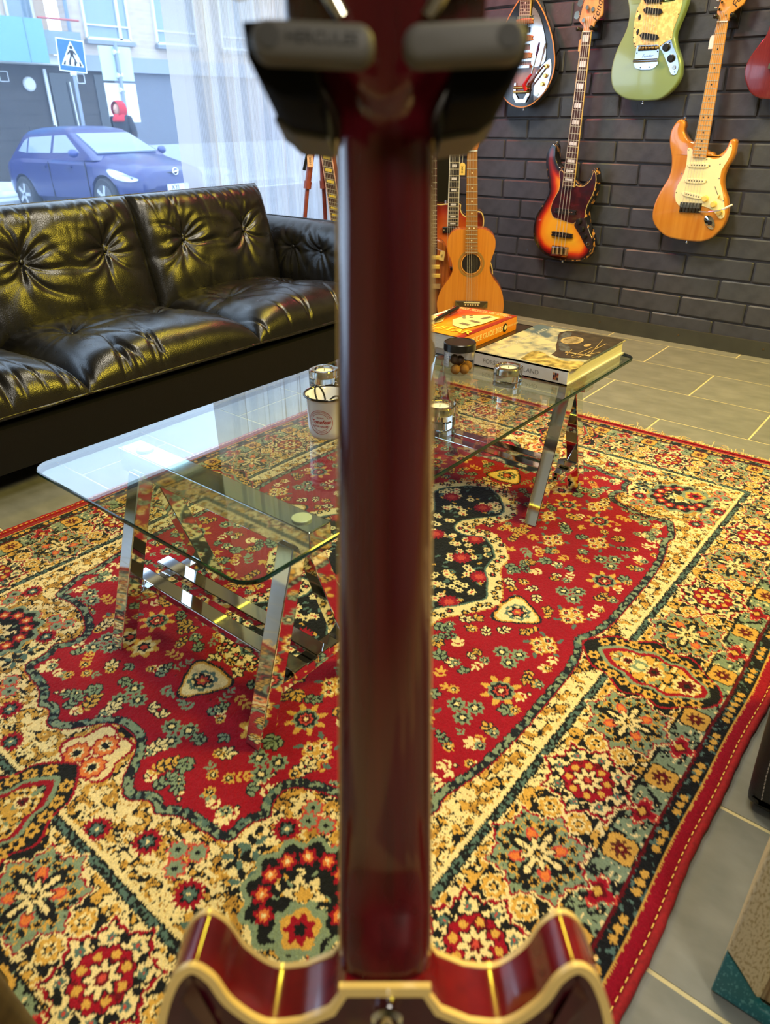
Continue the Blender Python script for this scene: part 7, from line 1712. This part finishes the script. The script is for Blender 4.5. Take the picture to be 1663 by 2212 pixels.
# blue hatchback
def car():
    t = empty('car', 'dark blue five-door hatchback standing across the street', 'car', mtx=Matrix.Translation((8.13, 13.58, SZ)) @ Matrix.Rotation(R(-87), 4, 'Z') @ Matrix.Rotation(R(-1.45), 4, 'Y'))
    paint = mat('blue_car_paint', (28, 40, 100), 0.3, coat=0.3, spec=0.5)
    # lower body: sections along x (half width, bottom, shoulder height, top)
    S = [(-2.12, 0.60, 0.45, 0.70, 0.78), (-2.06, 0.76, 0.32, 0.84, 0.92), (-1.85, 0.845, 0.24, 0.90, 0.97), (-1.4, 0.872, 0.22, 0.92, 0.98), (-0.8, 0.876, 0.20, 0.91, 0.97), (0.0, 0.876, 0.20, 0.89, 0.96), (0.6, 0.874, 0.20, 0.87, 0.97), (0.95, 0.87, 0.20, 0.85, 0.985), (1.3, 0.86, 0.21, 0.80, 0.93), (1.65, 0.83, 0.22, 0.73, 0.86), (1.9, 0.77, 0.24, 0.66, 0.79), (2.04, 0.66, 0.28, 0.58, 0.72), (2.12, 0.48, 0.36, 0.50, 0.60)]
    v = []; f = []
    def sec(hw, zb, zs, zt): return [(-0.86 * hw, zb), (-hw * 0.985, zb + 0.10), (-hw, (zb + zs) / 2), (-hw * 0.985, zs - 0.04), (-hw * 0.92, zs + 0.02), (-hw * 0.6, zt - 0.015), (0, zt), (hw * 0.6, zt - 0.015), (hw * 0.92, zs + 0.02), (hw * 0.985, zs - 0.04), (hw, (zb + zs) / 2), (hw * 0.985, zb + 0.10), (0.86 * hw, zb)]
    k_ = 13
    Sx = [s[0] for s in S]
    xs = np.unique(np.concatenate([np.linspace(-2.12, 2.12, 49), np.array(Sx)]))
    P_ = [[float(np.interp(x, Sx, [s[j] for s in S])) for j in range(1, 5)] for x in xs]
    for x, p in zip(xs, P_):
        for y, z in sec(*p):
            # wheel arches
            for ax in (1.20, -1.41):
                d = math.hypot(x - ax, z - 0.31)
                if abs(y) > 0.6 and d < 0.37 and z < 0.75: z = 0.31 + math.sqrt(max(0.0, 0.37 ** 2 - (x - ax) ** 2))
            v.append((float(x), y, z))
    for i in range(len(xs) - 1):
        for k in range(k_): f.append((i * k_ + k, (i + 1) * k_ + k, (i + 1) * k_ + (k + 1) % k_, i * k_ + (k + 1) % k_))
    f += [tuple(range(k_)), tuple(reversed([(len(xs) - 1) * k_ + k for k in range(k_)]))]
    MB().add(v, f).build('body', paint, t, smooth=40)
    # cabin: rings from the belt line to the roof
    def ring(x0, x1, hw, z, r=0.16):
        out = []
        for cx, cy, a0 in ((x1 - r, hw - r, 0), (x0 + r, hw - r, 90), (x0 + r, -hw + r, 180), (x1 - r, -hw + r, 270)):
            for q in range(5): a = R(a0 + 22.5 * q); out.append((cx + r * math.cos(a), cy + r * math.sin(a), z))
        return out
    rg = [ring(-1.92, 1.02, 0.80, 0.90, 0.12), ring(-1.80, 0.80, 0.76, 1.02, 0.12), ring(-1.52, 0.20, 0.64, 1.31, 0.13), ring(-1.40, 0.05, 0.59, 1.39, 0.14), ring(-1.15, -0.25, 0.46, 1.445, 0.2), ring(-0.9, -0.5, 0.25, 1.46, 0.2)]
    n = len(rg[0]); v = [p for q in rg for p in q]; f = []
    for i in range(len(rg) - 1):
        for k in range(n): k2 = (k + 1) % n; f.append((i * n + k, i * n + k2, (i + 1) * n + k2, (i + 1) * n + k))
    f.append(tuple((len(rg) - 1) * n + k for k in range(n)))
    MB().add(v, f).build('cabin', paint, t, smooth=60)
    gl = mat('car_glass', (140, 156, 172), 0.08, spec=0.9, coat=0.5)
    def pane(pts, off, nm):
        a, b, c = Vector(pts[0]), Vector(pts[1]), Vector(pts[2]); nn_ = (b - a).cross(c - a).normalized()
        if nn_.dot(a - Vector((-0.4, 0, 0.9))) < 0: nn_ = -nn_
        q = [Vector(p) + nn_ * off for p in pts]; q2 = [Vector(p) - nn_ * 0.01 for p in pts]; k = len(q)
        return MB().add(q + q2, [tuple(range(k)), tuple(range(2 * k - 1, k - 1, -1))] + [(i, (i + 1) % k, k + (i + 1) % k, k + i) for i in range(k)]).build(nm, gl, t)
    pane([(0.86, -0.63, 1.005), (0.86, 0.63, 1.005), (0.20, 0.55, 1.315), (0.20, -0.55, 1.315)], 0.015, 'windscreen')
    for s in (-1, 1):
        def W(x, z): return (x, s * (0.802 - (z - 0.90) * 0.39), z)
        pane([W(0.52, 1.02), W(-0.33, 1.02), W(-0.33, 1.30), W(0.02, 1.305)], 0.012, 'side_window')
        pane([W(-0.42, 1.02), W(-1.18, 1.03), W(-1.18, 1.285), W(-0.42, 1.30)], 0.012, 'side_window')
        pane([W(-1.24, 1.03), W(-1.52, 1.06), W(-1.36, 1.22), W(-1.24, 1.27)], 0.012, 'quarter_window')
        MB().sphere((0.62, s * 0.95, 1.02), 0.10, 14, 10, (0.62, 0.95, 0.68)).build('wing_mirror', mat('mirror_blue', (40, 60, 130), 0.3, coat=0.5), t, smooth=180)
        MB().prism(spline([(1.36, 0.80), (1.55, 0.77), (1.80, 0.70), (1.99, 0.60), (1.92, 0.565), (1.70, 0.585), (1.48, 0.64), (1.38, 0.72)], 4), 0, 0.02)
        hp = []
        for (x, z) in spline([(1.38, 0.765), (1.55, 0.76), (1.78, 0.70), (1.99, 0.615), (1.92, 0.575), (1.70, 0.585), (1.48, 0.64), (1.38, 0.71)], 3):
            hw_ = float(np.interp(x, Sx, [q[1] for q in S])); hp.append((x + 0.012, s * (hw_ + 0.010), z))
        c_ = np.mean(np.array(hp), 0); k = len(hp)
        hl = MB().add(hp + [tuple(c_ + np.array([0.02, s * 0.02, 0.01]))], [(i, (i + 1) % k, k) for i in range(k)]).build('headlight', mat('headlight_glass', (214, 224, 234), 0.12, coat=0.6), t, smooth=180)
        for x in (-0.55, 0.28): MB().box((x, s * 0.885, 0.80), (0.16, 0.03, 0.035)).build('door_handle', mat('handle_blue', (34, 44, 96), 0.3), t)
        for x in (-0.38, 0.78): MB().box((x, s * 0.874, 0.58), (0.012, 0.012, 0.62)).build('door_gap', M_INK, t)
        for ax in (1.20, -1.41):
            w_ = MB().lathe([(0.20, -0.09), (0.29, -0.10), (0.315, -0.07), (0.315, 0.07), (0.29, 0.10), (0.21, 0.09)], 32).build('wheel', mat('tyre', (46, 48, 54), 0.8), t, smooth=50, loc=(ax, s * 0.79, 0.315), rot=(PI / 2, 0, 0))
            MB().lathe([(0.215, -0.02), (0.215, 0.090), (0.20, 0.097), (0.0, 0.093)], 28).build('hubcap', mat('hub_dark', (70, 74, 82), 0.5), w_, smooth=40, rot=(0 if s < 0 else PI, 0, 0))
            for q in range(5): MB().bar((0.03 * math.cos(q * 1.2566), 0.03 * math.sin(q * 1.2566), -s * 0.10), (0.2 * math.cos(q * 1.2566), 0.2 * math.sin(q * 1.2566), -s * 0.10), 0.06, 0.02).build('spoke', mat('wheel_silver', (196, 202, 210), 0.3, 0.6), w_)
    for z in (0.63, 0.675): MB().tube([(1.98, -0.46, z), (2.075, 0, z + 0.005), (1.98, 0.46, z)], 0.018, 8).build('grille_bar', mat('grille_dark', (40, 46, 66), 0.3), t, smooth=60)
    em = MB().tube([(2.12, 0.055 * math.cos(a), 0.70 + 0.055 * math.sin(a)) for a in np.linspace(0, 2 * PI, 21)], 0.009, 8, cap=False).build('emblem_ring', M_CHROME, t, smooth=180)
    MB().bar((2.12, 0.07, 0.715), (2.12, -0.07, 0.685), 0.012, 0.016).build('emblem_bolt', M_CHROME, em)
    pl = MB().box((2.135, 0, 0.45), (0.02, 0.46, 0.11)).build('number_plate', mat('plate_white', (226, 232, 240), 0.5), t)
    lettering(pl, 'XYI', 0.11, M_INK, frame((2.147, -0.07, 0.45), (0, 1, 0), (0, 0, 1), (1, 0, 0)), extrude=0.001)
car()
